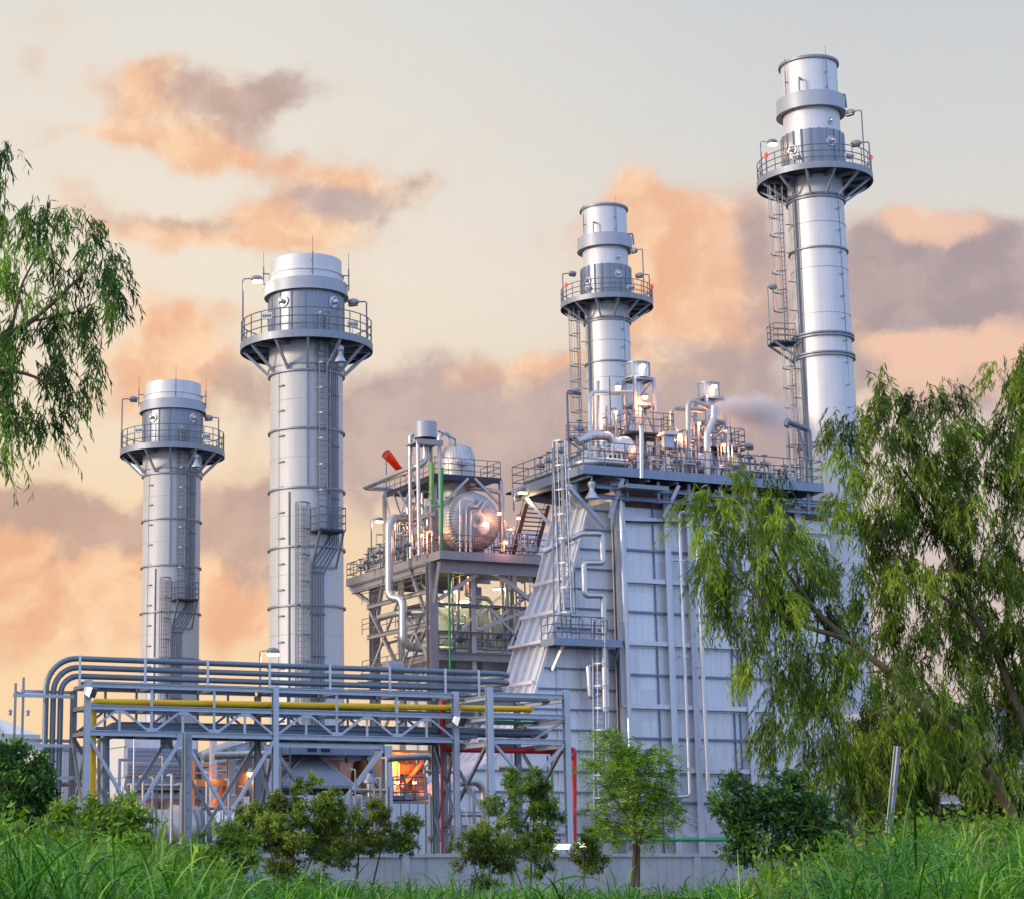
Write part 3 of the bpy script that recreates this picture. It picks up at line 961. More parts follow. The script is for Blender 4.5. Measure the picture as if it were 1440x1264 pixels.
# hood plate under the platform
p0 = UA.inv(SA(880, 682, -2.3)); p1 = UA.inv(SA(940, 686, -2.3))
m = MB(); m.fbox(UA, p0[0], p1[0], -2.3, -.6, p0[2] - .05, p0[2] + .05); m.fbox(UA, p0[0], p1[0], -2.36, -2.302, p0[2] - .12, p0[2] + .12)
build('canopy', m, 'galv', boiler)
# dark strip painted as shade where the roof equipment joins the casing
m = MB(); m.fbox(UA, .5, LA - .3, -.05, -.003, ZT - .9, ZT - .05); build('shade_band', m, 'rust_steel', boiler)
# rear wall boxes on the roof seen between the pipes
m = MB(); m.fbox(UA, .6, LA - .6, 1.5, W_A - .5, ZF - .001, ZF + .55); build('roof_curb', m, 'galv', boiler)

# ---- landing half way up at the corner, with caged ladders
s_l = -1.3
q0 = UA.inv(SA(780, 899, s_l)); q1 = UA.inv(SA(874, 903, s_l)); zl = q0[2]
m = MB(); m.fbox(UA, q0[0], q1[0], s_l, .2, zl - .06, zl)
m.fbox(UA, q0[0] - .04, q1[0] + .04, s_l - .05, s_l - .003, zl - .28, zl + .12)
m.fbox(UA, q0[0] - .05, q0[0] - .003, s_l, .2, zl - .28, zl + .12)
land = build('landing', m, 'steel_blue', boiler)
m = MB(); railing(m, [UA(q0[0], .2, zl), UA(q0[0], s_l, zl), UA(q1[0] - 1.1, s_l, zl)], 1.35, .032, .9)
p = UA(q0[0] + 1.0, s_l, zl + .4); m.pipe([p, p + Z * .9, p + Z * .9 + A * .8, p + A * .8, p], .03, .25, 6)
p = UA(q0[0] + 2.6, s_l, zl + .4); m.pipe([p, p + Z * .9, p + Z * .9 + A * .8, p + A * .8, p], .03, .25, 6)
build('landing_rail', m, 'rail', land)
m = MB(); m.bar(SA(793, 905, -.6), SA(777, 942, .1), .16); build('bracket', m, 'casing_warm', land)
m = MB(); m.bar(SA(872, 903, -1.0), SA(863, 935, -.4), .16); m.bar(SA(862, 905, -1.2), SA(876, 903, -.6), .2); build('bracket', m, 'galv', land)
def side_ladder(px0, py0, px1, py1, s, w, cg0):
    b, t = SA(px0, py0, s), SA(px1, py1, s)
    lad = build('ladder', ladder(MB(), b, t, A, -Q, w, .035), 'rail', boiler)
    build('ladder_cage', cage(MB(), b + (t - b) * cg0, t, A, -Q, w * 1.35, .8, 1.3, straps=5), 'galv_light', lad)
side_ladder(797, 895, 786, 622, -.9, .62, .12)
side_ladder(845, 1185, 842, 872, -.75, .62, .1)
m = MB().tube([SA(779, 900, -1.0), SA(777, 630, -1.0)], .05, 6); build('ladder_stay', m, 'galv', boiler)

# ---- pipes on the casing (each can be lifted off its clamps)
def wall_pipe(pts, r, label, s=-.85, seam=1.55, mat='insul', name='wall_pipe', n=10, bend=None, cat='pipe', group='pipes fixed to the boiler wall', clamps=True):
    w = [SA(x, y, s) for x, y in pts]
    m = MB().pipe(w, r, bend if bend is not None else r * 2.5, n, seam=seam)
    if clamps:
        for i in range(len(w) - 1):
            d = w[i + 1] - w[i]
            if abs(d.z) > 5:
                for k in (.15, .5, .82):
                    c = w[i] + d * k; m.bar(c - A * .3, c + A * .3, .06, .06); m.bar(c, c + Q * (-s - .1), .06)
    return single(name, m, mat, label, cat, group)
wall_pipe([(872, 690), (886, 1060), (890, 1190)], .115, 'silver banded pipe down the boiler wall beside its corner column')
wall_pipe([(1010, 726), (955, 719), (955, 730), (970, 1119), (938, 1121)], .10, 'silver banded pipe with an elbow at each end, second from the boiler corner')
wall_pipe([(980, 760), (996, 1118), (1024, 1178)], .135, 'plain silver pipe kinking outward above the green pipe', seam=4.6)
m = MB().pipe([SA(968, 734, -.4), SA(868, 733, -.4), SA(863, 745, -.4), SA(872, 1080, -.4)], .045, .5, 6)
single('cable', m, 'dark_gap', 'thin black cable looping over the top of the boiler wall', 'cable')
# zig-zag silver pipe at the corner
m = MB().pipe([SA(764, 776, -.2), SA(818, 750, -1.0), SA(846, 750, -1.0), SA(848, 791, -1.0), SA(821, 791, -1.0), SA(822, 837, -1.0), SA(848, 837, -1.0), SA(851, 1000, -.9)], .17, .2, 12, seam=1.3)
single('expansion_pipe', m, 'insul', 'silver pipe zig-zagging in square loops down the boiler corner', 'pipe')
m = MB().pipe([SA(845, 936, -.6), SA(827, 936, -.6), SA(830, 980, -.6), SA(846, 974, -.6)], .15, .1, 10, seam=1.2)
single('expansion_pipe', m, 'insul', 'short silver pipe loop below the landing, beside the caged ladder', 'pipe')
m = MB().pipe([SA(790, 640, -.95), SA(792, 720, -.95), SA(793, 880, -.95)], .10, .3, 10, seam=1.4)
single('wall_pipe', m, 'insul_worn', 'thin silver riser behind the upper caged ladder', 'pipe')
# curved duct neck seen under the platform
m = MB().pipe([SA(806, 660, 1.2), SA(805, 700, 1.2), SA(822, 709, 1.2)], .42, .8, 14, seam=.6)
single('wall_pipe', m, 'insul', 'thick bent silver pipe coming down under the roof platform', 'pipe')
sp = SA(832, 675, -1.1)
single('siren', MB().lathe(sp, -Z, [(.05, -.25), (.05, 0), (.22, .1), (.22, .3), (.14, .45), (.16, .6), (.4, 1.0), (.4, 1.06)], 14), 'galv_light', 'grey bell-shaped siren hanging under the boiler roof platform', 'siren')
# ------------------------------------------------------------------ equipment on the near boiler's roof platform
def tower(px, ytop, s, ar, qr, label, drum_r, drum_y0, drum_y1, plat_y, lamps):
    """square steel stand carrying a vent silencer, with a service platform half way"""
    t0 = ta(px, ytop, s); zt = za(px, ytop, s)
    root = thing('vent_silencer_tower', UA(t0 + ar / 2, s + qr / 2, ZF), label, 'silencer tower', 'vent silencer towers on the boiler roof')
    cs = [(t0, s), (t0 + ar, s), (t0 + ar, s + qr), (t0, s + qr)]
    for t, ss in cs:
        build('column', MB().ibeam(UA(t, ss, ZF), UA(t, ss, zt), .17, .17, side=A), 'galv_light', root)
    zp = za(px, plat_y, s)
    levels = [zt, zt - (zt - zp) * .45, zp]
    for z in levels:
        m = MB()
        for i in range(4):
            a_, b_ = cs[i], cs[(i + 1) % 4]
            m.bar(UA(*a_, z - .08), UA(*b_, z - .08), .13, .16)
        build('stand_beam', m, 'galv', root)
    m = MB()
    for i in range(4):
        a_, b_ = cs[i], cs[(i + 1) % 4]
        m.bar(UA(*a_, zp), UA(*b_, levels[1]), .08); m.bar(UA(*b_, ZF + .3), UA(*a_, zp - .2), .08)
    m.bar(UA(*cs[0], levels[1]), UA(*cs[1], zt - .1), .08)
    build('stand_brace', m, 'galv', root)
    m = MB().fbox(UA, t0 - .7, t0 + ar + .8, s - .75, s + qr, zp - .12, zp - .02)
    pl = build('service_platform', m, 'deck_dark', root)
    m = MB(); railing(m, [UA(t0 - .7, s + qr, zp), UA(t0 - .7, s - .75, zp), UA(t0 + ar + .8, s - .75, zp), UA(t0 + ar + .8, s + qr, zp)], 1.2, .03, .7)
    build('platform_rail', m, 'rail', pl)
    zd0, zd1 = za(px, drum_y1, s), za(px, drum_y0, s)
    c = UA(t0 + ar * .45, s + qr * .5, zd0)
    m = MB().lathe(c, Z, [(drum_r * .8, -.12), (drum_r * .82, 0), (drum_r, .01), (drum_r, zd1 - zd0), (drum_r * .93, zd1 - zd0), (drum_r * .93, zd1 - zd0 - .3)], 30, caps=False)
    for i in range(8):
        a = i * math.pi / 4; d = Vector((math.cos(a), math.sin(a), 0))
        m.bar(c + d * (drum_r + .02), c + d * (drum_r + .02) + Z * (zd1 - zd0), .07, .04)
    dr = build('silencer_drum', m, 'silencer', root)
    m = MB().lathe(c, Z, [(drum_r + .005, .0), (drum_r + .06, 0), (drum_r + .06, .07), (drum_r + .005, .07)], 30, caps=False)
    m.lathe(c, Z, [(drum_r + .005, zd1 - zd0 - .06), (drum_r + .05, zd1 - zd0 - .06), (drum_r + .05, zd1 - zd0), (drum_r + .005, zd1 - zd0)], 30, caps=False)
    build('drum_flange', m, 'galv_light', dr)
    m = MB().tube([c - Z * .1, UA(t0 + ar * .45, s + qr * .5, ZF + .5)], drum_r * .42, 14)
    build('inlet_pipe', m, 'insul', root)
    for lx, ly, col, W in lamps:
        lampfix(root, SA(lx, ly, s - .35), col, W)
    return root

def lampfix(root, p, col, W, mast=0):
    """bulkhead lamp: hood, glass, and its light"""
    m = MB().lathe(p + Z * .06, Z, [(.2, 0), (.2, .06), (.1, .2), (.04, .26)], 12)
    if mast: m.tube([p + Z * .3, p + Z * .3 + Vector((0, 0, -mast))], .03, 6)
    h = build('lamp_hood', m, 'lamp_body', root)
    g = build('lamp_glass', MB().lathe(p, Z, [(0, -.13), (.12, -.1), (.17, 0), (.17, .055)], 12), col, h)
    lamp(p - Z * .3 - Q * .1, {'lamp_warm': (1, .62, .30), 'lamp_orange': (1, .38, .10), 'lamp_white': (1, .9, .75), 'lamp_tube': (1, .92, .6)}[col], W, .12)
    return h

tower(892, 529, 2.0, 1.35, 1.25, 'taller vent silencer tower with an orange-lit steel stand, nearest the ladder end of the roof', .72, 507, 529, 610, [(869, 545, 'lamp_orange', 150), (907, 559, 'lamp_orange', 170), (904, 515, 'lamp_white', 10)])
tower(993, 556, 3.2, 1.35, 1.25, 'shorter vent silencer tower right beside the steam plume', .62, 535, 557, 630, [(1004, 544, 'lamp_warm', 22)])

def roof_pipe(pts, r, label, s, mat='insul', seam=.9, n=12, bend=None, name='vent_pipe', flange=False):
    w = [SA(x, y, s) for x, y in pts]
    m = MB().pipe(w, r, bend if bend is not None else r * 2.6, n, seam=seam)
    if flange:
        d = (w[-1] - w[-2]).normalized(); m.tube([w[-1] - d * .12, w[-1]], r * 1.25, n)
    return single(name, m, mat, label, 'pipe', 'pipes on the boiler roof')
roof_pipe([(830, 648), (830, 553), (889, 552)], .15, 'tall silver pipe bending over towards the taller silencer tower', 1.6)
roof_pipe([(841, 645), (841, 562), (841, 536)], .10, 'straight capped vent pipe glowing orange behind the tall bent pipe', 2.2, 'insul_worn')
roof_pipe([(812, 622), (832, 613), (862, 613), (862, 640)], .26, 'short fat silver pipe lying bent above the round vessel', 1.2, seam=.4)
roof_pipe([(995, 690), (994, 612), (1003, 590), (1004, 572)], .20, 'steaming silver vent pipe in front of the shorter silencer tower', -.3, bend=.6, flange=False)
roof_pipe([(967.5, 650), (967.5, 561), (1001, 574)], .16, 'pinkish vent pipe with a sloping arm beside the shorter tower', .6, 'insul_worn')
roof_pipe([(944, 640), (944, 574), (990, 577)], .14, 'pinkish inverted L-shaped pipe between the two towers', 1.6, 'insul_worn')
roof_pipe([(950, 628), (978, 632), (978, 660)], .28, 'short bent fat pipe below the inverted L-shaped pipe', 1.6, 'insul_worn', seam=.5)
roof_pipe([(902, 672), (902, 610), (901, 600)], .13, 'short silver standpipe standing on the platform edge', -1.5, seam=1.2)
# goose neck at the far end of the platform
w = [SA(1140, 682, -1.2), SA(1137, 605, -1.2), SA(1108, 594, -1.2), SA(1106, 600, -1.2)]
m = MB().pipe(w, .17, .25, 12); m.bar(SA(1121, 599, -1.2), SA(1137, 655, -1.2), .16)
m.lathe(SA(1108, 594.5, -1.2), w[2] - w[1], [(.17, 0), (.26, .0), (.26, .12), (0, .13)], 14)
single('goose_neck_pipe', m, 'pipe_dark', 'blue grey goose-neck pipe with a strut at the far platform end', 'pipe')
def vessel(px, py, s, r, L, label, head=True, mat='insul'):
    c = SA(px, py, s)
    root = thing('steam_drum', Vector((c.x, c.y, ZF)), label, 'drum', 'small steam drums on the boiler roof')
    prof = [(0.001, -.34 * r), (r * .35, -.32 * r), (r * .7, -.2 * r), (r * .92, -.06 * r), (r, .06 * r), (r, L), (r * .8, L + .25 * r), (0.001, L + .4 * r)]
    m = MB().lathe(c, Q, prof, 32)
    for i in range(int(L / .6)):
        m.lathe(c + Q * (.3 + i * .6), Q, [(r, 0), (r + .015, .02), (r, .04)], 32, caps=False)
    for i in range(20):
        a = i * 2 * math.pi / 20
        d = A * math.cos(a) + Z * math.sin(a)
        m.bar(c + d * r * .2 - Q * r * .345, c + d * r * .72 - Q * r * .20, .02); m.bar(c + d * r * .72 - Q * r * .20, c + d * r + Q * r * .05, .02)
    body = build('drum_body', m, mat, root)
    m = MB().lathe(c + A * r * .12 - Z * .1 * r - Q * r * .3, -Q, [(r * .28, -.1), (r * .28, .16), (r * .2, .17), (r * .1, .22), (0, .22)], 20)
    build('manhole', m, 'insul', root)
    m = MB()
    for k in (.25, .8):
        m.box(c + Q * L * k - Z * (c.z - ZF + .0) * .5 - Z * .1, A * r * .7, Q * .12, Z * ((c.z - ZF) * .5 - r * .25))
    build('saddle', m, 'galv', root)
    return root
vessel(880, 632, 1.0, .80, 4.0, 'round-ended drum lit pink, left of the roof, below the taller silencer tower')
vessel(988, 651, 1.2, .62, 3.5, 'smaller drum with a pale round end below the shorter silencer tower')
vessel(926, 645, 3.2, .55, 2.0, 'small dull drum half hidden between the two larger drums', mat='insul_worn')
# instrument hood
p = SA(939, 612, -.6)
root = thing('instrument_hood', Vector((p.x, p.y, ZF)), 'white square instrument hood on legs above the railing', 'hood')
m = MB().box(p, A * .48, Q * .4, Z * .05).box(p + Z * .10, A * .42, Q * .34, Z * .045); build('hood_roof', m, 'white_paint', root)
m = MB()
m.box(p - Z * .45, A * .3, Q * .2, Z * .36); build('panel_box', m, 'galv_light', root)
for a_, b_ in ((-.4, -.3), (.4, -.3), (.4, .3), (-.4, .3)):
    build('leg', MB().bar(p + A * a_ + Q * b_ - Z * .06, Vector((p.x, p.y, ZF)) + A * a_ + Q * b_, .07), 'galv', root)
# header pipe along the left edge and valves
w = [UA(tE0 + .75, sF - .4, ZF + .55), UA(tE0 + .75, .2, ZF + .55), UA(tE0 + 1.6, -.5, ZF + .55), UA(tE0 + 3.4, -.5, ZF + .55)]
single('header_pipe', MB().pipe(w, .26, .6, 14, seam=.7), 'insul', 'fat silver header pipe along the short side of the roof platform', 'pipe', 'pipes on the boiler roof')

def valve(p, label, d=None, wheel='red', size=1.0, mat='galv', group='valves on the roof platforms'):
    """gate valve: body, bonnet, yoke and hand wheel"""
    root = thing('valve', p, label, 'valve', group); d = d or A
    m = MB().lathe(p - d * .28 * size, d, [(.16 * size, 0), (.16 * size, .06 * size), (.09 * size, .08 * size), (.15 * size, .28 * size), (.09 * size, .48 * size), (.16 * size, .5 * size), (.16 * size, .56 * size)], 10)
    m.lathe(p, Z, [(.1 * size, .1 * size), (.12 * size, .2 * size), (.06 * size, .26 * size), (.035 * size, .62 * size), (0, .64 * size)], 8)
    m.tube([p - Z * .1, p - Z * .6 * size], .05 * size, 6)
    build('valve_body', m, mat, root)
    m = MB(); pts = [p + Z * .6 * size + (A * math.cos(a) + Q * math.sin(a)) * .2 * size for a in [k * math.pi / 6 for k in range(13)]]
    m.tube(pts, .025 * size, 5, caps=False); m.bar(pts[0], pts[6], .025); m.bar(pts[3], pts[9], .025)
    build('hand_wheel', m, wheel, root)
    return root
VL = [(760, 655, 2.2, 'dark valve with a small wheel near the free end of the roof railing'), (772, 648, 1.6, 'second small valve from the free end of the roof railing'),
      (789, 634, .9, 'valve next to the upper caged ladder, the highest of its row'), (815, 604, 1.2, 'valve with a green painted head beside the tall bent pipe'),
      (905, 640, -.6, 'valve behind the railing under the taller silencer tower'), (950, 648, -.8, 'valve behind the railing under the white instrument hood'),
      (1040, 640, -.6, 'valve cluster piece right of the steaming pipe'), (1052, 642, -.2, 'valve just past the first one right of the steaming pipe'), (1075, 652, -.6, 'valve half way to the goose-neck pipe')]
for px, py, s, lb in VL:
    p = SA(px, py, s); valve(p, lb, wheel='green' if 'green' in lb else 'rail', size=.85)
# small pipe loops behind the railing
LP = [(800, 2.4, .55, 'low'), (850, .2, .8, 'a'), (868, -.4, .6, 'b'), (915, -.6, .9, 'c'), (930, .3, .7, 'd'), (960, -.7, .8, 'e'), (1010, -.4, .8, 'f'), (1030, .8, 1.0, 'g'), (1060, -.6, .7, 'h'), (1090, -.4, .6, 'i')]
words = ['beside the upper caged ladder', 'below the tall bent pipe', 'in front of the pink-lit drum', 'beside the short standpipe', 'behind the instrument hood legs', 'in front of the inverted L-shaped pipe', 'under the steaming pipe', 'below the shorter tower', 'past the shorter tower', 'before the goose-neck pipe']
for (px, s, h, _), wd in zip(LP, words):
    t = ta(px, 655, s)
    m = MB().pipe([UA(t, s, ZF), UA(t, s, ZF + h), UA(t + .9, s, ZF + h), UA(t + .9, s, ZF)], .06, .14, 8)
    m.pipe([UA(t + .25, s + .3, ZF), UA(t + .25, s + .3, ZF + h * 1.25), UA(t + .7, s + .3, ZF + h * 1.25), UA(t + .7, s + 1.5, ZF + h * 1.25)], .045, .12, 8)
    single('small_pipe_loop', m, 'insul' if px % 4 else 'insul_worn', 'small looped pipe on the roof ' + wd, 'pipe', 'small pipe loops on the roof')
ML = [(857, 529, 1.2, 'thin mast left of the taller silencer tower'), (1026, 578, 2.6, 'thin mast just right of the shorter silencer tower'), (1109, 608, .6, 'thin mast near the goose-neck pipe'),
      (853, 571, 3.0, 'stub pipe in the group left of the taller tower, tallest of it'), (866, 590, 2.6, 'stub pipe against the left of the taller tower stand'), (1018, 600, 2.0, 'stub pipe on the right side of the shorter tower')]
for px, py, s, lb in ML:
    p = SA(px, py, s); t = UA.inv(p)[0]
    r = .05 if 'mast' in lb else .12
    single('mast' if 'mast' in lb else 'stub_pipe', MB().tube([UA(t, s, ZF), UA(t, s, p.z - .3), p], [r, r * .8, r * .4], 8), 'rail' if 'mast' in lb else 'insul_worn', lb, 'mast' if 'mast' in lb else 'pipe')
# unlit and lit lamps on the platform
def area_lamp(px, py, s, h, label, lit=None, frame=None, W=120, dirv=None, inward=.6):
    fr = frame or UA
    p = fr.at_s(px, py, s); d = dirv or A
    root = thing('lamp_post', p - Z * h, label, 'lamp post', 'lamp posts on the platforms')
    build('pole', MB().pipe([p - Z * h, p + Z * .05, p + d * .35 + Z * .08], .045, .1, 6), 'rail', root)
    build('lamp_head', MB().lathe(p + d * .3 + Z * .08, d, [(.04, 0), (.13, .1), (.18, .3), (.13, .55), (.03, .65)], 10), 'lamp_body', root)
    g = MB().box(p + d * .62 - Z * .08, d * .24, d.cross(Z) * .12, Z * .04)
    build('lamp_lens', g, lit or 'glass_dark', root)
    if lit: lamp(p + d * .62 - Z * .3, (1, .62, .32), W)
area_lamp(798, 551, 1.4, 5.0, 'unlit lamp post beside the caged ladder of the slender chimney', inward=.4)
area_lamp(1041, 628, -.2, 2.0, 'short unlit lamp post at the right of the shorter tower')
area_lamp(722, 690, 5.5, 1.2, 'low lit lamp at the free end of the boiler roof railing', 'lamp_orange', W=60)

def manifold(fr, t0, s0, zf, L, label, n=6, h=1.6, along=None, group='instrument manifolds', mats=('insul', 'insul_worn', 'galv')):
    """a run of risers between two headers with a small valve on each"""
    d = along or A; o_ = Q if d == A else A
    p0 = fr(t0, s0, zf); root = thing('pipe_manifold', p0, label, 'pipe manifold', group)
    build('header', MB().pipe([p0 + Z * .35 - d * .2, p0 + Z * .35 + d * (L + .2)], .10, 0, 10, seam=.8), mats[0], root)
    build('header', MB().pipe([p0 + Z * h + o_ * .25, p0 + Z * h + o_ * .25 + d * L, p0 + Z * h + o_ * .25 + d * L - Z * h], .085, .2, 10, seam=.8), mats[0], root)
    for k in range(n):
        q = p0 + d * (L * (k + .5) / n); hh = h * random.uniform(.8, 1.45)
        build('riser', MB().pipe([q + Z * .05, q + Z * hh, q + Z * hh + o_ * .5], random.choice((.04, .055, .07)), .12, 8), random.choice(mats), root)
        v = MB().lathe(q + Z * h * .45, Z, [(.05, -.16), (.13, -.15), (.13, -.1), (.09, -.06), (.13, .06), (.13, .1), (.05, .12)], 8)
        v.tube([q + Z * h * .45, q + Z * h * .45 - o_ * .3], .03, 5); v.lathe(q + Z * h * .45 - o_ * .3, -o_, [(.15, 0), (.15, .03), (.02, .03)], 8)
        build('valve_body', v, random.choice(('rail', 'galv', 'galv_light')), root)
    m = MB()
    for k in range(3):
        q = p0 + d * (L * (k + .0) / 2) + o_ * .12; m.bar(q, q + Z * (h + .2), .07)
        m.bar(q - o_ * .2 + Z * .3, q + o_ * .3 + Z * .3, .05)
    build('stand', m, 'galv', root)
    return root
for px, s0, L, n, h, lb in ((846, .3, 1.8, 6, 1.5, 'manifold of thin risers between the tall bent pipe and the pink-lit drum'), (853, 2.8, 1.4, 5, 3.4, 'tall manifold of risers close behind the taller silencer tower, on its ladder side'), (915, 2.2, 1.6, 5, 2.0, 'manifold of risers under the white instrument hood'),
                            (950, .4, 1.6, 5, 2.4, 'manifold of risers below the inverted L-shaped pipe'), (975, 2.8, 1.5, 5, 3.2, 'tall manifold of risers beside the sloping-arm pipe'), (1012, .6, 1.6, 6, 2.4, 'manifold of risers just past the steaming pipe'),
                            (1045, -.2, 2.0, 6, 1.3, 'low manifold of risers behind the railing beyond the shorter tower'), (1090, .4, 1.6, 5, 1.2, 'low manifold of risers next to the goose-neck pipe')):
    manifold(UA, ta(px, 655, s0), s0, ZF, L, lb, n, h)
manifold(UA, tE0 + 1.4, 1.5, ZF, 2.6, 'manifold of risers along the short side of the boiler roof', 6, 1.4, along=Q)

for px, py, s, W, lb in ((902, 628, .2, 90, 'added orange lamp behind the railing below the taller silencer tower'), (956, 612, .4, 90, 'added orange lamp by the inverted L-shaped pipe'), (983, 596, 2.4, 110, 'added orange lamp on the side of the shorter silencer tower'), (866, 580, 1.4, 90, 'added orange lamp between the tall bent pipe and the taller tower'), (1018, 626, .4, 70, 'added orange lamp behind the railing past the steaming pipe')):
    p = SA(px, py, s); r_ = thing('bulkhead_lamp', p, lb, 'lamp', 'added orange lamps on the boiler roof')  # extra fittings added for the orange glow over the roof equipment
    h = build('lamp_hood', MB().lathe(p + Z * .06, Z, [(.12, 0), (.12, .05), (.05, .14), (.02, .18)], 12).tube([p + Z * .2, Vector((p.x, p.y, ZF))], .025, 5), 'lamp_body', r_)
    build('lamp_glass', MB().lathe(p, Z, [(0, -.08), (.08, -.06), (.1, 0), (.1, .055)], 12), 'lamp_orange', h)
    lamp(p - Z * .22 - Q * .15, (1, .40, .16), W, .15)
# ------------------------------------------------------------------ the second boiler: open steel frame carrying the feed water drum
_d = ray(625, HOR); UB = Frame((_d.x * 132, 132))
def SB(px, py, s=0.0): return UB.at_s(px, py, s)
def TB(px, py, t=0.0): return UB.at_t(px, py, t)
def tb(px, py, s=0.0): return UB.inv(SB(px, py, s))[0]
def zb(px, py, s=0.0): return SB(px, py, s).z
ZD = zb(622, 776); tD1 = tb(775, 787); sD1 = UB.inv(TB(488, 815, 0))[1]
fb = thing('drum_tower', UB(tD1 / 2, sD1 / 2, 0), 'open steel tower of braced columns and platforms carrying the feed water drum', 'steel tower')
m = MB().fbox(UB, .05, tD1, .05, sD1, ZD - .1, ZD); build('main_deck', m, 'deck_dark', fb)
m = MB()
m.fbox(UB, -.05, tD1 + .05, -.05, 0, ZD - .45, ZD + .12); m.fbox(UB, -.05, 0, .003, sD1, ZD - .45, ZD + .12); m.fbox(UB, -.05, tD1, sD1 + .003, sD1 + .06, ZD - .45, ZD + .12)
build('edge_beam', m, 'galv_warm', fb)
for i in range(8):
    s = .6 + i * (sD1 - 1) / 7
    build('deck_beam', MB().ibeam(UB(0.05, s, ZD - .4), UB(tD1, s, ZD - .4), .2, .5, side=Q), 'galv_warm', fb)
build('girder', MB().ibeam(UB(.2, .5, ZD - .85), UB(tD1 - .2, .5, ZD - .85), .35, .8, side=Q), 'galv_warm', fb)
build('girder', MB().ibeam(UB(.1, 1.2, ZD - .8), UB(.1, sD1 - .8, ZD - .8), .3, .6, side=A), 'galv_warm', fb)
m = MB(); railing(m, [UB(tD1, 0, ZD), UB(0, 0, ZD), UB(0, sD1, ZD), UB(1.5, sD1, ZD)], 1.25, .03, 1.2); build('railing', m, 'rail', fb)
m = MB()
p = UB(.02, sD1 - 1.8, ZD + .35); m.pipe([p, p + Z * .85, p + Z * .85 + Q * 1.2, p + Q * 1.2, p], .03, .25, 6); build('gate_loop', m, 'rail', fb)
cols = {}
for nm, px, s, w in (('a', 608, 1.5, .62), ('b', 759, 1.0, .55), ('c', 527, 12.3, .62), ('d', 612 + 60, 12.5, .5)):
    t = tb(px, 900, s); cols[nm] = (t, s)
    build('column', MB().ibeam(UB(t, s, 0), UB(t, s, ZD - .45), w, w, .05, side=A), 'galv_warm', fb)
ta_, sa_ = cols['a']; tb_, sb_ = cols['b']; tc_, sc_ = cols['c']; td_, sd_ = cols['d']
for n_, (p, q, w) in enumerate([
    (SB(672, 806, .8), SB(617, 842, 1.2), .26), (SB(698, 806, .8), SB(749, 846, .9), .26),
    (SB(680, 852, 1.2), SB(632, 905, 1.4), .16), (SB(684, 852, 1.2), SB(739, 906, 1.2), .16),
    (SB(733, 864, 1.2), SB(716, 912, 1.2), .18), (SB(733, 864, 1.2), SB(748, 895, 1.2), .18), (SB(672, 885, 1.2), SB(740, 858, 1.2), .22),
    (UB(ta_, sa_ + .2, ZD - 5), UB(ta_, 4.8, ZD - .6), .22), (UB(ta_, sa_ - .1, ZD - 3.6), UB(.1, .4, ZD - .6), .2),
    (UB(ta_, sa_, 9), UB(tc_, sc_, ZD - 3), .2), (UB(tc_, sc_, 9), UB(ta_, sa_, ZD - 4), .2),
    (UB(tc_, sc_, ZD - 4.5), UB(.1, 9.4, ZD - .6), .24), (UB(tc_, sc_ + .2, ZD - 2.2), UB(.1, sD1 - .4, ZD - .6), .24),
    (UB(ta_, sa_, 2), UB(tc_, sc_, 9), .2), (UB(tc_, sc_, 2), UB(ta_, sa_, 9), .2)]):
    build('brace', MB().bar(p, q, w), 'galv_warm_light', fb)
for yy, w in ((852, .14), (890, .12), (924, .55)):
    z = zb(680, yy, 1.2)
    build('tie_beam', MB().ibeam(UB(ta_ + .3, 1.2, z), UB(tb_ - .3, 1.2, z), .3, w, side=Q), 'galv_warm', fb)
    build('tie_beam', MB().ibeam(UB(ta_, sa_ + .3, z), UB(tc_, sc_ - .3, z), .3, w, side=A), 'galv_warm', fb)
m = MB(); z = zb(680, 924, 1.2)
m.fbox(UB, ta_ + .4, tb_ - .3, 1.4, 5, z + .28, z + .34); build('lower_deck', m, 'deck_dark', fb)
m = MB(); railing(m, [UB(ta_ + .4, 1.3, z + .34), UB(tb_ - .3, 1.3, z + .34)], 1.3, .03, 1.3); build('lower_rail', m, 'rail', fb)
# upper platform round the deaerator
sU = 2.6; ZU = zb(617, 667, sU); tU0 = tb(612, 667, sU); tU1 = tb(704, 674, sU)
sU1 = UB.inv(TB(540, 688, tU0))[1]
m = MB().fbox(UB, tU0, tU1, sU, sU1, ZU - .1, ZU); m.fbox(UB, tU0 - .05, tU1 + .05, sU - .05, sU - .002, ZU - .32, ZU + .08); m.fbox(UB, tU0 - .05, tU0 - .002, sU, sU1, ZU - .32, ZU + .08)
up = build('upper_deck', m, 'deck_dark', fb)
m = MB(); railing(m, [UB(tU1, sU + 3, ZU), UB(tU1, sU, ZU), UB(tU0, sU, ZU), UB(tU0, sU1, ZU)], 1.25, .028, 1.0); build('upper_rail', m, 'rail', up)
for p, q in ((SB(658, 672, sU), SB(624, 707, sU)), (SB(667, 672, sU), SB(704, 710, sU))):
    build('brace', MB().bar(p, q, .17), 'galv_warm_light', fb)
for px, s in ((705, sU), (612, sU + 1.2), (541, sU1 - .4), (575, sU1 - 3)):
    t = tb(px, 720, s)
    build('upper_column', MB().ibeam(UB(t, s, ZD), UB(t, s, ZU - .1), .25, .25, side=A), 'galv_warm_light', fb)
t = tU0
for s in (sU + 1.2, sU + 4.2):
    build('brace', MB().bar(UB(t, s, ZD + 1.5), UB(t, s + 2.6, ZU - .3), .12), 'galv_warm_light', fb)
build('tie_beam', MB().bar(UB(t, sU, (ZD + ZU) / 2 + .2), UB(t, sU1, (ZD + ZU) / 2 + .2), .14, .2), 'galv_warm', fb)
build('tie_beam', MB().bar(SB(626, 699, sU), SB(648, 699, sU + 3), .1), 'galv_warm', fb)

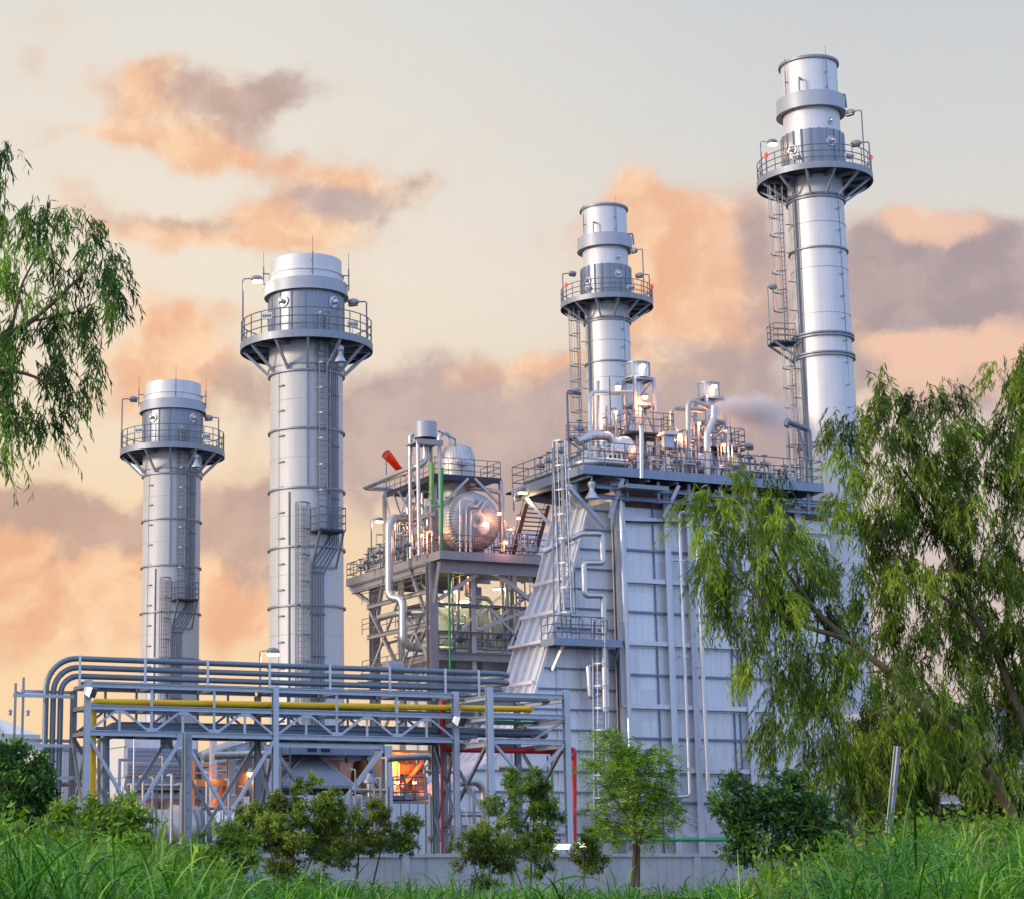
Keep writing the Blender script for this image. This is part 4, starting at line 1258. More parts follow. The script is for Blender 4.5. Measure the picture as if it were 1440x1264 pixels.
# second boiler's own casing, deep under the deck
bb = thing('boiler_house', UB(6, 8, 0), 'lavender clad boiler block half hidden behind the open steel tower', 'boiler')
m = MB().fbox(UB, 1.4, 22, 5.2, 10.0, 0, ZD - 3.0); build('casing_wall', m, 'casing', bb)
z = 2.2
while z < ZD - 3.4:
    m = MB(); m.fbox(UB, 1.4, 22, 4.95, 5.198, z - .06, z + .06); m.fbox(UB, 1.15, 1.398, 5.0, 10.0, z - .06, z + .06); build('stiffener', m, 'casing_rib', bb); z += 1.83
for t in (1.5, 3.6, 5.6, 7.6, 10, 12.5):
    m = MB().fbox(UB, t - .2, t + .2, 4.6, 4.948, 0, ZD - 2.6); build('column', m, 'casing_rib', bb)
# pieces of its far roof: pale wall and pipes glimpsed past the drum
m = MB().fbox(UB, tD1 - 2.4, tD1 + 8, 9, 13, ZD + .2, ZD + 3.4); build('roof_cabin', m, 'casing_warm', bb)
m = MB().fbox(UB, 1.3, 22, 5.1, 10.2, ZD - 2.95, ZD - 2.7); build('roof_deck', m, 'deck_dark', bb)

# the big feed water drum
sH = 2.2
c = SB(665, 733, sH); rD = 42 / ppm(c); LD = 10.5
drum = thing('feed_water_drum', Vector((c.x, c.y, ZD)), 'huge silver horizontal drum with a radially seamed round end on the open tower', 'drum')
hp = [(0.002, -.42), (.3, -.405), (.55, -.36), (.78, -.26), (.92, -.14), (1.0, .05)]
m = MB().lathe(c, Q, [(r * rD, h * rD) for r, h in hp] + [(rD, LD), (rD * .8, LD + .6), (.01, LD + .9)], 64)
build('drum_shell', m, 'insul_matte', drum)
m = MB()
for i in range(int(LD / .62)):
    m.lathe(c + Q * (.3 + i * .62), Q, [(rD - .003, 0), (rD + .022, .02), (rD - .003, .04)], 56, caps=False)
build('jacket_band', m, 'insul_worn', drum)
m = MB()
for i in range(56):
    a = i * 2 * math.pi / 56; d = A * math.cos(a) + Z * math.sin(a)
    for (r0, h0), (r1, h1) in zip(hp[1:], hp[2:]):
        m.bar(c + d * r0 * rD + Q * (h0 * rD - .008), c + d * r1 * rD + Q * (h1 * rD - .008), .05, .06)
build('head_seam', m, 'galv_warm', drum)
mc = SB(679, 741, sH - .8)
m = MB().lathe(mc + Q * .25, -Q, [(.5, -.2), (.5, .3), (.42, .32), (.42, .36), (.0, .38)], 26); m.bar(mc - Q * .14 - A * .45, mc - Q * .14 + A * .45, .03)
build('manhole', m, 'insul', drum)
hc = SB(675, 730, sH - .9)
build('nozzle', MB().lathe(hc + Q * .2, -Q, [(.3, 0), (.3, .25), (.12, .3), (.12, .5), (.2, .5), (.2, .56), (0, .57)], 16), 'insul_worn', drum)
m = MB()
for k in (1.5, 5.0, 8.6):
    m.box(c + Q * k - Z * (c.z - ZD) * .5 - Z * rD * .2, A * rD * .75, Q * .18, Z * ((c.z - ZD) * .5 - rD * .22))
build('saddle', m, 'galv_warm', drum)

def bpipe(pts, r, label, mat='insul', seam=.9, n=12, bend=None, name='insulated_pipe', cat='pipe', group='pipes of the drum tower'):
    w = [SB(x, y, s) for x, y, s in pts]
    return single(name, MB().pipe(w, r, bend if bend is not None else r * 2.4, n, seam=seam), mat, label, cat, group)
f0 = sH - 1.35
bpipe([(647, 775, f0), (647, 702, f0), (664, 704, f0 + .1), (670, 702, f0 + .6)], .075, 'thin riser in front of the drum end, tallest of its three', seam=0)
bpipe([(655, 775, f0), (655, 710, f0), (671, 711, f0), (677, 703, f0 + .6)], .075, 'thin riser in front of the drum end, middle of its three', seam=0)
bpipe([(661.5, 775, f0), (661.5, 718, f0), (674, 718, f0), (684, 704, f0 + .6)], .075, 'thin riser in front of the drum end, shortest of its three', seam=0)
bpipe([(656, 706, 5.0), (657, 688, 4.0), (664, 685, 3.2), (706, 692, 2.4), (706, 776, 2.4)], .17, 'silver pipe arching over the drum and down its right flank', 'insul_worn')
# deaerator dome
dc = SB(644, 668, 5.0); rr = 24.5 / ppm(dc); ztop = zb(644, 625, 5.0)
dea = thing('deaerator', Vector((dc.x, dc.y, ZD + 2)), 'domed silver vessel standing on the big drum above the upper platform', 'vessel')
hh = ztop - ZU
m = MB().lathe(Vector((dc.x, dc.y, ZU)), Z, [(rr * .5, c.z + rD * .8 - ZU), (rr * .9, -1.3), (rr, -.9), (rr, hh * .55), (rr * .93, hh * .74), (rr * .75, hh * .89), (rr * .42, hh * .98), (.002, hh)], 48)
build('vessel_shell', m, 'insul_matte', dea)
m = MB()
pr = [(rr, hh * .55), (rr * .93, hh * .74), (rr * .75, hh * .89), (rr * .42, hh * .98)]
for i in range(36):
    a = i * 2 * math.pi / 36; d = Vector((math.cos(a), math.sin(a), 0)); b0 = Vector((dc.x, dc.y, ZU))
    for (r0, h0), (r1, h1) in zip(pr, pr[1:]):
        m.bar(b0 + d * (r0 + .006) + Z * h0, b0 + d * (r1 + .006) + Z * h1, .025)
for k in range(4):
    m.lathe(Vector((dc.x, dc.y, ZU - .3 + k * .5)), Z, [(rr, 0), (rr + .02, .02), (rr, .04)], 48, caps=False)
build('jacket_band', m, 'insul_worn', dea)
nz = SB(652, 646, 5.0 - rr - .25)
build('side_manhole', MB().lathe(nz + Q * .4, -Q, [(.42, 0), (.42, .45), (.36, .47), (0, .49)], 24), 'insul', dea)
bpipe([(634, 640, 5.0), (634, 610, 5.0), (618, 608, 5.0), (618, 640, 5.0)], .16, 'silver pipe hooking out of the top of the domed vessel', bend=.45, seam=.5)
bpipe([(616, 606, 3.4), (640, 618, 3.4), (640, 626, 4.4)], .07, 'thin sloping pipe over the domed vessel', 'insul_worn', seam=0)
# flash tank on its stand
sT = 1.9
tc0 = SB(598.5, 620, sT + .8); rT = 16 / ppm(tc0)
st = thing('flash_tank', Vector((tc0.x, tc0.y, ZD)), 'plain grey open-bottomed tank on a tall stand, highest thing on the open tower', 'tank')
z0, z1 = zb(598, 617, sT + .8), zb(598, 594.5, sT + .8)
m = MB().lathe(Vector((tc0.x, tc0.y, z0)), Z, [(rT * .94, .2), (rT * .95, 0), (rT, 0), (rT, z1 - z0 - .04), (rT * .96, z1 - z0), (.01, z1 - z0 + .02)], 36, caps=False)
build('tank_shell', m, 'silencer', st)
zs0 = zb(598, 626, sT + .8)
for px, s in ((588.5, sT), (619, sT), (577, sT + 1.6), (606, sT + 1.6)):
    t = tb(px, 700, s)
    build('leg', MB().tube([UB(t, s, ZD), UB(t, s, zs0)], .13, 10), 'galv_warm_light', st)
m = MB().fbox(UB, tb(588, 626, sT) - .1, tb(619, 626, sT) + .1, sT - .1, sT + 1.8, zs0, zs0 + .12); m.fbox(UB, tb(588, 626, sT) - .15, tb(619, 626, sT) + .15, sT - .18, sT - .103, zs0 - .16, zs0 + .2)
build('stand_top', m, 'galv_warm', st)
m = MB()
for k in range(3):
    a0 = ZD + .6 + k * 2.0; s_ = -1 if k % 2 else 1
    tl, trr = tb(588.5, 700, sT), tb(577, 700, sT + 1.6)
    m.bar(UB(tl, sT, a0 if s_ > 0 else a0 + 1.8), UB(trr, sT + 1.6, a0 + 1.8 if s_ > 0 else a0), .08)
    m.bar(UB(tl, sT, a0), UB(trr, sT + 1.6, a0), .08)
for k in (.6, 1.5):
    m.bar(Vector((tc0.x, tc0.y, zs0 + .1)) + A * (k - 1.05) * .9, Vector((tc0.x, tc0.y, z0 + .1)) + A * (k - 1.05) * .9, .1)
build('stand_brace', m, 'galv_warm', st)
# overflow pipe sweeping out over the left edge
m = MB().pipe([SB(598, 622, sT + .8), SB(598, 648, sT + .8), SB(588, 655, sT + .8)] + [UB(tb(588, 655, sT + .8) - .15, 6.0, zb(588, 655, sT + .8)), UB(tb(588, 655, sT + .8) - .15, UB.inv(TB(514, 684, tb(588, 655, sT + .8) - .15))[1], zb(588, 655, sT + .8))], .22, .5, 14, seam=.42)
w_end = UB(tb(588, 655, sT + .8) - .15, UB.inv(TB(514, 684, tb(588, 655, sT + .8) - .15))[1], zb(588, 655, sT + .8))
m.pipe([w_end - Q * .1, w_end + Q * .25 + A * .1, w_end + A * 2.2 + Q * .2], .22, .3, 14, seam=.42)
single('overflow_pipe', m, 'insul', 'thick silver pipe from the grey tank sweeping out over the railing', 'pipe', 'pipes of the drum tower')
bpipe([(577, 640, sT + 1.6), (577, 612, sT + 1.6), (585, 612, sT + 1.6)], .16, 'silver stub rising behind the grey tank', seam=.5)
# big insulated pipe with steps on the left
s1 = 4.6
bpipe([(590, 728, s1 + 1), (547, 728, s1), (547, 841, s1), (567, 840, s1 - 1.2), (567, 908, s1 - 1.2), (600, 912, s1 - 1.2), (655, 915, s1 - 1.2)], .29, 'big shiny insulated pipe stepping down the left side of the open tower', bend=.75, seam=.62)
bpipe([(533, 868, 7), (560, 862, 4.5), (598, 860, 2.2)], .2, 'silver pipe crossing low behind the stepping pipe', 'insul_worn')
# green pipes
bpipe([(607, 625, 2.4), (607, 650, 2.4)], .06, 'thin dark green pipe under the grey tank', 'green', 0, name='green_pipe')
bpipe([(607, 650, 2.4), (607, 703, 2.4)], .17, 'thick light green pipe section below the grey tank', 'green_light', 0, name='green_pipe')
bpipe([(607, 706, 2.2), (609, 711, 1.2), (621, 711, .8)], .07, 'short green link pipe between the two green risers', 'green', 0, name='green_pipe')
bpipe([(621, 657, .7), (621, 775, .7)], .12, 'long green riser at the tower corner', 'green', 0, name='green_pipe')
bpipe([(631, 793, 1.0), (633, 940, 1.0)], .075, 'thin bright green pipe below the deck', 'green', 0, name='green_pipe')
bpipe([(633, 812, 1.0), (655, 806, 2.4)], .06, 'short green branch pipe under the deck', 'green', 0, name='green_pipe')
# silver pipes under the deck
US = [([(655, 818, 2), (655, 838, 2), (690, 842, 2), (692, 905, 2)], .17, 'bent silver pipe under the deck beside the strip lamps'), ([(636, 800, 2.4), (636, 905, 2.4)], .1, 'straight silver riser under the deck corner'),
      ([(645, 800, 2.4), (645, 905, 2.4)], .1, 'second straight silver riser from the deck corner'), ([(706, 810, 2.6), (706, 918, 2.6)], .14, 'straight silver riser right of the bent pipe'), ([(713, 810, 2.6), (713, 918, 2.6)], .14, 'straight silver riser close against its neighbour on the right'),
      ([(640, 915, 1.6), (700, 918, 1.6), (745, 920, 1.6)], .16, 'silver pipe lying along the lower deck')]
for pts, r, lb in US: bpipe(pts, r, lb, 'insul_worn', 1.2)
# equipment on the left part of the deck
for i, (px, py, s, lb) in enumerate([(516, 790, 9.5, 'valve nearest the free left end of the tower deck'), (525, 782, 8.6, 'valve second from the free left end of the tower deck'), (533, 776, 7.6, 'valve beside the top of the stepping pipe'), (508, 797, 10.6, 'lowest valve at the free left end of the tower deck'),
                          (560, 770, 3, 'valve just right of the stepping pipe'), (572, 765, 2, 'valve behind the railing near the tower corner')]):
    valve(SB(px, py, s), lb, wheel='rail', size=.95)
for i, (t, s, h, lb) in enumerate([(.8, 11, 2.2, 'tall looped pipe by the deck lamp post'), (1.0, 9.6, 2.6, 'highest looped pipe by the deck lamp post'), (.6, 8.3, 2.0, 'looped pipe left of the stepping pipe'), (.7, 6.6, 2.4, 'looped pipe right of the stepping pipe'), (1.2, 5.2, 3.2, 'tall looped pipe beside the drum flank'), (.7, 3.4, 1.9, 'looped pipe close to the tower corner')]):
    m = MB().pipe([UB(t, s, ZD), UB(t, s, ZD + h), UB(t, s - .8, ZD + h), UB(t, s - .8, ZD)], .09, .2, 8, seam=.8)
    m.pipe([UB(t + .3, s + .2, ZD), UB(t + .3, s + .2, ZD + h * .8), UB(t + 1.3, s + .2, ZD + h * .8)], .07, .16, 8)
    single('small_pipe_loop', m, 'insul_worn' if i % 2 else 'insul', lb, 'pipe', 'pipe loops on the tower deck')
area_lamp(522, 731, 9.3, 2.4, 'lit lamp post at the left side of the tower deck', 'lamp_warm', UB)
# windsock
wm = SB(543, 638, 9.0); wt_ = SB(569, 666, 9.6)
ws = thing('windsock', Vector((wm.x, wm.y, ZU)), 'bright red windsock drooping from a short mast', 'windsock')
build('mast', MB().tube([Vector((wm.x, wm.y, ZU - .6)), Vector((wm.x, wm.y, wm.z + .1))], .035, 6), 'rail', ws)
dd = (wt_ - wm); L = dd.length
m = MB(); x, y, _ = basis(dd)
m.tube([wm - dd.normalized() * .06, wm, wm + dd * .3, wm + dd * .6 - Z * .08, wm + dd * .85 - Z * .05, wt_ - Z * .1], [.34, .36, .31, .25, .2, .15], 14, caps=False)
build('sock', m, 'windsock', ws)
m = MB(); m.tube([wm + (x * math.cos(a) + y * math.sin(a)) * .365 for a in [k * math.pi / 8 for k in range(17)]], .025, 5, caps=False); build('hoop', m, 'rail', ws)
# stair up to the near boiler's platform
b0 = SB(718, 777, 3.2); t0_ = UB.inv(b0)[0]
sw = thing('steel_stair', b0, 'steep open-tread steel stair between the drum deck and the near boiler platform', 'stair')
rise = zb(745, 708, .6) - ZD; run = 2.5; wS = 1.7
def spt(k, x, dz=0): return UB(t0_ + x, 3.2 - run * k, ZD + rise * k + dz)
for x in (0, wS):
    build('stringer', MB().bar(spt(0, x), spt(1, x), .08, .28, up=A), 'rust_steel', sw)
m = MB()
for k in range(1, 14):
    c_ = spt(k / 14, wS / 2); m.box(c_, A * (wS / 2 - .04), Q * .13, Z * .025)
build('tread', m, 'rust_steel', sw)
m = MB()
for x in (0, wS):
    m.tube([spt(0, x, 1.0), spt(1, x, 1.0)], .03, 6)
    for k in (0, .33, .66, 1): m.tube([spt(k, x), spt(k, x, 1.0)], .028, 5)
build('handrail', m, 'rust_steel', sw)
# strip lamps under the deck
for px, py, lb in ((702, 828, 'lit strip lamp under the deck, rightmost of three'), (634, 832, 'lit strip lamp under the deck near the corner column'), (651, 846, 'lit strip lamp under the deck, lowest of three')):
    p = SB(px, py, 3.0)
    st_ = thing('strip_lamp', p, lb, 'lamp', 'strip lamps under the tower deck')
    d = (A * .92 + Q * .2 - Z * -.12).normalized()
    build('housing', MB().bar(p - d * .55 + Z * .1, p + d * .55 + Z * .1, .22, .1), 'white_paint', st_)
    build('tube', MB().tube([p - d * .5, p + d * .5], .06, 8), 'lamp_tube', st_)
    lamp(p - Z * .3 - Q * .2, (.95, 1.0, .42), 48, .3)
# warm lamps by the drum
for px, py, s, W, lb in ((711, 762, -.2, 90, 'lit bulkhead lamp low on the deck edge below the drum'), (660, 812, 2.0, 60, 'lit bulkhead lamp under the deck girder'), (702, 722, .6, 150, 'lit bulkhead lamp at the right column in front of the drum'), (729, 728, 4.0, 240, 'lit bulkhead lamp between the drum and the stair'), (592, 752, 3.4, 130, 'lit bulkhead lamp behind the railing left of the drum')):
    p = SB(px, py, s); r_ = thing('bulkhead_lamp', p, lb, 'lamp', 'bulkhead lamps on the drum tower')
    h = MB().lathe(p + Z * .06, Z, [(.16, 0), (.16, .06), (.08, .18), (.03, .22)], 12); h = build('lamp_hood', h, 'lamp_body', r_)
    build('lamp_glass', MB().lathe(p, Z, [(0, -.1), (.1, -.08), (.13, 0), (.13, .055)], 12), 'lamp_orange', h)
    lamp(p - Z * .25 - Q * .15, (1, .34, .16), W, .15)

for t, s0, L, n, h, al, lb in ((.5, 10.6, 2.6, 7, 2.0, Q, 'manifold of risers at the free left end of the tower deck'), (.5, 7.2, 2.6, 7, 2.4, Q, 'manifold of risers behind the stepping pipe'), (.6, 3.6, 2.4, 6, 1.8, Q, 'manifold of risers along the drum flank near the tower corner'),
                               (tD1 - 2.3, 4.2, 1.8, 6, 2.6, A, 'manifold of risers between the drum and the steel stair'), (tD1 - 1.9, 1.0, 1.4, 5, 1.5, A, 'low manifold of risers right of the drum at the deck edge')):
    manifold(UB, t, s0, ZD, L, lb, n, h, along=al)
zl_ = zb(680, 924, 1.2) + .34
for t, s0, L, n, h, lb in ((tb(640, 920, 2.2), 2.2, 2.2, 7, 2.0, 'manifold of risers on the lower deck near the corner column'), (tb(690, 920, 2.6), 2.6, 2.4, 7, 2.8, 'taller manifold of risers on the lower deck below the strip lamps'), (tb(715, 920, 3.4), 3.4, 2.0, 5, 4.2, 'tallest manifold of risers on the lower deck')):
    manifold(UB, t, s0, zl_, L, lb, n, h)
# more frame behind: secondary columns, ties and crossed braces that fill the open tower
for t, s in ((ta_ + 3.0, 1.4), (ta_ + .2, 6.8), (tb_ - .2, 4.2)):
    build('column', MB().ibeam(UB(t, s, 0), UB(t, s, ZD - .6), .34, .34, .04, side=A), 'galv_warm_light', fb)
for (t0, s0, z0, t1, s1, z1) in ((ta_, 1.6, ZD - 7.5, ta_, 6.8, ZD - 2.4), (ta_, 6.8, ZD - 7.5, ta_, 1.6, ZD - 2.4), (ta_, 6.8, ZD - 7.5, ta_, 12, ZD - 2.4), (ta_, 12, ZD - 7.5, ta_, 6.8, ZD - 2.4), (ta_ + .3, 4.2, ZD - 7, tb_ - .3, 4.2, ZD - 1.5), (tb_ - .3, 4.2, ZD - 7, ta_ + .3, 4.2, ZD - 1.5), (ta_ + 3, 1.4, ZD - 5.4, tb_, 1.2, ZD - 2.0)):
    build('brace', MB().bar(UB(t0, s0, z0), UB(t1, s1, z1), .15), 'galv_warm_light', fb)
for z in (ZD - 2.4, ZD - 4.6, ZD - 7.6):
    build('tie_beam', MB().ibeam(UB(ta_ - .1, 1.8, z), UB(ta_ - .1, 12, z), .22, .3, side=A), 'galv_warm', fb)
    m = MB(); railing(m, [UB(ta_ - .5, 2, z + .2), UB(ta_ - .5, 12, z + .2)], 1.1, .03, 1.4); build('side_rail', m, 'rail', fb)
# upper posts, braces and pipes round the drum
for (x0, y0, x1, y1, s_) in ((541, 690, 552, 740, 9.5), (575, 690, 560, 735, 6.0), (590, 735, 606, 690, 3.0), (560, 690, 590, 740, 5.0)):
    build('brace', MB().bar(SB(x0, y0, s_), SB(x1, y1, s_), .11), 'galv_warm_light', fb)
for t, s, h, lb in ((1.2, 7.6, 4.6, 'slim tall riser left of the grey tank stand, taller of its pair'), (1.0, 8.4, 4.0, 'slim tall riser left of the grey tank stand, shorter of its pair'), (1.4, 5.6, 5.2, 'slim tall riser just behind the grey tank stand')):
    single('riser_pipe', MB().pipe([UB(t, s, ZD), UB(t, s, ZD + h), UB(t + 1.2, s + .2, ZD + h)], .10, .3, 10, seam=.9), 'insul_worn', lb, 'pipe', 'slim risers on the tower deck')
# ------------------------------------------------------------------ pipe rack along the front
_d = ray(119, HOR); RK = Frame((_d.x * 78, 78))
def SR(px, py, s=0.0): return RK.at_s(px, py, s)
def tr(px, py=1040, s=0.0): return RK.inv(SR(px, py, s))[0]
def zr(px, py, s=0.0): return SR(px, py, s).z
T0, T1, T2 = 0.0, tr(387), tr(641)
DR = 2.0
z_top = zr(119, 962); z_mid = zr(119, 993); z_bot = zr(119, 1029.5)
rack = thing('pipe_rack', RK(T2 / 2, 1, 0), 'long galvanised truss pipe rack on braced posts in front of the plant', 'pipe rack')
for t in (T0, T1, T2):
    for s in (0, DR):
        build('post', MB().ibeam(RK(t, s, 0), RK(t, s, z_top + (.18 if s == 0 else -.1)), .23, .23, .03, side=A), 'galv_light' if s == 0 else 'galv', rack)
def chord(t0, t1, s, z, w=.18, h=.2, mt='galv_light'):
    build('chord', MB().ibeam(RK(t0, s, z), RK(t1, s, z), w, h, .03, side=Q), mt, rack)
for (a_, b_) in ((T0, T1), (T1, T2)):
    for s in (0, DR):
        for z, h in ((z_top, .19), (z_mid, .19), (z_bot, .21)):
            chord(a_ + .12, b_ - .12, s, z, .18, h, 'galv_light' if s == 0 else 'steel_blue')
        n = 6; st = (b_ - a_) / n
        for k in range(n):
            lo, hi = z_bot + .1, z_mid - .1
            p0, p1 = (lo, hi) if k % 2 == 0 else (hi, lo)
            x0, x1 = a_ + k * st, a_ + (k + 1) * st
            e0, e1 = .12, .12
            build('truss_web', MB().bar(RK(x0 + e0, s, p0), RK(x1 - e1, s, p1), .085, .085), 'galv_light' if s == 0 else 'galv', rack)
            if k:
                up = z_top - .1 if (k % 2 == 0 or s > 0) else z_mid - .1
                m = MB().bar(RK(x0, s, z_bot + .1), RK(x0, s, up), .10, .09)
                if s == 0 and k % 2 == 0:
                    m.box(RK(x0, -.06, z_bot + .16), A * .22, Q * .008, Z * .08)
                elif s == 0:
                    m.box(RK(x0, -.06, z_mid - .16), A * .2, Q * .008, Z * .07)
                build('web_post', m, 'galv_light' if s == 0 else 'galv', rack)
    # cross beams at the three levels
    for k in range(7):
        x = a_ + (b_ - a_) * k / 6
        for z in (z_bot - .02, z_mid - .02):
            if k in (0, 6) or z < z_mid - .5 or k % 2 == 0:
                build('cross_beam', MB().bar(RK(x + .01, .12, z), RK(x + .01, DR - .12, z), .14, .16), 'galv', rack)
    for k in (0, 2, 4, 6):
        x = a_ + (b_ - a_) * k / 6
        build('cross_beam', MB().bar(RK(x, .1, z_top - .03), RK(x, DR - .1, z_top - .03), .13, .14), 'galv', rack)
# cable trays lying in the rack
for s, z, w in ((.75, z_mid + .10, .35), (1.55, z_top + .12, .35), (1.5, z_bot + .13, .6), (.5, z_bot + .13, .3)):
    m = MB().fbox(RK, T0 + .2, T2 + 1.2, s - w / 2, s + w / 2, z, z + .02); m.fbox(RK, T0 + .2, T2 + 1.2, s - w / 2 - .012, s - w / 2 - .001, z, z + .13); m.fbox(RK, T0 + .2, T2 + 1.2, s + w / 2 + .001, s + w / 2 + .012, z, z + .13)
    build('cable_tray', m, 'pipe_dark', rack)
# X bracing of the legs in half bays of the first bay, front and back
tm = (T0 + T1) / 2
for s in (0, DR):
    for (x0, x1) in ((T0, tm), (tm, T1)):
        for p, q in ((x0, x1), (x1, x0)):
            zt = z_bot - .2
            build('leg_brace', MB().bar(RK(p + (.1 if p < q else -.1), s + (.06 if p < q else -.06), zt), RK(q, s + (.06 if p < q else -.06), .3), .13, .12, up=Q), 'galv_light' if s == 0 else 'galv', rack)
    m = MB().box(RK(tm, s - .05 if s == 0 else s + .05, z_bot - .22), A * .26, Q * .01, Z * .26)
    build('gusset', m, 'galv_light', rack)
for t in (T0, T1, T2):
    zz = [z_bot - .15, z_bot * .52, .4]
    for a_, b_ in zip(zz, zz[1:]):
        build('leg_brace', MB().bar(RK(t + .05, .1, a_), RK(t + .05, DR - .1, b_), .11), 'galv', rack)
        build('leg_brace', MB().bar(RK(t - .05, DR - .1, a_), RK(t - .05, .1, b_), .11), 'galv', rack)
    build('cross_beam', MB().bar(RK(t, .12, z_bot * .28), RK(t, DR - .12, z_bot * .28), .14, .2), 'galv_light', rack)
# cross frame standing in front of the rack's right end
SF = -2.3
cf = thing('pipe_rack', RK(tr(742, 1040, SF), -1, 0), 'short galvanised cross rack with an X brace at the right end of the long rack', 'pipe rack')
u0, u1 = tr(689, 1040, SF), tr(797, 1040, SF)
for t in (u0, u1):
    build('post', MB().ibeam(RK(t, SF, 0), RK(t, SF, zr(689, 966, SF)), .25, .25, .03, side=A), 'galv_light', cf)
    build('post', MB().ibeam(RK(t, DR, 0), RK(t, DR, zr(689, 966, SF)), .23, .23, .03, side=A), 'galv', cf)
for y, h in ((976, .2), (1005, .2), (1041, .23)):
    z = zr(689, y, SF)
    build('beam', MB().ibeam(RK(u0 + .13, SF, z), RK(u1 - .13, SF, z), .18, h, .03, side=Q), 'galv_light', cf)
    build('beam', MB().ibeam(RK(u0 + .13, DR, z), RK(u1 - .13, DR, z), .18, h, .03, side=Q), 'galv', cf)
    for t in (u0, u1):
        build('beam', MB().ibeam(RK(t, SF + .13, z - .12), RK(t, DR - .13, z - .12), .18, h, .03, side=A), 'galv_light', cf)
z = zr(689, 1162, SF)
build('beam', MB().ibeam(RK(u0 + .13, SF, z), RK(u1 - .13, SF, z), .18, .2, .03, side=Q), 'galv_light', cf)
build('beam', MB().ibeam(RK(u0, SF + .13, z), RK(u0, DR - .13, z), .18, .2, .03, side=A), 'galv_light', cf)
for p, q, o in (((694, 1044), (792, 1160), .07), ((792, 1048), (694, 1160), -.07)):
    build('x_brace', MB().bar(SR(*p, SF + o), SR(*q, SF + o), .12, .11), 'galv_light', cf)
zb_, zm_ = zr(689, 1041, SF), zr(689, 1162, SF)
for t in (u0, u1):
    build('x_brace', MB().bar(RK(t, SF + .1, zb_), RK(t, DR - .1, zm_), .12), 'galv', cf)
    build('x_brace', MB().bar(RK(t, DR - .1, zb_), RK(t, SF + .1, zm_), .12), 'galv', cf)
build('x_brace', MB().bar(RK(u1, .2, zr(689, 1041, SF) + .1), RK(u1, DR - .2, zr(689, 1005, SF)), .1), 'galv', cf)
build('x_brace', MB().bar(RK(u1 - .1, SF, zr(689, 1005, SF) - .15), RK(u1 - 1.1, SF + .9, zr(689, 1041, SF) + .1), .1), 'galv', cf)
# trays fanning out to the right
for s, y in ((-.6, 986), (.4, 1012), (.8, 1046)):
    z = zr(740, y, s); m = MB().fbox(RK, T2 + 1.3, tr(780, y, s), s - .3, s + .3, z, z + .02); m.fbox(RK, T2 + 1.3, tr(780, y, s), s - .33, s - .302, z, z + .12)
    build('cable_tray', m, 'pipe_dark', cf)
# pipes carried by the racks
def rpipe(pts, r, label, mat, s_default=1.0, bend=None, seam=0, n=12, grp='pipes on the pipe rack', name='rack_pipe'):
    w = [SR(*p) if len(p) == 3 else SR(*p, s_default) for p in pts]
    return single(name, MB().pipe(w, r, bend if bend is not None else r * 3, n, arc=8, seam=seam), mat, label, 'pipe', grp)
zy = z_mid + .11 + .1
sy = .42
rpipe([(128, 1262, sy), (128, 986, sy), (700, 996, sy), (746, 997, sy), (738, 1001, sy + 2.5)], .125, 'bright yellow pipe running along the rack and down its left end', 'yellow', bend=.3)
q = SR(129, 1020, sy - .02); single('rack_pipe', MB().tube([Vector((q.x, q.y, 0)), Vector((q.x, q.y, zr(129, 1001, sy)))], .185, 14), 'yellow', 'fat yellow sleeve round the drop at the left end of the rack', 'pipe', 'pipes on the pipe rack')
for i, (yl, yr, xl, xr, s, w1, lb) in enumerate([(924, 942, 66, 727, 1.5, 'top', 'dark steel pipe sweeping over the rack, uppermost and outermost of the three'), (937, 953, 76, 724, 1.5, 'mid', 'dark steel pipe over the rack, middle of the three'), (949.5, 964, 86, 712, 1.5, 'low', 'dark steel pipe over the rack, lowest and innermost of the three')]):
    pz = SR(xl, yl, s); ztp = pz.z
    t_l = RK.inv(pz)[0]; t_r = RK.inv(SR(xr, yr, s))[0]
    w = [RK(t_l, s, 0), RK(t_l, s, ztp), RK(t_r, s, ztp), RK(t_r + .05, s + 3.2, ztp), RK(t_r - 6, s + 3.3, ztp)]
    m = MB().pipe(w, .115, [1.25, 1.0, .72][i], 14, arc=10, seam=6.0, seam_h=.02)
    single('rack_pipe', m, 'pipe_dark', lb, 'pipe', 'pipes on the pipe rack')
    if i == 0: t_first = t_l; z_first = ztp
# hangers of the three pipes
m = MB()
for px in (112, 204, 292, 379, 464, 548, 626, 673):
    t = tr(px, 950, 1.38)
    build('pipe_stanchion', MB().bar(RK(t, 1.36, z_top + .05), RK(t, 1.36, z_first + .12), .10, .08), 'galv_light', rack)
rpipe([(147, 1262, .9), (147, 1021, .9), (758, 1031, .9), (765, 1032, .95), (760, 1032, 3.5)], .2, 'big blue grey pipe lying inside the truss and dropping behind the yellow pipe', 'pipe_dark', bend=.55, seam=5)
rpipe([(138, 1262, 1.3), (138, 1040, 1.3), (160, 1034, 1.3)], .11, 'silver banded pipe beside the yellow drop pipe', 'insul_worn', seam=.9)
rpipe([(122.5, 1262, .3), (122.5, 980, .3), (126, 976, .9)], .04, 'thin green pipe at the left rack post', 'green')
rpipe([(622, 985, .6), (622, 1053, .6), (783, 1056, .6)], .12, 'dark red fire pipe dropping from the rack and running to the right', 'red', bend=.2)
rpipe([(770, 1056, .6), (800, 1056, -1.2), (807, 1052, -1.6), (807, 1200, -1.6)], .12, 'red fire pipe turning down to the ground beside the cross rack', 'red', bend=.3)
rpipe([(622, 1053, .85), (622, 1200, .85)], .05, 'thin rusty red pipe standing by the double posts', 'red')
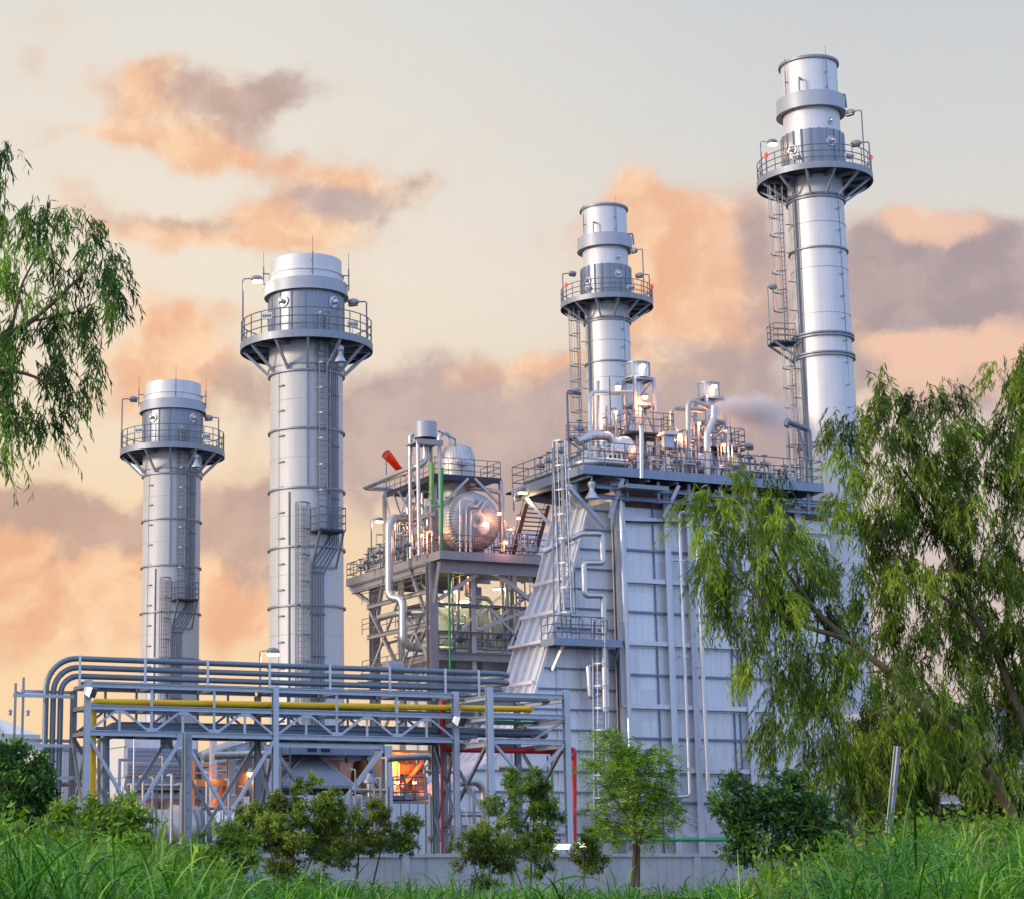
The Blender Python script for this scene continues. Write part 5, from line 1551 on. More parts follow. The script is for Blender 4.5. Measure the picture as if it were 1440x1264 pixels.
rpipe([(690, 1016, .2), (752, 1016, .2), (756, 1018, 1.2)], .06, 'thin dark green pipe inside the cross rack', 'green')
rpipe([(776, 1060, .9), (777, 1128, .9), (777, 1200, .9)], .065, 'bright green drop pipe at the cross rack', 'green_light')
rpipe([(770, 1062, 1.2), (770, 1200, 1.2)], .035, 'thin grey conduit beside the green drop pipe', 'rail')
# yellow pipe supports, bands etc. are part of the rack; floodlights clamped on posts
def rack_flood(px, py, s, label, dv):
    p = SR(px, py, s); root = thing('floodlight', p, label, 'floodlight', 'floodlights on the rack posts')
    x, y, d = basis(dv)
    b = MB().hexa([p - x * .2 - y * .14, p + x * .2 - y * .14, p + x * .2 + y * .14, p - x * .2 + y * .14], [p + d * .25 - x * .27 - y * .2, p + d * .25 + x * .27 - y * .2, p + d * .25 + x * .27 + y * .2, p + d * .25 - x * .27 + y * .2])
    for k in range(4): b.box(p - d * .05 + x * (-.15 + .1 * k), x * .012, d * .07, y * .13)
    b.bar(p + y * .1, p + y * .45, .06)
    h = build('housing', b, 'galv_light', root)
    build('lens', MB().box(p + d * .26, x * .24, y * .17, d * .008), 'glass_dark', root)
rack_flood(124, 971, -.35, 'grey floodlight clamped at the top of the left rack post', Vector((.9, -.3, -.35)))
rack_flood(643, 1012, -.3, 'grey floodlight clamped on the rack post by the red drop pipe', Vector((.75, -.5, -.35)))
# side stand at the far left
ss = thing('pipe_stand', RK(tr(25, 1040, 1.2), 1.2, 0), 'thin two-post pipe stand at the far left end of the rack', 'pipe stand')
pl = []
for px, yt, s in ((20, 960, 1.0), (31, 952, 2.2)):
    t = tr(px, 1040, s); pl.append((t, s))
    build('post', MB().bar(RK(t, s, 0), RK(t, s, zr(px, yt, s)), .09, .09), 'galv', ss)
for y in (971, 1040):
    for (t, s) in pl:
        z = zr(31, y, 2.0) - (.25 if s < 2 else 0)
        build('rail', MB().bar(RK(t - .1, s, z), RK(tr(104, y, s), s, z), .09, .13), 'galv_light', ss)
    z = zr(31, y, 2.0) - .12
    build('rail', MB().bar(RK(pl[0][0], 1.0, z - .02), RK(pl[1][0], 2.2, z - .02), .08, .1), 'galv', ss)
for y in (1093,):
    z = zr(80, y, 1.2); build('rail', MB().bar(RK(tr(62, y, 1.2), 1.2, z), RK(tr(124, y, 1.2), 1.2, z), .1, .14), 'galv_light', ss)
# ------------------------------------------------------------------ turbine hall machinery seen through and under the rack
def fr_at(px, Y):
    d = ray(px, HOR); return Frame((d.x * Y, Y))
# inlet filter house with studded panels
FH = fr_at(176, 104)
def SFh(px, py, s=0): return FH.at_s(px, py, s)
def fz(py): return FH.at_s(180, py, 0).z
fh = thing('filter_house', FH(2, 1, 0), 'lavender air filter house with studded bands and dark sloped hoods', 'filter house')
tR = FH.inv(SFh(277, 1060))[0]
m = MB().fbox(FH, 0, tR, 0, 3.2, fz(1126), fz(1036)); build('housing', m, 'casing', fh)
m = MB().fbox(FH, -.12, -.002, .1, 3.0, fz(1092), fz(1050)); m.fbox(FH, -.16, -.002, -.1, 3.0, fz(1049), fz(1036)); build('end_panel', m, 'white_paint', fh)
for y0, y1 in ((1069, 1051), (1088, 1073)):
    m = MB().fbox(FH, .05, tR, -.12, -.002, fz(y0), fz(y1)); nx = 22; m.mat(1)
    for j in range(3):
        z = fz(y0) + (fz(y1) - fz(y0)) * (j + .5) / 3
        for i in range(nx):
            t = .15 + (tR - .3) * (i + .5 * (j % 2)) / nx
            m.lathe(FH(t, -.115, z), -Q, [(.045, 0), (.045, .03), (.035, .05), (.0, .055)], 6)
    build('stud_band', m, ['steel_blue', 'galv_light'], fh)
for y0, y1, off in ((1121, 1108, 1.0), (1107, 1092, .55)):
    m = MB(); zt_, zb2 = fz(y1), fz(y0)
    b = [FH(-.05, -.05, zt_), FH(tR, -.05, zt_), FH(tR + .3, -off - .2, zb2), FH(-.35, -off - .2, zb2)]
    m.prism(b, Vector((0, 0, .05)))
    m.fbox(FH, -.35, tR + .3, -off - .22, -off - .2, zb2 - .12, zb2 + .04)
    for i in range(7):
        t = (tR) * i / 6; m.bar(FH(t, -.07, zt_ + .07), FH(t, -off - .2, zb2 + .07), .05, .03)
    build('hood', m, 'clad_dark', fh)
m = MB()
for y in (1070, 1121):
    m.fbox(FH, -.8, tR + .5, -1.3, -1.2, fz(y) - .06, fz(y) + .08)
m.bar(FH(-.75, -1.25, 0), FH(-.75, -1.25, fz(1068)), .14); m.bar(FH(tR + .45, -1.25, 0), FH(tR + .45, -1.25, fz(1040)), .14)
build('frame', m, 'steel_blue', fh)
for px in (203, 243):
    c = SFh(px, 1140, .6); m = MB().lathe(Vector((c.x, c.y, 0)), Z, [(.75, 0), (.75, fz(1128)), (.95, fz(1122))], 24)
    build('support_leg', m, 'casing_warm', fh)
# big round intake duct with flange rings, lying in front
DU = fr_at(215, 97)
c0 = DU.at_s(205, 1170, 0); rdu = 1.05
du = thing('round_duct', Vector((c0.x, c0.y, 0)), 'fat horizontal silver duct with a pale ring and a dark joint, low on the left', 'duct')
rdu = 32 / ppm(c0)
L0, L1, L2 = 0, DU.inv(DU.at_s(243, 1170, 0))[0] - DU.inv(c0)[0], DU.inv(DU.at_s(283, 1170, 0))[0] - DU.inv(c0)[0]
build('duct_shell', MB().lathe(c0 - A * .6, A, [(rdu, 0), (rdu, L2 + .6)], 40), 'insul_worn', du)
m = MB()
for k in range(4): m.lathe(c0 + A * (L1 * k / 4), A, [(rdu, 0), (rdu + .02, .02), (rdu, .04)], 40, caps=False)
build('jacket_band', m, 'rust_steel', du)
build('flange_ring', MB().lathe(c0 + A * L1, A, [(rdu - .02, 0), (rdu + .22, 0), (rdu + .22, .2), (rdu - .02, .2)], 44, caps=False), 'insul', du)
build('joint', MB().lathe(c0 + A * (L1 + .9), A, [(rdu - .02, 0), (rdu + .2, 0), (rdu + .24, .1), (rdu + .1, .35), (rdu + .24, .6), (rdu + .2, .7), (rdu - .02, .7)], 44, caps=False), 'pipe_dark', du)
m = MB()
ce = c0 + A * L2
for (k, w) in ((0, rdu), (2.4, rdu * 1.02)):
    pass
oct_ = [(math.cos(a) * rdu, math.sin(a) * rdu) for a in [math.pi / 8 + i * math.pi / 4 for i in range(8)]]
sq = [(1.0, .55), (.55, 1.0), (-.55, 1.0), (-1.0, .55), (-1.0, -.55), (-.55, -1.0), (.55, -1.0), (1.0, -.55)]
v0 = [ce + Q * x + Z * z for x, z in oct_]; v1 = [ce + A * .9 + Q * x * rdu * 1.15 + Z * z * rdu for x, z in sq]; v2 = [ce + A * 3.4 + Q * x * rdu * 1.15 + Z * z * rdu for x, z in sq]
m.hexa(v0, v1); m.hexa([p + A * .002 for p in v1], v2)
build('transition_box', m, 'casing_warm', du)
m = MB()
for k in (1.0, 2.0, 3.2): m.box(ce + A * k - Q * (rdu * 1.17 + .03), A * .04, Q * .03, Z * rdu)
m.box(ce + A * 2 - Q * (rdu * 1.17 + .03) + Z * .2, A * 1.2, Q * .028, Z * .04)
build('rib', m, 'galv', du)
build('support_leg', MB().box(Vector((c0.x, c0.y, (c0.z - rdu) / 2)) + A * .5, A * .2, Q * .6, Z * ((c0.z - rdu) / 2 + .2)).box(Vector((ce.x, ce.y, (c0.z - rdu) / 2)) + A * 2.0, A * .2, Q * .6, Z * ((c0.z - rdu) / 2)), 'galv', du)

# blue-white hall door beyond the drop pipes
DW = fr_at(155, 112)
dw = thing('machine_hall', DW(1, 2, 0), 'plain pale blue hall with a tall panel door behind the drop pipes', 'building')
tA = DW.inv(DW.at_s(168, 1100, 0))[0]; tL = DW.inv(DW.at_s(60, 1100, 0))[0]
zt_ = DW.at_s(155, 1056, 0).z
build('wall', MB().fbox(DW, tL, tA, 0, 6, 0, zt_), 'shed_wall', dw)
m = MB()
for i in range(9): m.fbox(DW, tL + (tA - tL) * i / 8 - .04, tL + (tA - tL) * i / 8 + .02, -.05, -.002, 0, zt_)
build('cladding_rib', m, 'casing', dw)
build('door', MB().fbox(DW, tA - 2.2, tA - .3, -.1, -.052, 0, zt_ - .6), 'casing', dw)
build('roof_trim', MB().fbox(DW, tL - .1, tA + .1, -.12, 6.1, zt_ + .002, zt_ + .25), 'steel_blue', dw)
# shed with ridge roof at the far left
SH = fr_at(-30, 150)
sh = thing('storage_shed', SH(2, 4, 0), 'white corrugated shed with a low ridged roof at the far left', 'shed')
tR_ = SH.inv(SH.at_s(53, 1030, 0))[0]; e = SH.at_s(40, 1034, 0).z; rdg = SH.at_s(40, 1006, 4.5).z
build('wall', MB().fbox(SH, -6, tR_ - .4, 0, 9, 0, e), 'shed_wall', sh)
m = MB()
for i in range(60):
    t = -6 + (tR_ + 5.6) * i / 60; m.fbox(SH, t, t + .12, -.06, -.002, 0, e - .05)
build('wall_corrugation', m, 'white_paint', sh)
m = MB()
m.hexa([SH(-6, -.6, e), SH(tR_, -.6, e), SH(tR_, 9.6, e), SH(-6, 9.6, e)], [SH(-6, 4.4, rdg), SH(tR_ - 2.5, 4.4, rdg), SH(tR_ - 2.5, 4.6, rdg), SH(-6, 4.6, rdg)])
m.fbox(SH, -6, tR_ + .05, -.68, -.602, e - .7, e + .06)
roof = build('roof', m, 'white_paint', sh)
m = MB()
for i in range(40):
    t = -6 + (tR_ + 3.5) * i / 40; m.bar(SH(t, -.6, e + .05), SH(t, 4.4, rdg + .05), .1, .08)
build('roof_rib', m, 'shed_wall', roof)
m = MB()
for i in range(5): m.lathe(SH(-1 + i * 1.4, 4.5, rdg), Z, [(.12, 0), (.12, .3), (.2, .32), (0, .5)], 8)
build('roof_vent', m, 'galv', roof)
LB = fr_at(-40, 120)
lb_ = thing('machine_hall', LB(2, 4, 0), 'low blue grey hall with a flat top in front of the white shed', 'building')
tR2 = LB.inv(LB.at_s(64, 1080, 0))[0]; zl_ = LB.at_s(40, 1062, 0).z
build('wall', MB().fbox(LB, -5, tR2, 0, 8, 0, zl_), 'shed_wall', lb_)
build('window', MB().fbox(LB, .3, tR2 - .4, -.06, -.002, zl_ - 1.6, zl_ - .5), 'glass_dark', lb_)
build('roof_trim', MB().fbox(LB, -5.1, tR2 + .12, -.2, 8.1, zl_ + .002, zl_ + .35), 'steel_blue', lb_)

# braced steel frame with the orange landing
SFm = fr_at(330, 100)
sf = thing('braced_support', SFm(0, 1, 0), 'heavy grey steel frame with a slanting beam beside the orange-lit landing', 'steel frame')
def sp(px, py, s=0): return SFm.at_s(px, py, s)
def stand(root, px, yt, s, w, mt='galv', name='column'):
    p = sp(px, yt, s); return build(name, MB().ibeam(Vector((p.x, p.y, 0)), p, w, w, .04, side=A), mt, root)
stand(sf, 325, 1052, 0, .36); stand(sf, 357, 1040, 0, .34); stand(sf, 300, 1030, 3, .3, 'casing_warm'); stand(sf, 368, 1020, 2.5, .4)
for p, q, w, h in (((322, 1060), (362, 1050), .3, .75), ((318, 1144), (362, 1134), .25, .45), ((280, 1031), (372, 1022), .3, .3)):
    build('beam', MB().ibeam(sp(*p), sp(*q), w, h, .04, side=Q), 'galv_light', sf)
build('brace', MB().bar(sp(352, 1064), sp(331, 1126), .45, .2), 'rust_steel', sf)
build('brace', MB().bar(sp(374, 1050), sp(385, 1140), .12, .12), 'galv_light', sf)
ol = thing('landing_frame', sp(296, 1140, .8), 'orange-lit landing with railing and a raking strut', 'landing')
def os_(px, py, s=.8): return SFm.at_s(px, py, s)
z_o = os_(296, 1100).z
p0, p1 = os_(272, 1100), os_(319, 1100)
build('deck', MB().bar(p0, Vector((p1.x, p1.y, p0.z)), .9, .3, up=Z), 'orange_glow_paint', ol)
build('post', MB().bar(Vector((p1.x, p1.y, 0)), Vector((p1.x, p1.y, p0.z)), .22), 'orange_glow_paint', ol)
build('post', MB().bar(Vector((p0.x, p0.y, 0)), Vector((p0.x, p0.y, p0.z + 1.2)), .12), 'orange_glow_paint', ol)
build('strut', MB().bar(os_(316, 1106), os_(291, 1146), .2), 'orange_glow_paint', ol)
build('railing', railing(MB(), [p0 + Z * .1, Vector((p1.x, p1.y, p0.z + .1))], .75, .03, .8, mids=1), 'orange_glow_paint', ol)
lamp(os_(300, 1092, .3) , (1, .36, .08), 34, .2); lamp(os_(296, 1120, .5), (1, .36, .08), 26, .2); lamp(SFm.at_s(222, 1135, 2.6), (1, .36, .08), 30, .2)
# lavender wall panels and pale ducts behind
bk = thing('turbine_enclosure', sp(330, 1150, 7), 'long lavender turbine enclosure behind the steel frames', 'enclosure')
def bz(py): return SFm.at_s(330, py, 6).z
tL_, tR_ = SFm.inv(SFm.at_s(284, 1100, 6))[0], SFm.inv(SFm.at_s(560, 1100, 6))[0]
build('wall', MB().fbox(SFm, tL_, tR_, 6, 10, 0, bz(1066)), 'casing_warm', bk)
m = MB()
for i in range(14): t = tL_ + (tR_ - tL_) * i / 13; m.fbox(SFm, t - .05, t + .05, 5.9, 5.998, 0, bz(1066) - .1)
m.fbox(SFm, tL_, tR_, 5.86, 5.897, bz(1112), bz(1109)); build('wall_rib', m, 'casing_rib', bk)
build('roof_edge', MB().fbox(SFm, tL_ - .2, tR_ + .2, 5.7, 10.2, bz(1066) + .003, bz(1062)), 'steel_blue', bk)
PD = [([(283, 1064), (321, 1050), (356, 1052)], .3, 'pale fat pipe slanting behind the filter house'), ([(283, 1075), (330, 1068)], .2, 'thin pale pipe under the slanting fat pipe'), ([(345, 1030), (345, 1110)], .12, 'upright pale pipe in the steel frame'),
      ([(395, 1046), (540, 1050)], .18, 'silver pipe lying over the turbine enclosure'), ([(300, 1085), (350, 1079)], .15, 'short pale pipe by the landing railing')]
for pts, r, lb in PD:
    single('insulated_pipe', MB().pipe([SFm.at_s(x, y, 4) for x, y in pts], r, .6, 12, seam=1.0), 'insul_worn', lb, 'pipe', 'pipes round the turbine')
bl = SFm.at_s(352, 1088, -.3)
rt = thing('bulkhead_lamp', bl, 'dazzling lit orange lamp under the rack', 'lamp')
lampfix(rt, bl, 'lamp_orange', 30)
# exhaust hopper under the stack
HP = fr_at(448, 103)
def hp_(px, py, s=0): return HP.at_s(px, py, s)
hpz = lambda y: HP.at_s(448, y, 0).z
ho = thing('duct_hopper', HP(0, 1.5, 0), 'dull silver pyramid hood on a dark base under the rack', 'hopper')
tt = lambda px, y=1100: HP.inv(hp_(px, y, 0))[0]
b = [HP(tt(394), 0, hpz(1104)), HP(tt(501), 0, hpz(1104)), HP(tt(501), 4, hpz(1104)), HP(tt(394), 4, hpz(1104))]
t_ = [HP(tt(440), 1.2, hpz(1061)), HP(tt(462), 1.2, hpz(1061)), HP(tt(490), 4, hpz(1061)), HP(tt(410), 4, hpz(1061))]
hood = build('hood', MB().hexa(b, t_), 'clad_dark', ho)
m = MB()
for k in (0, 1): m.bar(b[k] + Z * .02, t_[k] + Z * .02, .07)
build('edge_strip', m, 'galv', hood)
build('rim', MB().fbox(HP, tt(390), tt(505), -.25, 4.2, hpz(1108), hpz(1104) - .002), 'galv', ho)
build('base', MB().fbox(HP, tt(386), tt(508), .1, 4.0, hpz(1118), hpz(1108) - .002), 'dark_gap', ho)
m = MB().fbox(HP, tt(380), tt(545), -.2, 4.2, hpz(1152), hpz(1118) - .002)
for px in (399, 430, 465, 498): m.fbox(HP, tt(px) - .12, tt(px) + .12, -.4, -.202, hpz(1152), hpz(1120))
m.fbox(HP, tt(380), tt(545), -.42, -.402, hpz(1121), hpz(1119)); m.fbox(HP, tt(380), tt(545), -.5, -.202, hpz(1156), hpz(1152) - .003)
build('plinth', m, 'casing_rib', ho)
build('duct_box', MB().fbox(HP, tt(389), tt(532), .4, 4, hpz(1060), hpz(1046)), 'steel_blue', ho)
m = MB()
for px in (443, 462): m.fbox(HP, tt(px) - .25, tt(px) + .25, .36, .398, hpz(1056), hpz(1051))
build('slot', m, 'dark_gap', ho)
# frame round the hopper
hf = thing('braced_support', HP(0, -1, 0), 'grey portal frame with raking struts in front of the pyramid hood', 'steel frame')
def hq(px, py, s=-1.2): return HP.at_s(px, py, s)
for px, w in ((544, .42), (378, .36)):
    p = hq(px, 1048); build('column', MB().ibeam(Vector((p.x, p.y, 0)), p, w, w, .04, side=A), 'galv_light', hf)
build('beam', MB().ibeam(hq(388, 1046), hq(541, 1049), .3, .3, .04, side=Q), 'galv_light', hf)
build('beam', MB().ibeam(hq(376, 1161), hq(560, 1160), .3, .3, .04, side=Q), 'galv', hf)
build('strut', MB().bar(hq(537, 1054), hq(475, 1138), .28, .2), 'galv_light', hf)
build('strut', MB().bar(hq(391, 1062), hq(432, 1119), .24, .2), 'galv', hf)
build('strut', MB().bar(hq(516, 1064, .6), hq(534, 1110, .6), .3, .2), 'galv', hf)
build('strut', MB().bar(hq(487, 1068, 1), hq(520, 1061, 1), .4, .3), 'steel_blue', hf)
# ladder on the frame's left
lp = hq(402, 1120); build('ladder', ladder(MB(), Vector((lp.x, lp.y, 1)), hq(402, 1048), A, -Q, .45), 'rail', hf)
# motor and gate valve
mo = hq(514, 1132, -.9)
mt_ = thing('electric_motor', mo, 'blue grey round motor with a flat round face on the plinth', 'motor')
ax = (-Q * .8 - A * .25).normalized()
m = MB().lathe(mo - ax * .5, ax, [(.3, 0), (.36, .05), (.36, .75), (.33, .85), (.12, .9), (0, .91)], 24)
for i in range(18):
    a = i * math.pi / 9; x, y, _ = basis(ax); d = x * math.cos(a) + y * math.sin(a); m.bar(mo - ax * .4 + d * .37, mo + ax * .2 + d * .37, .03, .05)
build('motor_body', m, 'steel_blue', mt_)
build('flange', MB().lathe(mo - ax * .1, ax, [(.36, 0), (.46, 0), (.46, .1), (.36, .1)], 24, caps=False), 'galv', mt_)
build('foot', MB().box(mo - Z * .45, A * .4, Q * .3, Z * .22), 'galv', mt_)
gv = hq(520, 1105, -.7)
vp = thing('valve', gv, 'tall silver capped valve pipe standing by the motor', 'valve')
build('pipe', MB().tube([hq(521, 1122, -.7), hq(520, 1100, -.7)], .18, 14), 'insul', vp)
build('cap', MB().lathe(hq(520, 1101, -.7), Z, [(.18, 0), (.33, .02), (.33, .15), (.22, .28), (.12, .5), (0, .52)], 16), 'galv_light', vp)
build('elbow', MB().pipe([hq(521, 1120, -.7), hq(521, 1124, -.7), hq(524, 1142, -.7)], .12, .2, 12), 'galv', vp)
build('collar', MB().lathe(hq(521, 1122, -.7), Z, [(.18, -.06), (.28, -.06), (.28, .06), (.18, .06)], 16, caps=False), 'galv', vp)
m = MB().lathe(HP.at_s(520, 1110, 2.6), Z, [(1.0, -3), (1.0, .8), (.8, 1.6), (.4, 2.0), (0, 2.1)], 24); single('vessel', m, 'orange_glow_paint', 'dim round vessel glowing orange behind the motor', 'vessel')
lamp(HP.at_s(499, 1082, 3.2), (1, .40, .10), 45, .2); lamp(HP.at_s(528, 1138, .4), (1, .4, .1), 40, .1); lamp(HP.at_s(396, 1078, 3.0), (1, .40, .10), 22, .2)
# orange lit pump bay
PB = fr_at(575, 108)
def pb(px, py, s=0): return PB.at_s(px, py, s)
bay = thing('pump_bay', PB(0, 2, 0), 'open machine bay glowing deep orange, crossed by dark pipes', 'bay')
tq = lambda px, s=0: PB.inv(PB.at_s(px, 1090, s))[0]
zq = lambda y, s=0: PB.at_s(575, y, s).z
m = MB().fbox(PB, tq(548), tq(604), 4.0, 4.2, 0, zq(1050)); m.fbox(PB, tq(546), tq(548), 0, 4.0, 0, zq(1050)); m.fbox(PB, tq(548), tq(604), 0, 4, zq(1058), zq(1054)); build('back_wall', m, 'orange_glow_paint', bay)
build('floor_slab', MB().fbox(PB, tq(546), tq(604), -.3, 4, zq(1124), zq(1119)), 'galv', bay)
m = MB()
for i in range(9): m.tube([pb(556 + i * 4.6, 1062 + (i % 3) * 3, 2.6), pb(556 + i * 4.6 + (i % 2) * 3, 1112, 2.6)], .05 + .04 * (i % 3), 8)
for y in (1074, 1080, 1087, 1096): m.tube([pb(551, y, 2.2), pb(596, y + 1, 2.2)], .06, 8)
m.bar(pb(564, 1106, 1.6), pb(594, 1070, 1.6), .2)
m.box(pb(570, 1082, 2.4), A * .7, Q * .3, Z * .25); m.box(pb(586, 1098, 2.4), A * .4, Q * .3, Z * .5)
build('pipework', m, 'rust_steel', bay)
m = MB(); railing(m, [pb(553, 1124, -.4), pb(600, 1124, -.4)], 1.2, .04, .6); q = pb(552, 1119, -.5); m.pipe([q, q + Z * .9, q + Z * .9 + A * .8, q + A * .8, q], .045, .25, 6)
build('railing', m, 'rail', bay)
for px, py in ((560, 1070), (585, 1078), (572, 1100)): lamp(pb(px, py, 1.2), (1, .24, .015), 110, .2)
for px, py, lb in ((559, 1100, 'small lit lamp in the orange bay, left of the two'), (583, 1100, 'small lit lamp in the orange bay, right of the two')):
    p = pb(px, py, .2); r_ = thing('bulkhead_lamp', p, lb, 'lamp', 'lamps of the orange bay'); g = build('lamp_hood', MB().lathe(p + Z * .05, Z, [(.12, 0), (.12, .05), (.04, .14)], 10), 'lamp_body', r_); build('lamp_glass', MB().lathe(p, Z, [(0, -.08), (.1, -.05), (.1, .045)], 10), 'lamp_warm', g)
cb = thing('cable_cabinet', PB(0, -.5, 0), 'row of blue grey switch cabinets below the orange bay', 'cabinet')
m = MB().fbox(PB, tq(548), tq(606), -.2, 1, 0, zq(1126)); build('cabinet_body', m, 'steel_blue', cb)
for i in range(5): build('door', MB().fbox(PB, tq(549) + i * .5, tq(549) + i * .5 + .44, -.26, -.203, .2, zq(1130)), 'casing_rib', cb)
m = MB().lathe(SR(553, 942, 7), A, [(.38, -.42), (.42, -.38), (.42, .38), (.38, .42)], 18)
single('duct_elbow', m, 'galv', 'pale humped duct cover showing over the dark pipes', 'duct')
# lamp post behind the rack
area_lamp(366, 917, 9, 6.0, 'lit street lamp rising behind the dark pipes, left of the tall thick chimney', 'lamp_warm', RK, W=100)

# pipe manifolds and posts that crowd the space under the rack
for t, s0, L, n, h, lb in ((1.2, 5.0, 2.4, 6, 3.2, 'manifold of risers under the rack behind the yellow drop pipe'), (4.2, 8.0, 2.6, 6, 4.6, 'tall manifold of risers under the rack in front of the filter house'), (6.6, 5.2, 2.0, 6, 3.6, 'manifold of risers under the rack beside the dazzling lamp'), (9.2, 3.6, 1.6, 5, 2.6, 'low manifold of risers in front of the pyramid hood'),
                           (13.4, 5.0, 1.8, 6, 4.4, 'manifold of risers beside the orange machine bay'), (16.2, 3.4, 1.6, 5, 5.2, 'tall manifold of risers behind the cross rack'), (18.0, 6.0, 2.4, 6, 3.4, 'manifold of risers between the cross rack and the duct wall')):
    manifold(RK, t, s0, .2, L, lb, n, h)
PR = [([(60, 1100, 4), (150, 1102, 4), (150, 1262, 4)], .14, 'silver pipe under the rack bending down by the pale hall door'), ([(300, 1062, 6), (390, 1060, 6), (390, 1140, 6)], .16, 'silver pipe crossing high under the rack beside the steel frame'), ([(545, 1066, 5), (610, 1062, 5), (618, 1150, 5)], .15, 'silver pipe hooking down over the orange bay'),
      ([(640, 1100, 7), (680, 1098, 7), (682, 1200, 7)], .18, 'silver pipe behind the double posts'), ([(700, 1078, 6), (760, 1080, 6), (762, 1200, 6)], .14, 'silver pipe behind the X brace of the cross rack')]
for pts, r, lb in PR: rpipe(pts, r, lb, 'insul_worn', seam=.8, grp='silver pipes under the rack')
# ------------------------------------------------------------------ boundary wall, green pipe, posts
WL = Frame((0.0, 70.0))
wall = thing('boundary_wall', WL(0, 0, 0), 'long low concrete boundary wall with posts in front of the plant', 'wall')
ZW = 1.95
for i in range(26):
    t0, t1 = -40 + i * 4.0, -40 + (i + 1) * 4.0
    build('wall_panel', MB().fbox(WL, t0 + .16, t1 - .16, -.06, .06, 0, ZW - .12), 'concrete', wall)
    m = MB().fbox(WL, t0 - .15, t0 + .15, -.14, .14, 0, ZW - .115); build('wall_post', m, 'concrete', wall)
build('coping', MB().fbox(WL, -40.2, 64, -.16, .16, ZW - .11, ZW), 'concrete', wall)
p0, p1 = WL.at_s(815, 1180, 2.2), WL.at_s(1085, 1178, 2.2)
single('green_pipe', MB().tube([Vector((p0.x, p0.y, p0.z)), Vector((p1.x, p1.y, p0.z + .0))], .075, 10), 'green', 'long green pipe just above the boundary wall', 'pipe')
def wl(px, py, s): return WL.at_s(px, py, s)
for px, py, lb in ((791, 1191, 'bright strip lamp above the boundary wall, by the cross rack'), (823, 1189, 'bright strip lamp above the boundary wall, under the young tree')):
    p = wl(px, py, 3.0); r_ = thing('strip_lamp', p, lb, 'lamp', 'strip lamps behind the boundary wall')
    build('housing', MB().bar(p - A * .3 + Z * .09, p + A * .3 + Z * .09, .2, .08), 'white_paint', r_); build('tube', MB().tube([p - A * .28, p + A * .28], .05, 8), 'lamp_tube', r_)
    build('bracket', MB().bar(p + Z * .1, p + Z * .1 + Q * .7, .05).bar(p + Z * .1 + Q * .7, Vector((p.x, p.y, 0)) + Q * .7, .08), 'galv', r_)
    lamp(p - Z * .3 - Q * .3, (.95, 1, .7), 40, .2)
# dark platform edge and bits at the foot of the near boiler
m = MB().fbox(UA, -3, 2.0, -2.2, -1.0, za(850, 1142, -2.2) - .1, za(850, 1142, -2.2))
single('low_landing', m, 'steel_blue', 'low dark landing at the foot of the boiler behind the young tree', 'landing')
PT = P(263, 1030, 33); pb_ = P(264, 1226, 33)
po = thing('steel_post', Vector((pb_.x, pb_.y, 0)), 'tall weathered steel post standing upright in the long grass', 'post')
build('shaft', MB().ibeam(Vector((pb_.x, pb_.y, 0)), Vector((PT.x, PT.y, PT.z)), .13, .13, .022, side=Vector((.9, .4, 0))), 'post_steel', po)
m = MB()
for k in range(9): m.lathe(Vector((PT.x, PT.y - .067, PT.z - .12 - k * .28)) + Vector((.035, 0, 0)), Vector((0, -1, 0)), [(.014, 0), (.012, .012), (0, .014)], 6)
build('bolt', m, 'rust_steel', po)
PT = P(1262, 1049, 30); pb_ = P(1247, 1200, 30)
po = thing('steel_post', Vector((pb_.x, pb_.y, 1.2)), 'leaning pale steel post in front of the drooping trees', 'post')
d = (PT - pb_)
build('shaft', MB().ibeam(pb_ - d * .5, PT, .072, .072, .014, side=Vector((.8, .6, 0))), 'post_steel', po)
m = MB()
for k in range(7):
    c = PT - d * (.06 + k * .13) - Vector((0, .05, 0)); m.lathe(c, Vector((0, -1, 0)), [(.012, 0), (.01, .01), (0, .012)], 6)
build('bolt', m, 'rust_steel', po)
# ------------------------------------------------------------------ vegetation
def leafmat(name, dark, mid, light, trans=.35, rough=.5):
    m = bpy.data.materials.new(name); m.use_nodes = True
    nt = NT(m.node_tree); b = m.node_tree.nodes['Principled BSDF']; out = m.node_tree.nodes['Material Output']
    at = nt.new('ShaderNodeAttribute', attribute_name='tint')
    nd = nt.new('ShaderNodeValToRGB'); e = nd.color_ramp.elements
    e[0].position = 0; e[0].color = (*dark, 1); e[1].position = 1; e[1].color = (*light, 1)
    k = e.new(.5); k.color = (*mid, 1)
    nt.link(at.outputs['Fac'], nd.inputs[0])
    nt.link(nd.outputs[0], b.inputs['Base Color']); b.inputs['Roughness'].default_value = rough
    b.inputs['Specular IOR Level'].default_value = .35
    tr_ = nt.new('ShaderNodeBsdfTranslucent'); hs = nt.new('ShaderNodeHueSaturation'); hs.inputs['Value'].default_value = 1.5; hs.inputs['Saturation'].default_value = 1.1
    nt.link(nd.outputs[0], hs.inputs['Color']); nt.link(hs.outputs[0], tr_.inputs[0])
    mx = nt.new('ShaderNodeMixShader'); mx.inputs[0].default_value = trans
    nt.link(b.outputs[0], mx.inputs[1]); nt.link(tr_.outputs[0], mx.inputs[2]); nt.link(mx.outputs[0], out.inputs[0])
    MATS[name] = m
leafmat('leaf_gum', (.016, .040, .007), (.105, .190, .017), (.38, .52, .055))
leafmat('leaf_gum_near', (.016, .055, .012), (.085, .20, .028), (.32, .52, .08))
leafmat('leaf_bush', (.032, .075, .012), (.13, .26, .024), (.38, .54, .06))
leafmat('leaf_dry', (.055, .06, .018), (.15, .24, .030), (.40, .50, .08))
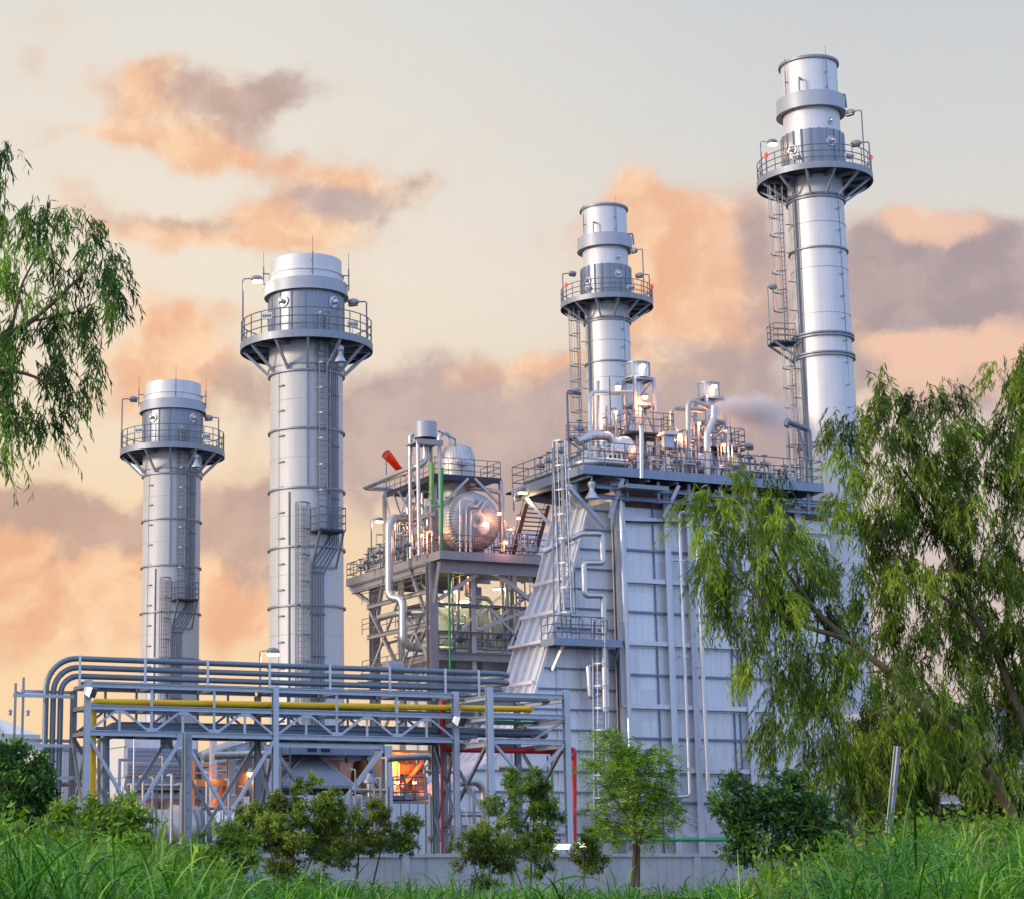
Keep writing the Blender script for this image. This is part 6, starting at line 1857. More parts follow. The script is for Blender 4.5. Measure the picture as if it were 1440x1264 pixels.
leafmat('leaf_dark', (.016, .055, .014), (.055, .155, .028), (.22, .42, .07))
leafmat('leaf_bright', (.06, .15, .012), (.19, .38, .025), (.42, .60, .07))
leafmat('leaf_grass', (.012, .055, .007), (.068, .245, .022), (.38, .64, .10), trans=.3, rough=.4)
leafmat('leaf_straw', (.14, .12, .05), (.28, .25, .11), (.42, .38, .2))
pmat('bark_gum', (.15, .105, .06), .8, 0, .35, 3.0, .3, bump=.3, dirt=(.10, .075, .05), dirt_amt=.6)
pmat('bark_twig', (.13, .10, .055), .85, 0, .3, 3.0, .2)

def leaf_object(name, P0, D, L, Wd, tint, mat, parent, loc, kind=None, segs=1, droop=None):
    """many narrow leaves as kites (segs=1) or bent ribbons"""
    n = len(P0)
    D = D / np.linalg.norm(D, axis=1, keepdims=True)
    rnd = RNG.normal(size=(n, 3)); S = np.cross(D, rnd); S /= np.linalg.norm(S, axis=1, keepdims=True) + 1e-9
    if segs == 1:
        N = np.cross(S, D)
        mid = P0 + D * (L * .42)[:, None] + N * (L * .06)[:, None]
        V = np.stack([P0, mid + S * (Wd / 2)[:, None], P0 + D * L[:, None], mid - S * (Wd / 2)[:, None]], 1).reshape(-1, 3)
        Fc = np.arange(n * 4).reshape(n, 4); T = np.repeat(tint, 4)
    else:
        k = segs + 1; f = np.linspace(0, 1, k)
        horiz = D.copy(); horiz[:, 2] = 0; horiz /= np.linalg.norm(horiz, axis=1, keepdims=True) + 1e-6
        S = np.stack([-horiz[:, 1], horiz[:, 0], np.zeros(n)], 1) + .35 * RNG.normal(size=(n, 3)); S /= np.linalg.norm(S, axis=1, keepdims=True)
        pts = P0[:, None, :] + D[:, None, :] * (L[:, None] * f[None, :])[..., None]
        pts[..., 2] -= (droop * L)[:, None] * (f ** 2.2)[None, :]
        pts += horiz[:, None, :] * ((droop * L * .35)[:, None] * (f ** 2)[None, :])[..., None]
        wv = np.sin(np.clip(f * .92 + .08, 0, 1) * math.pi) ** .7
        a = pts + S[:, None, :] * (Wd[:, None] * wv[None, :] / 2)[..., None]; b_ = pts - S[:, None, :] * (Wd[:, None] * wv[None, :] / 2)[..., None]
        V = np.stack([a, b_], 2).reshape(-1, 3)
        base = (np.arange(n) * k * 2)[:, None] + (np.arange(segs) * 2)[None, :]
        Fc = np.stack([base, base + 1, base + 3, base + 2], -1).reshape(-1, 4); T = np.repeat(tint, k * 2)
    V = V - np.array(loc)[None, :]
    me = bpy.data.meshes.new(name)
    me.vertices.add(len(V)); me.vertices.foreach_set('co', V.astype(np.float32).ravel())
    me.loops.add(Fc.size); me.loops.foreach_set('vertex_index', Fc.astype(np.int32).ravel())
    me.polygons.add(len(Fc)); me.polygons.foreach_set('loop_start', (np.arange(len(Fc)) * 4).astype(np.int32)); me.polygons.foreach_set('loop_total', np.full(len(Fc), 4, np.int32))
    at = me.attributes.new('tint', 'FLOAT', 'POINT'); at.data.foreach_set('value', np.clip(T, 0, 1).astype(np.float32))
    me.materials.append(MATS[mat]); me.update(calc_edges=True)
    o = bpy.data.objects.new(name, me); COL.objects.link(o)
    if parent is not None: o.parent = parent
    else: o.location = loc
    if kind: o['kind'] = kind
    return o

def unit(n):
    v = RNG.normal(size=(n, 3)); return v / np.linalg.norm(v, axis=1, keepdims=True)

def limb(root, pts, r0, r1, mat='bark_gum', name='branch', n=8, wob=.0):
    path = fillet(pts, 1.0, 4); m = len(path)
    path = [p + Vector((random.uniform(-1, 1), random.uniform(-1, 1), random.uniform(-1, 1))) * wob for p in path]
    return build(name, MB().tube(path, [r0 + (r1 - r0) * i / (m - 1) for i in range(m)], n), mat, root, angle=60)

def gum_tree(name, label, base, trunks, clumps, Y, mat, leafL=(.11, .18), leafW=.020, strands=70, droop=1.0, ll=(.35, .8), group=None, sub=True, tuft=1.0, step=.045):
    root = thing(name, base, label, 'tree', group)
    lines = []
    for pts, r0, r1 in trunks:
        w = [P(x, y, Y + dz) if not isinstance(x, Vector) else x for x, y, dz in pts]
        limb(root, w, r0, r1, name='trunk' if r0 > .09 else 'branch'); lines.append((w, r0, r1))
    samples = []
    for w, r0, r1 in lines:
        path = fillet(w, 1.0, 4)
        for i, p in enumerate(path): samples.append((p, r0 + (r1 - r0) * i / (len(path) - 1)))
    PS, DS, LS, WS, TS = [], [], [], [], []
    twig = MB()
    for px, py, rx, ry, dz, dens in clumps:
        c = P(px, py, Y + dz); s = 1 / ppm(c)
        rad = np.array([rx * s, max(rx * s * .8, .5), ry * s])
        # bough from the wood to the clump, coming from below
        cand = [(p, r) for p, r in samples if p.z < c.z + .2] or samples
        p0, r_ = min(cand, key=lambda q: (q[0] - c).length)
        if .35 < (p0 - c).length < 1.7:
            mid = (p0 * .45 + c * .55) + Z * (.12 * (p0 - c).length) + Vector((random.uniform(-.1, .1), random.uniform(-.2, .2), 0))
            limb(root, [p0, mid, c + Z * rad[2] * .3], min(r_ * .55, .035), .006, n=6, wob=.015)
        n = int(strands * dens * (rx * ry / 2500.0) ** .8) + 8
        ctint = RNG.normal(0, .15)
        nt_ = max(3, n // 9)                                   # sprays hang in tufts with air between them
        dt_ = unit(nt_) * (RNG.random((nt_, 1)) ** .4); pick = RNG.integers(0, nt_, n); tt_ = RNG.normal(0, .20, nt_)
        d = dt_[pick]
        st = np.array(c)[None, :] + d * rad[None, :] + RNG.normal(size=(n, 3)) * np.array([.10, .10, .14]) * tuft
        out = d.copy(); out[:, 2] *= .3; out += RNG.normal(size=(n, 3)) * .3
        for i in range(n):
            l = random.uniform(*ll); m = int(l / step)
            f = np.arange(m) / m
            pos = st[i] + out[i] * (l * .55 * f)[:, None]
            pos[:, 2] += l * (.12 * f - droop * .85 * f ** 1.6)
            pos += RNG.normal(size=(m, 3)) * .012
            tdir = np.gradient(pos, axis=0); tdir /= np.linalg.norm(tdir, axis=1, keepdims=True) + 1e-9
            ld = tdir * .5 + np.array([0, 0, -.8 * droop]) + RNG.normal(size=(m, 3)) * .38
            PS.append(pos); DS.append(ld)
            LS.append(RNG.uniform(*leafL, m)); WS.append(RNG.uniform(.75, 1.2, m) * leafW)
            sun_tint = .10 * d[i, 2]  # upper sprays get a lighter tint, sunlight put into the leaf colour
            TS.append(np.clip(.47 + ctint + tt_[pick[i]] + RNG.normal(0, .10) + sun_tint + RNG.normal(0, .10, m), 0, 1))
            if i % 2 == 0: twig.tube([Vector(pos[0]), Vector(pos[m // 2]), Vector(pos[-1])], [.006, .004, .002], 3, caps=False)
    if sub: build('twig_spray', twig, 'bark_twig', root)
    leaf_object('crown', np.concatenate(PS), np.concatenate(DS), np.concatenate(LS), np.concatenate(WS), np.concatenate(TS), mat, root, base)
    return root

def shrub(name, label, base, stems, clumps, Y, mat, leafL, leafW, per=260, mode='round', group=None, cat='bush', stem_mat='bark_twig', tint0=.45, spread=.5):
    """broad or feathery leaved bush: stems plus leaf sprays on the clumps' shells"""
    root = thing(name, base, label, cat, group)
    for pts, r0, r1 in stems:
        limb(root, [P(x, y, Y + dz) for x, y, dz in pts], r0, r1, stem_mat, 'stem', 6, .01)
    PS, DS, LS, WS, TS = [], [], [], [], []; tw = MB()
    fine = []
    for px, py, rx, ry, dz, dens in clumps:
        for k in range(5):
            a_ = random.uniform(0, 6.28); q = random.uniform(.4, 1.35); z_ = random.uniform(.36, .72)
            fine.append((px + math.cos(a_) * rx * q, py + math.sin(a_) * ry * q * 1.1, rx * z_, ry * z_, dz + random.uniform(-.25, .25), dens * .62))
    for px, py, rx, ry, dz, dens in clumps:
        for k in range(3):
            a_ = random.uniform(-2.8, -.3); fine.append((px + math.cos(a_) * rx * 1.5, py + math.sin(a_) * ry * 1.6, rx * .16, ry * .4, dz, dens * .5))
    for px, py, rx, ry, dz, dens in fine:
        c = P(px, py, Y + dz); s = 1 / ppm(c); rad = np.array([rx * s, rx * s * .85, ry * s])
        n = int((.85 if mode == 'feather' else 1.0) * per * dens * (rx * ry / 900.0) ** .8) + 6
        d = unit(n) * (RNG.random((n, 1)) ** .4); st = np.array(c)[None, :] + d * rad[None, :]
        ct = RNG.normal(0, .13)
        for i in range(n):
            if mode == 'round':
                m = 7; ax = d[i] * .7 + RNG.normal(size=3) * .5; ax[2] += .25; ax /= np.linalg.norm(ax)
                f = np.linspace(0, 1, m)[:, None]; pos = st[i] + ax * f * leafL * 2.2
                ld = ax * .5 + RNG.normal(size=(m, 3)) * .8; ld[:, 2] -= .15
            elif mode == 'feather':
                m = 14; ax = d[i] * .8 + RNG.normal(size=3) * .45; ax[2] = ax[2] * .55 + .05; ax /= np.linalg.norm(ax)
                f = np.linspace(0, 1, m)[:, None]; pos = st[i] + ax * f * leafL * 5; pos[:, 2] -= (f[:, 0] ** 2) * leafL * 1.2
                sd_ = np.cross(ax, [0, 0, 1.0]); sd_ /= np.linalg.norm(sd_) + 1e-9
                sg = np.where(np.arange(m) % 2 == 0, 1, -1)[:, None]
                ld = sd_ * sg + ax * .45 + RNG.normal(size=(m, 3)) * .25; ld[:, 2] -= .15
            else:   # lance: whorls of hanging narrow leaves
                m = 9; ax = d[i] * .6 + RNG.normal(size=3) * .4; ax[2] += .2; ax /= np.linalg.norm(ax)
                f = np.linspace(0, 1, m)[:, None]; pos = st[i] + ax * f * leafL * 1.1
                ld = ax * .4 + RNG.normal(size=(m, 3)) * .6; ld[:, 2] -= .55
            PS.append(pos); DS.append(ld); LS.append(RNG.uniform(.9, 1.5, m) * leafL); WS.append(RNG.uniform(.9, 1.4, m) * leafW)
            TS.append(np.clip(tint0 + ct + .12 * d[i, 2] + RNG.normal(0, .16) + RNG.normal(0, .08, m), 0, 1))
            if i % 3 == 0: tw.tube([Vector(pos[0] - ax * leafL * 2), Vector(pos[0]), Vector(pos[-1])], [.006, .005, .002], 3, caps=False)
    build('twig_spray', tw, stem_mat, root)
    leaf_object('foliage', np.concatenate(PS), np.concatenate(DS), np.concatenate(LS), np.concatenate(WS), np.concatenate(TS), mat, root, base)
    return root

def gnd(px, Y):
    d = ray(px, HOR); return Vector((d.x * Y, Y, 0))

# --- drooping trees on the right
c1 = [(1055,682,45,18,0,1),(1000,705,34,30,0,1),(1000,765,34,44,-.4,1),(1045,735,46,36,.4,1),(1092,752,44,46,-.4,1.1),(1010,838,30,44,.2,.9),(1050,815,40,46,0,1),(1130,775,42,46,.5,1),
      (1040,905,22,44,.2,.7),(1090,865,42,52,-.3,1),(1140,850,44,54,.2,1),(1070,945,24,40,0,.6),(1120,935,40,52,-.2,.9),(1165,930,36,54,.4,.8),(1100,1020,30,46,.2,.7),(1150,1015,40,54,-.3,.9),(1185,1060,34,50,0,.9),(1205,1125,26,36,-.2,.8),(1165,1100,30,40,.2,.8),(1215,960,34,44,.6,.6),(1205,905,26,20,-.9,.7),(1262,945,26,22,-.9,.7),(1310,985,28,22,-.9,.7),(1350,1020,30,24,-.9,.8),(1395,1065,30,26,-.9,.8),(1240,1010,30,30,-.9,.7),(1300,1060,36,34,-.8,.8)]
t1 = [([(1434,1215,0),(1425,1150,0),(1395,1090,0),(1345,1035,-.1),(1290,985,-.2),(1245,940,-.2),(1190,898,-.2),(1150,862,-.1),(1110,810,0),(1070,745,0),(1050,690,0)], .125, .02),
      ([(1190,898,-.2),(1130,880,-.4),(1075,850,-.4),(1015,790,-.3),(1000,715,0)], .05, .012), ([(1290,985,-.2),(1230,1000,-.3),(1180,1040,-.2)], .03, .008), ([(1150,862,-.1),(1150,900,.2),(1120,1000,.1)], .025, .006)]
gum_tree('eucalyptus_tree', 'lighter green drooping tree leaning far out over the boiler wall from a slanting trunk', gnd(1434, 38), t1, c1, 38, 'leaf_gum', strands=128, leafL=(.13, .23), leafW=.027, group='drooping trees by the boiler')
c2 = [(1245,555,36,22,0,.9),(1200,598,30,30,.3,.9),(1255,600,44,34,-.3,1),(1310,565,40,26,.2,1),(1345,600,40,34,-.2,1),(1385,645,36,40,.4,.9),(1205,660,32,40,.2,1),(1265,665,46,44,-.4,1.1),(1325,660,46,44,.2,1),
      (1190,725,28,36,.4,.9),(1240,735,44,44,-.2,1),(1305,735,46,48,.3,1),(1365,715,42,46,-.4,1),(1425,690,34,60,.2,1),(1215,800,44,40,.1,.9),(1275,810,50,46,-.3,1),(1340,800,48,50,.3,1),(1400,790,40,54,-.2,1.1),
      (1235,870,40,40,.2,.8),(1300,885,48,46,-.2,1),(1360,880,46,50,.3,1.1),(1425,870,36,60,-.4,1.1),(1270,955,44,42,.3,.8),(1335,970,44,50,-.3,1),(1400,960,36,54,.4,1),(1240,1030,40,44,.2,.9),(1300,1050,46,46,-.2,1.1),(1250,1095,36,36,0,.7),(1430,1030,26,50,.2,.8),(1370,1060,30,30,-.8,.5),(1290,1010,40,36,-1.2,.7),(1180,960,30,44,-.8,.6),(1215,1080,36,50,-.8,.7),(1442,615,26,40,0,1),(1445,780,30,56,.1,1.1),(1440,950,30,50,0,1)]
t2 = [([(1475,1215,0),(1462,1090,0),(1437,1010,0),(1405,925,0),(1372,868,0),(1340,800,0),(1318,720,.1),(1305,640,.1),(1290,565,0)], .13, .02),
      ([(1372,868,0),(1320,835,-.2),(1270,790,-.2),(1215,730,0)], .05, .01), ([(1340,800,0),(1370,720,.1),(1350,620,0)], .045, .01), ([(1405,925,0),(1420,840,-.2),(1428,700,0)], .05, .01), ([(1437,1010,0),(1390,985,.2),(1310,1010,.1)], .035, .008), ([(1318,720,.1),(1270,660,0),(1220,600,.1)], .035, .008)]
gum_tree('eucalyptus_tree', 'tallest drooping tree, olive green crown and pale forked trunk, against the sky', gnd(1475, 41.5), t2, c2, 41.5, 'leaf_gum', strands=150, leafL=(.14, .24), leafW=.029, group='drooping trees by the boiler')
c3 = [(1440,500,40,18,0,1),(1425,535,34,26,.2,1),(1460,560,40,36,0,1),(1432,590,20,26,.1,.8),(1450,640,30,40,0,1)]
gum_tree('eucalyptus_tree', 'drooping tree of which only hanging tips reach in at the upper right edge', gnd(1540, 36), [([(1560,1300,0),(1550,1000,0),(1530,760,0),(1500,600,0),(1460,520,0)], .16, .03)], c3, 36, 'leaf_gum', strands=125, leafL=(.13, .22), leafW=.026, group='drooping trees by the boiler')
# --- near drooping tree on the left
c4 = [(2,216,22,16,0,1),(-1,246,24,20,.1,1),(-4,302,16,22,0,1),(66,296,26,16,0,1),(44,329,40,28,.2,1),(99,319,40,22,-.1,1),(14,369,44,38,.1,1),(79,379,46,38,-.2,1),(139,359,34,28,.1,1),(154,404,28,40,0,1),(114,439,34,40,.2,.9),(49,439,44,36,-.2,1),(-6,454,36,44,.2,1),(166,424,16,30,.1,.8),
      (134,494,20,34,.1,.8),(89,509,32,40,-.1,.9),(34,514,40,40,.1,1),(-6,544,36,46,-.1,1.1),(54,574,26,36,.2,.9),(14,594,30,40,0,1),(104,544,12,30,.1,.7),(-6,634,18,26,.1,.9)]
t4 = [([(-330,1500,0),(-310,1100,0),(-260,820,0),(-160,640,0),(-70,540,0)], .2, .07), ([(-70,540,0),(0,478,0),(45,452,0),(90,412,0),(130,372,.1),(120,330,0)], .05, .006), ([(-70,540,0),(-10,520,-.1),(40,525,0),(75,545,0),(100,520,0)], .035, .005),
      ([(-70,540,0),(-30,430,.1),(5,330,0),(8,245,0)], .04, .006), ([(45,452,0),(110,440,.1),(160,410,0)], .016, .004), ([(15,470,0),(30,400,0),(60,345,.1),(75,310,0)], .02, .004)]
gum_tree('eucalyptus_tree', 'dark green drooping branches reaching in high on the left in front of the sky', gnd(-330, 23), t4, c4, 23, 'leaf_gum_near', leafL=(.10, .17), leafW=.021, strands=62, ll=(.25, .52), tuft=.7, step=.034, group='drooping trees by the road')

# --- bushes
shrub('bush', 'dark green dense bush at the far left in front of the hall', gnd(15, 30), [([(15,1262,0),(18,1150,0),(20,1090,0)], .03, .01)],
      [(15,1090,32,24,0,1),(45,1105,20,22,.1,1),(5,1130,36,26,-.1,1.1),(40,1135,22,22,.2,1),(20,1165,40,24,0,1)], 30, 'leaf_dark', .075, .036, 260, 'round')
shrub('bush', 'yellow green leafy bush in front of the yellow drop pipe', gnd(140, 27), [([(140,1262,0),(145,1190,0),(150,1150,0)], .02, .008)],
      [(160,1148,34,14,0,1),(115,1160,36,15,.2,1),(185,1165,22,16,-.1,1),(140,1178,40,16,0,1),(75,1165,24,12,.3,1),(175,1192,24,14,.1,.8)], 27, 'leaf_bush', .06, .030, 240, 'round', tint0=.58)
shrub('bush', 'low green bush at the foot of the upright steel post', gnd(310, 31), [([(310,1262,0),(312,1200,0)], .02, .008)],
      [(315,1190,28,16,0,1),(290,1205,22,14,.1,1),(338,1205,18,16,0,1),(310,1220,36,14,0,1)], 31, 'leaf_bush', .055, .024, 240, 'round', tint0=.5)
shrub('bush', 'tall mixed green and brown bush in front of the pyramid hood', gnd(415, 35), [([(415,1262,0),(410,1200,0),(400,1150,0)], .03, .01), ([(418,1262,0),(440,1200,.1),(455,1160,.1)], .02, .008), ([(410,1262,0),(380,1200,0),(370,1160,0)], .02, .008)],
      [(440,1120,22,16,0,1),(350,1160,22,16,.1,.8),(475,1150,20,18,0,.8),(425,1135,30,18,0,1),(385,1145,24,14,.1,1),(455,1158,28,18,.1,1),(405,1168,38,20,-.1,1),(365,1175,26,18,.1,.9),(445,1190,32,18,0,.9),(395,1200,36,18,.1,1),(420,1222,30,14,0,.8)], 35, 'leaf_dry', .062, .022, 250, 'lance', tint0=.5)
shrub('bush', 'small greenish brown bush in front of the thick frame column', gnd(540, 36), [([(520,1262,0),(535,1200,0),(540,1160,0)], .018, .006), ([(500,1262,0),(505,1200,0),(500,1180,0)], .018, .006)],
      [(530,1150,18,14,0,.9),(565,1165,26,15,.1,1),(525,1175,26,14,0,.9),(490,1178,24,16,.1,.9),(560,1190,22,10,0,.7),(500,1205,26,14,0,.7)], 36, 'leaf_dry', .06, .022, 220, 'lance', tint0=.45)
shrub('bush', 'loose narrow-leaved bush in front of the cross rack', gnd(745, 38), [([(745,1262,0),(748,1190,0),(752,1120,0)], .022, .008), ([(740,1262,0),(715,1200,.1),(700,1180,.1)], .014, .005), ([(750,1262,0),(775,1190,0),(780,1150,0)], .014, .005)],
      [(705,1135,16,10,.2,.5),(745,1105,18,12,0,.8),(720,1098,10,8,.1,.5),(760,1125,20,12,.1,.8),(740,1148,22,12,0,.7),(770,1160,14,12,0,.7),(745,1182,22,12,.1,.7),(750,1212,20,12,0,.6)], 38, 'leaf_bush', .085, .02, 200, 'lance', tint0=.42)
shrub('bush', 'straggly low bush in front of the boundary wall, left of the loose one', gnd(690, 37), [([(690,1262,0),(688,1210,0),(692,1180,0)], .016, .006), ([(680,1262,0),(665,1210,0),(660,1180,0)], .012, .005)],
      [(690,1180,24,12,0,.9),(662,1190,20,10,.1,.7),(715,1195,20,12,.1,.8),(690,1205,28,12,0,.8),(680,1228,28,12,0,.8)], 37, 'leaf_dry', .085, .02, 200, 'lance', tint0=.5)
shrub('bush', 'brownish straggly bush between the loose bush and the young tree', gnd(820, 39), [([(820,1262,0),(822,1200,0),(828,1160,0)], .016, .006)],
      [(830,1180,12,9,0,.6),(845,1192,14,11,0,.7),(818,1205,14,10,.1,.6),(835,1222,18,10,0,.6)], 39, 'leaf_dry', .07, .02, 200, 'lance', tint0=.4)
shrub('young_tree', 'bright fresh green young feathery tree with two slim trunks in front of the wall', gnd(893, 37), [([(890,1262,0),(893,1180,0),(892,1120,0),(870,1060,0),(850,1035,0)], .045, .006), ([(897,1262,0),(898,1190,0),(915,1120,.1),(930,1080,.1)], .035, .006), ([(892,1160,0),(855,1110,.1),(835,1090,0)], .018, .005), ([(896,1170,0),(940,1130,0),(948,1120,0)], .014, .004)],
      [(852,1040,14,6,0,.6),(862,1062,20,9,.1,.8),(888,1068,28,10,0,1),(916,1076,24,12,.1,1),(852,1090,22,11,0,1),(895,1092,36,13,-.1,1),(928,1100,18,14,.1,.9),(850,1115,18,12,.1,.8),(878,1118,32,12,0,.9),(920,1130,26,12,0,.9),(862,1145,22,11,.2,.8),(905,1148,24,10,.1,.7),(938,1148,14,12,0,.5),(865,1170,18,12,.1,.7),(905,1178,20,12,0,.6)],
      37, 'leaf_bright', .060, .018, 120, 'feather', cat='tree', stem_mat='bark_gum', tint0=.5)
shrub('bush', 'dark glossy broad-leaved bush against the wall under the drooping tree', gnd(1085, 35), [([(1085,1262,0),(1085,1190,0),(1090,1120,0)], .03, .01), ([(1082,1262,0),(1050,1190,.1),(1030,1125,0)], .02, .007)],
      [(1030,1120,18,14,0,.8),(1095,1112,22,14,.1,.9),(1050,1148,28,14,0,1),(1100,1145,36,18,.1,1.1),(1140,1160,26,20,0,1.1),(1060,1178,34,18,0,1),(1110,1185,40,20,.1,1.1),(1075,1205,36,14,0,.9),(1150,1195,22,18,0,1)], 35, 'leaf_dark', .085, .034, 210, 'round', tint0=.42)
shrub('bush', 'dark brown green thicket under the drooping trees behind the leaning post', gnd(1310, 44), [([(1310,1262,0),(1312,1180,0),(1315,1120,0)], .03, .01), ([(1350,1262,0),(1360,1180,0),(1350,1110,0)], .03, .01)],
      [(1260,1110,36,30,0,1),(1310,1105,40,30,.2,1),(1255,1060,40,30,.6,1.1),(1320,1050,44,30,.7,1.1),(1385,1060,40,34,.7,1.1),(1355,1100,36,28,0,1),(1240,1150,40,24,.1,1),(1300,1150,50,26,0,1),(1365,1145,40,28,.1,1),(1405,1155,24,24,0,1),(1205,1170,26,20,0,.8),(1280,1080,50,30,.4,1.1),(1345,1075,50,34,.5,1.1),(1400,1110,40,34,.3,1.1),(1430,1150,40,30,.2,1)], 44, 'leaf_dry', .075, .024, 330, 'lance', tint0=.10)
# pale hall glimpsed through the trees
PH = fr_at(1318, 95)
ph = thing('machine_hall', PH(3, 3, 0), 'beige rendered hall glimpsed behind the trunks of the drooping trees', 'building')
pmat('render_beige', (.50, .42, .33), .8, 0, .08, .6, .12)
zt_ = PH.at_s(1330, 1005, 0).z
build('wall', MB().fbox(PH, 0, 16, 0, 6, 0, zt_), 'render_beige', ph)
build('roof_trim', MB().fbox(PH, -.15, 16.2, -.2, 6.2, zt_ + .003, zt_ + .35), 'galv_light', ph)
m = MB()
for i in range(7): m.fbox(PH, i * 2.6 - .06, i * 2.6 + .06, -.08, -.002, 0, zt_)
m.fbox(PH, 0, 16, -.1, -.082, zt_ * .5, zt_ * .5 + .12); build('wall_rib', m, 'white_paint', ph)

# --- grass: long arching blades, tall on the two banks, low in the middle
def grass_top(px):
    return np.interp(px, [-400, 0, 120, 210, 290, 360, 560, 700, 900, 1000, 1080, 1160, 1230, 1300, 1380, 1440, 1800], [1150, 1156, 1172, 1188, 1208, 1224, 1238, 1240, 1242, 1238, 1222, 1198, 1174, 1156, 1152, 1156, 1150])
def tufts(n, y0, y1, top_shift, per, Lr, Wr, pad=200):
    Yv = np.sqrt(RNG.random(n) * (y1 ** 2 - y0 ** 2) + y0 ** 2)
    px = RNG.uniform(-pad, 1440 + pad, n); X = (px - CX) / F / 1.019 * Yv
    H = CAMH + (HOR - grass_top(px) - top_shift) / 2856 * Yv
    H = np.clip(H, .5, 2.75) + RNG.normal(0, .12, n) - .12 * (np.sin(X * 2.1 + Yv) + np.sin(X * 5.3 - Yv * 1.7)) * .5
    p = np.repeat(np.stack([X, Yv, H], 1), per, 0); N = len(p)
    L = RNG.uniform(*Lr, N); ang = RNG.random(N) * 2 * math.pi; tilt = np.abs(RNG.normal(.30, .18, N))
    D_ = np.stack([np.cos(ang) * np.sin(tilt), np.sin(ang) * np.sin(tilt), np.cos(tilt)], 1)
    dr = RNG.uniform(.25, .75, N)
    rise = L * (np.cos(tilt) - dr * .35)
    p[:, 2] -= rise + RNG.uniform(-.05, .45, N) + .05
    p[:, :2] += RNG.normal(0, .05, (N, 2))
    patch = .14 * np.sin(X * 1.3 + .7 * Yv) + .10 * np.sin(X * 3.1 - 1.1 * Yv + 2)
    tint = np.repeat(RNG.normal(.43, .12, n) + patch, per) + RNG.normal(0, .16, N)
    return p, D_, L, RNG.uniform(*Wr, N), tint, dr
parts = [tufts(3000, 11, 18, 0, 17, (.5, 1.05), (.007, .016)), tufts(2900, 18, 30, 6, 17, (.5, 1.05), (.011, .022)), tufts(2000, 30, 62, 2, 11, (.5, .95), (.018, .034))]
cat_ = [np.concatenate(x) for x in zip(*parts)]
g = leaf_object('grass', cat_[0], cat_[1], cat_[2], cat_[3], cat_[4], 'leaf_grass', None, (0, 20, 0), 'stuff', 5, cat_[5])
tag(g, 'tall lush green grass along the foreground', 'grass')
# filler below the visible tips, so that the field is closed from other sides too
n = 9000; Yv = RNG.uniform(10, 64, n); px = RNG.uniform(-250, 1690, n); X = (px - CX) / F * Yv
Hh = np.clip(CAMH + (HOR - grass_top(px)) / 2856 * Yv, .5, 2.6) * .82
p = np.stack([X, Yv, np.zeros(n)], 1); ang = RNG.random(n) * 6.283
D_ = np.stack([np.cos(ang) * .12, np.sin(ang) * .12, np.ones(n)], 1)
g = leaf_object('undergrowth', p, D_, Hh, RNG.uniform(.03, .06, n), RNG.normal(.3, .1, n), 'leaf_grass', None, (0, 20, 0), 'stuff', 3, RNG.uniform(.02, .1, n))
tag(g, 'dense upright stems below the tips of the tall grass', 'grass')
# leafy weeds mixed into the grass
n = 520
px = np.concatenate([RNG.uniform(-60, 330, n // 2), RNG.uniform(1060, 1500, n - n // 2)]); Yv = RNG.uniform(14, 34, n); X = (px - CX) / F / 1.019 * Yv
tp = CAMH + (HOR - grass_top(px) - 22 + RNG.normal(0, 12, n)) / 2856 * Yv
m_ = 14; p = np.repeat(np.stack([X, Yv, tp], 1), m_, 0) + RNG.normal(size=(n * m_, 3)) * np.array([.09, .09, .10]); D_ = RNG.normal(size=(n * m_, 3)) + np.array([0, 0, .2])
g = leaf_object('weeds', p, D_, RNG.uniform(.05, .12, n * m_), RNG.uniform(.025, .05, n * m_), np.repeat(RNG.normal(.38, .18, n), m_) + RNG.normal(0, .1, n * m_), 'leaf_bush', None, (0, 20, 0), 'stuff')
tag(g, 'leafy broad-leaved weeds growing through the tall grass', 'weeds')
# seed stalks standing above the blades
n = 420; px = np.concatenate([RNG.uniform(1030, 1500, 300), RNG.uniform(480, 960, 120)]); Yv = RNG.uniform(13, 30, n); X = (px - CX) / F / 1.019 * Yv
top = CAMH + (HOR - grass_top(px) + np.where(px > 1000, RNG.uniform(0, 20, n), RNG.uniform(0, 26, n))) / 2856 * Yv
Ls = RNG.uniform(.5, .8, n); p = np.stack([X, Yv, top - Ls], 1); ang = RNG.random(n) * 6.283
D_ = np.stack([np.cos(ang) * .16, np.sin(ang) * .16, np.ones(n)], 1)
g = leaf_object('seed_stalks', p, D_, Ls, np.full(n, .009), RNG.random(n), 'leaf_straw', None, (0, 20, 0), 'stuff', 4, np.full(n, .12))
tag(g, 'thin pale seed stalks above the green grass', 'grass')
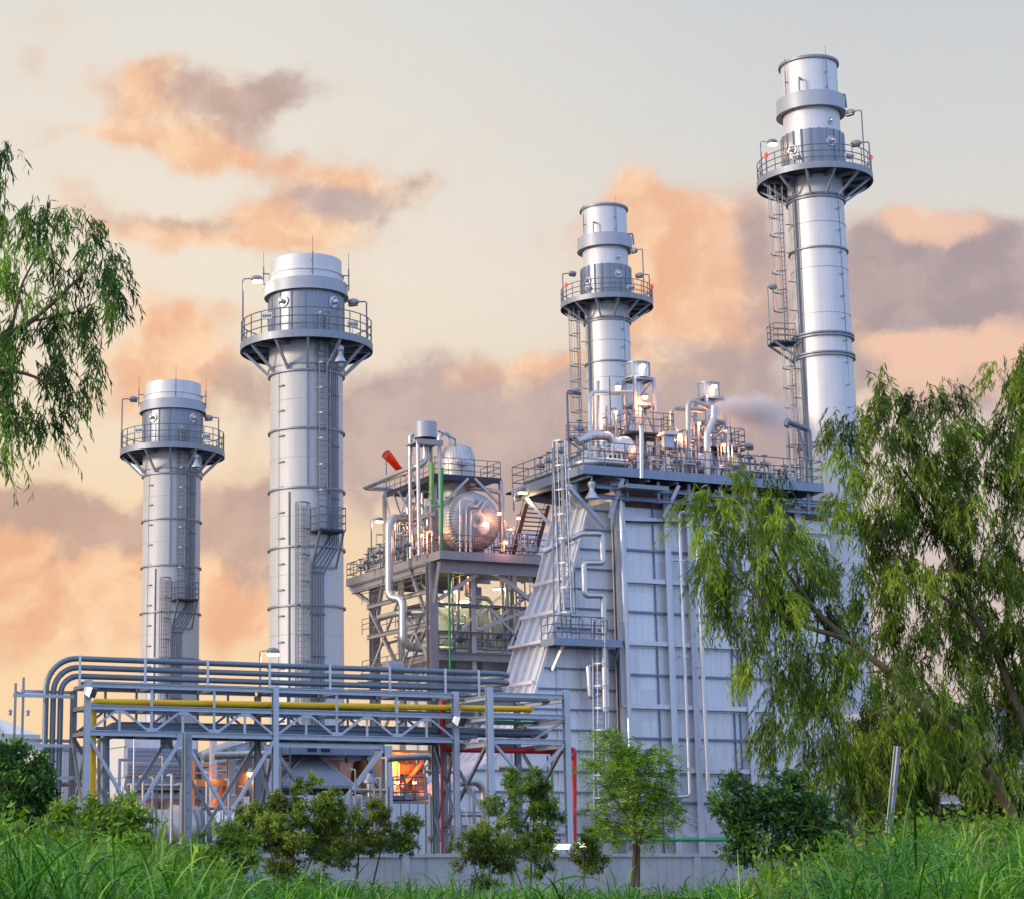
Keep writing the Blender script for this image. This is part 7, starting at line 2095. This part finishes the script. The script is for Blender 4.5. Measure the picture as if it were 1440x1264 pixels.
# ------------------------------------------------------------------ steam drifting from the vent pipe
def steam_plume():
    a = SA(1000, 575, -.3); b = SA(1130, 605, .5)
    d = b - a; L = d.length; x, y, dn = basis(d)
    m = MB()
    prof = [(.05, -.1), (.7, .25), (1.3, 1.0), (1.85, 2.2), (2.1, 3.4), (2.1, 4.6), (1.8, L), (.8, L + .8), (.02, L + 1.3)]
    n = 24; vs = []; fs = []
    for r, h in prof:
        c = a + dn * h + Z * (.35 * math.sin(min(1, h / 2.5) * 1.6) - .0 * h)
        for k in range(n):
            an = 2 * math.pi * k / n; vs.append(c + (x * math.cos(an) * .9 + y * math.sin(an)) * r)
    for i in range(len(prof) - 1):
        for k in range(n):
            j = (k + 1) % n; fs.append((i * n + k, i * n + j, (i + 1) * n + j, (i + 1) * n + k))
    fs.append(tuple(reversed(range(n)))); fs.append(tuple(range((len(prof) - 1) * n, len(prof) * n)))
    m.add(vs, [tuple(reversed(f)) for f in fs])
    mt = bpy.data.materials.new('steam'); mt.use_nodes = True; MATS['steam'] = mt
    nt = NT(mt.node_tree); mt.node_tree.nodes.remove(mt.node_tree.nodes['Principled BSDF'])
    out = mt.node_tree.nodes['Material Output']
    pv = nt.new('ShaderNodeVolumePrincipled'); pv.inputs['Color'].default_value = (1.0, .955, .965, 1); pv.inputs['Anisotropy'].default_value = .2
    geo = nt.new('ShaderNodeNewGeometry')
    rel = nt.vmath('SUBTRACT', geo.outputs['Position'], tuple(a)).outputs[0]
    def dot(v):
        q = nt.new('ShaderNodeVectorMath', operation='DOT_PRODUCT'); nt.link(rel, q.inputs[0]); q.inputs[1].default_value = tuple(v); return q.outputs['Value']
    h = dot(dn); px_, py_ = dot(x), dot(y)
    off = nt.math('MULTIPLY', nt.math('SINE', nt.math('MULTIPLY', nt.math('DIVIDE', h, 2.5, clamp=True), 1.6)), .35)
    zc = Z.dot(y); py2 = nt.math('SUBTRACT', py_, nt.math('MULTIPLY', off, zc))
    r2 = nt.math('SQRT', nt.math('ADD', nt.math('POWER', nt.math('DIVIDE', px_, .9), 2), nt.math('POWER', py2, 2)))
    ns = nt.noise(geo.outputs['Position'], .75, 5, .62)
    wr = nt.new('ShaderNodeFloatCurve')
    rad = nt.math('ADD', .25, nt.math('MULTIPLY', nt.math('POWER', nt.math('DIVIDE', nt.math('MAXIMUM', h, 0.001), L), .5), 1.7))
    core = nt.math('SUBTRACT', 1.0, nt.math('DIVIDE', r2, rad))
    core = nt.math('ADD', core, nt.math('MULTIPLY', nt.math('SUBTRACT', ns.outputs[0], .5), 1.3))
    dens = nt.smooth(core, .05, .75)
    fade = nt.math('SUBTRACT', 1.0, nt.smooth(h, L * .35, L * 1.0))
    dens = nt.math('MULTIPLY', nt.math('MULTIPLY', dens, fade), nt.smooth(h, -.05, .3))
    nt.link(nt.math('MULTIPLY', dens, 1.6), pv.inputs['Density'])
    nt.link(pv.outputs[0], out.inputs['Volume'])
    mt.volume_intersection_method if hasattr(mt, 'volume_intersection_method') else None
    o = build('steam_plume', m, 'steam', None, a)
    return tag(o, 'soft pinkish steam plume blowing off the vent pipe towards the tallest chimney', 'steam', kind='stuff')
steam_plume()
cy.volume_step_rate = 1.0; cy.volume_max_steps = 128
# ------------------------------------------------------------------ ground
pmat('soil', (.10, .085, .055), .95, 0, .25, .5, 0)
def gh(x, y):
    return 0.0
m = MB(); m.poly([(-900, -60, 0), (900, -60, 0), (900, 1800, 0), (-900, 1800, 0)])
tag(build('ground', m, 'soil', smooth=False), kind='structure')
for o in list(bpy.data.objects):
    if '_o' in o: del o['_o']
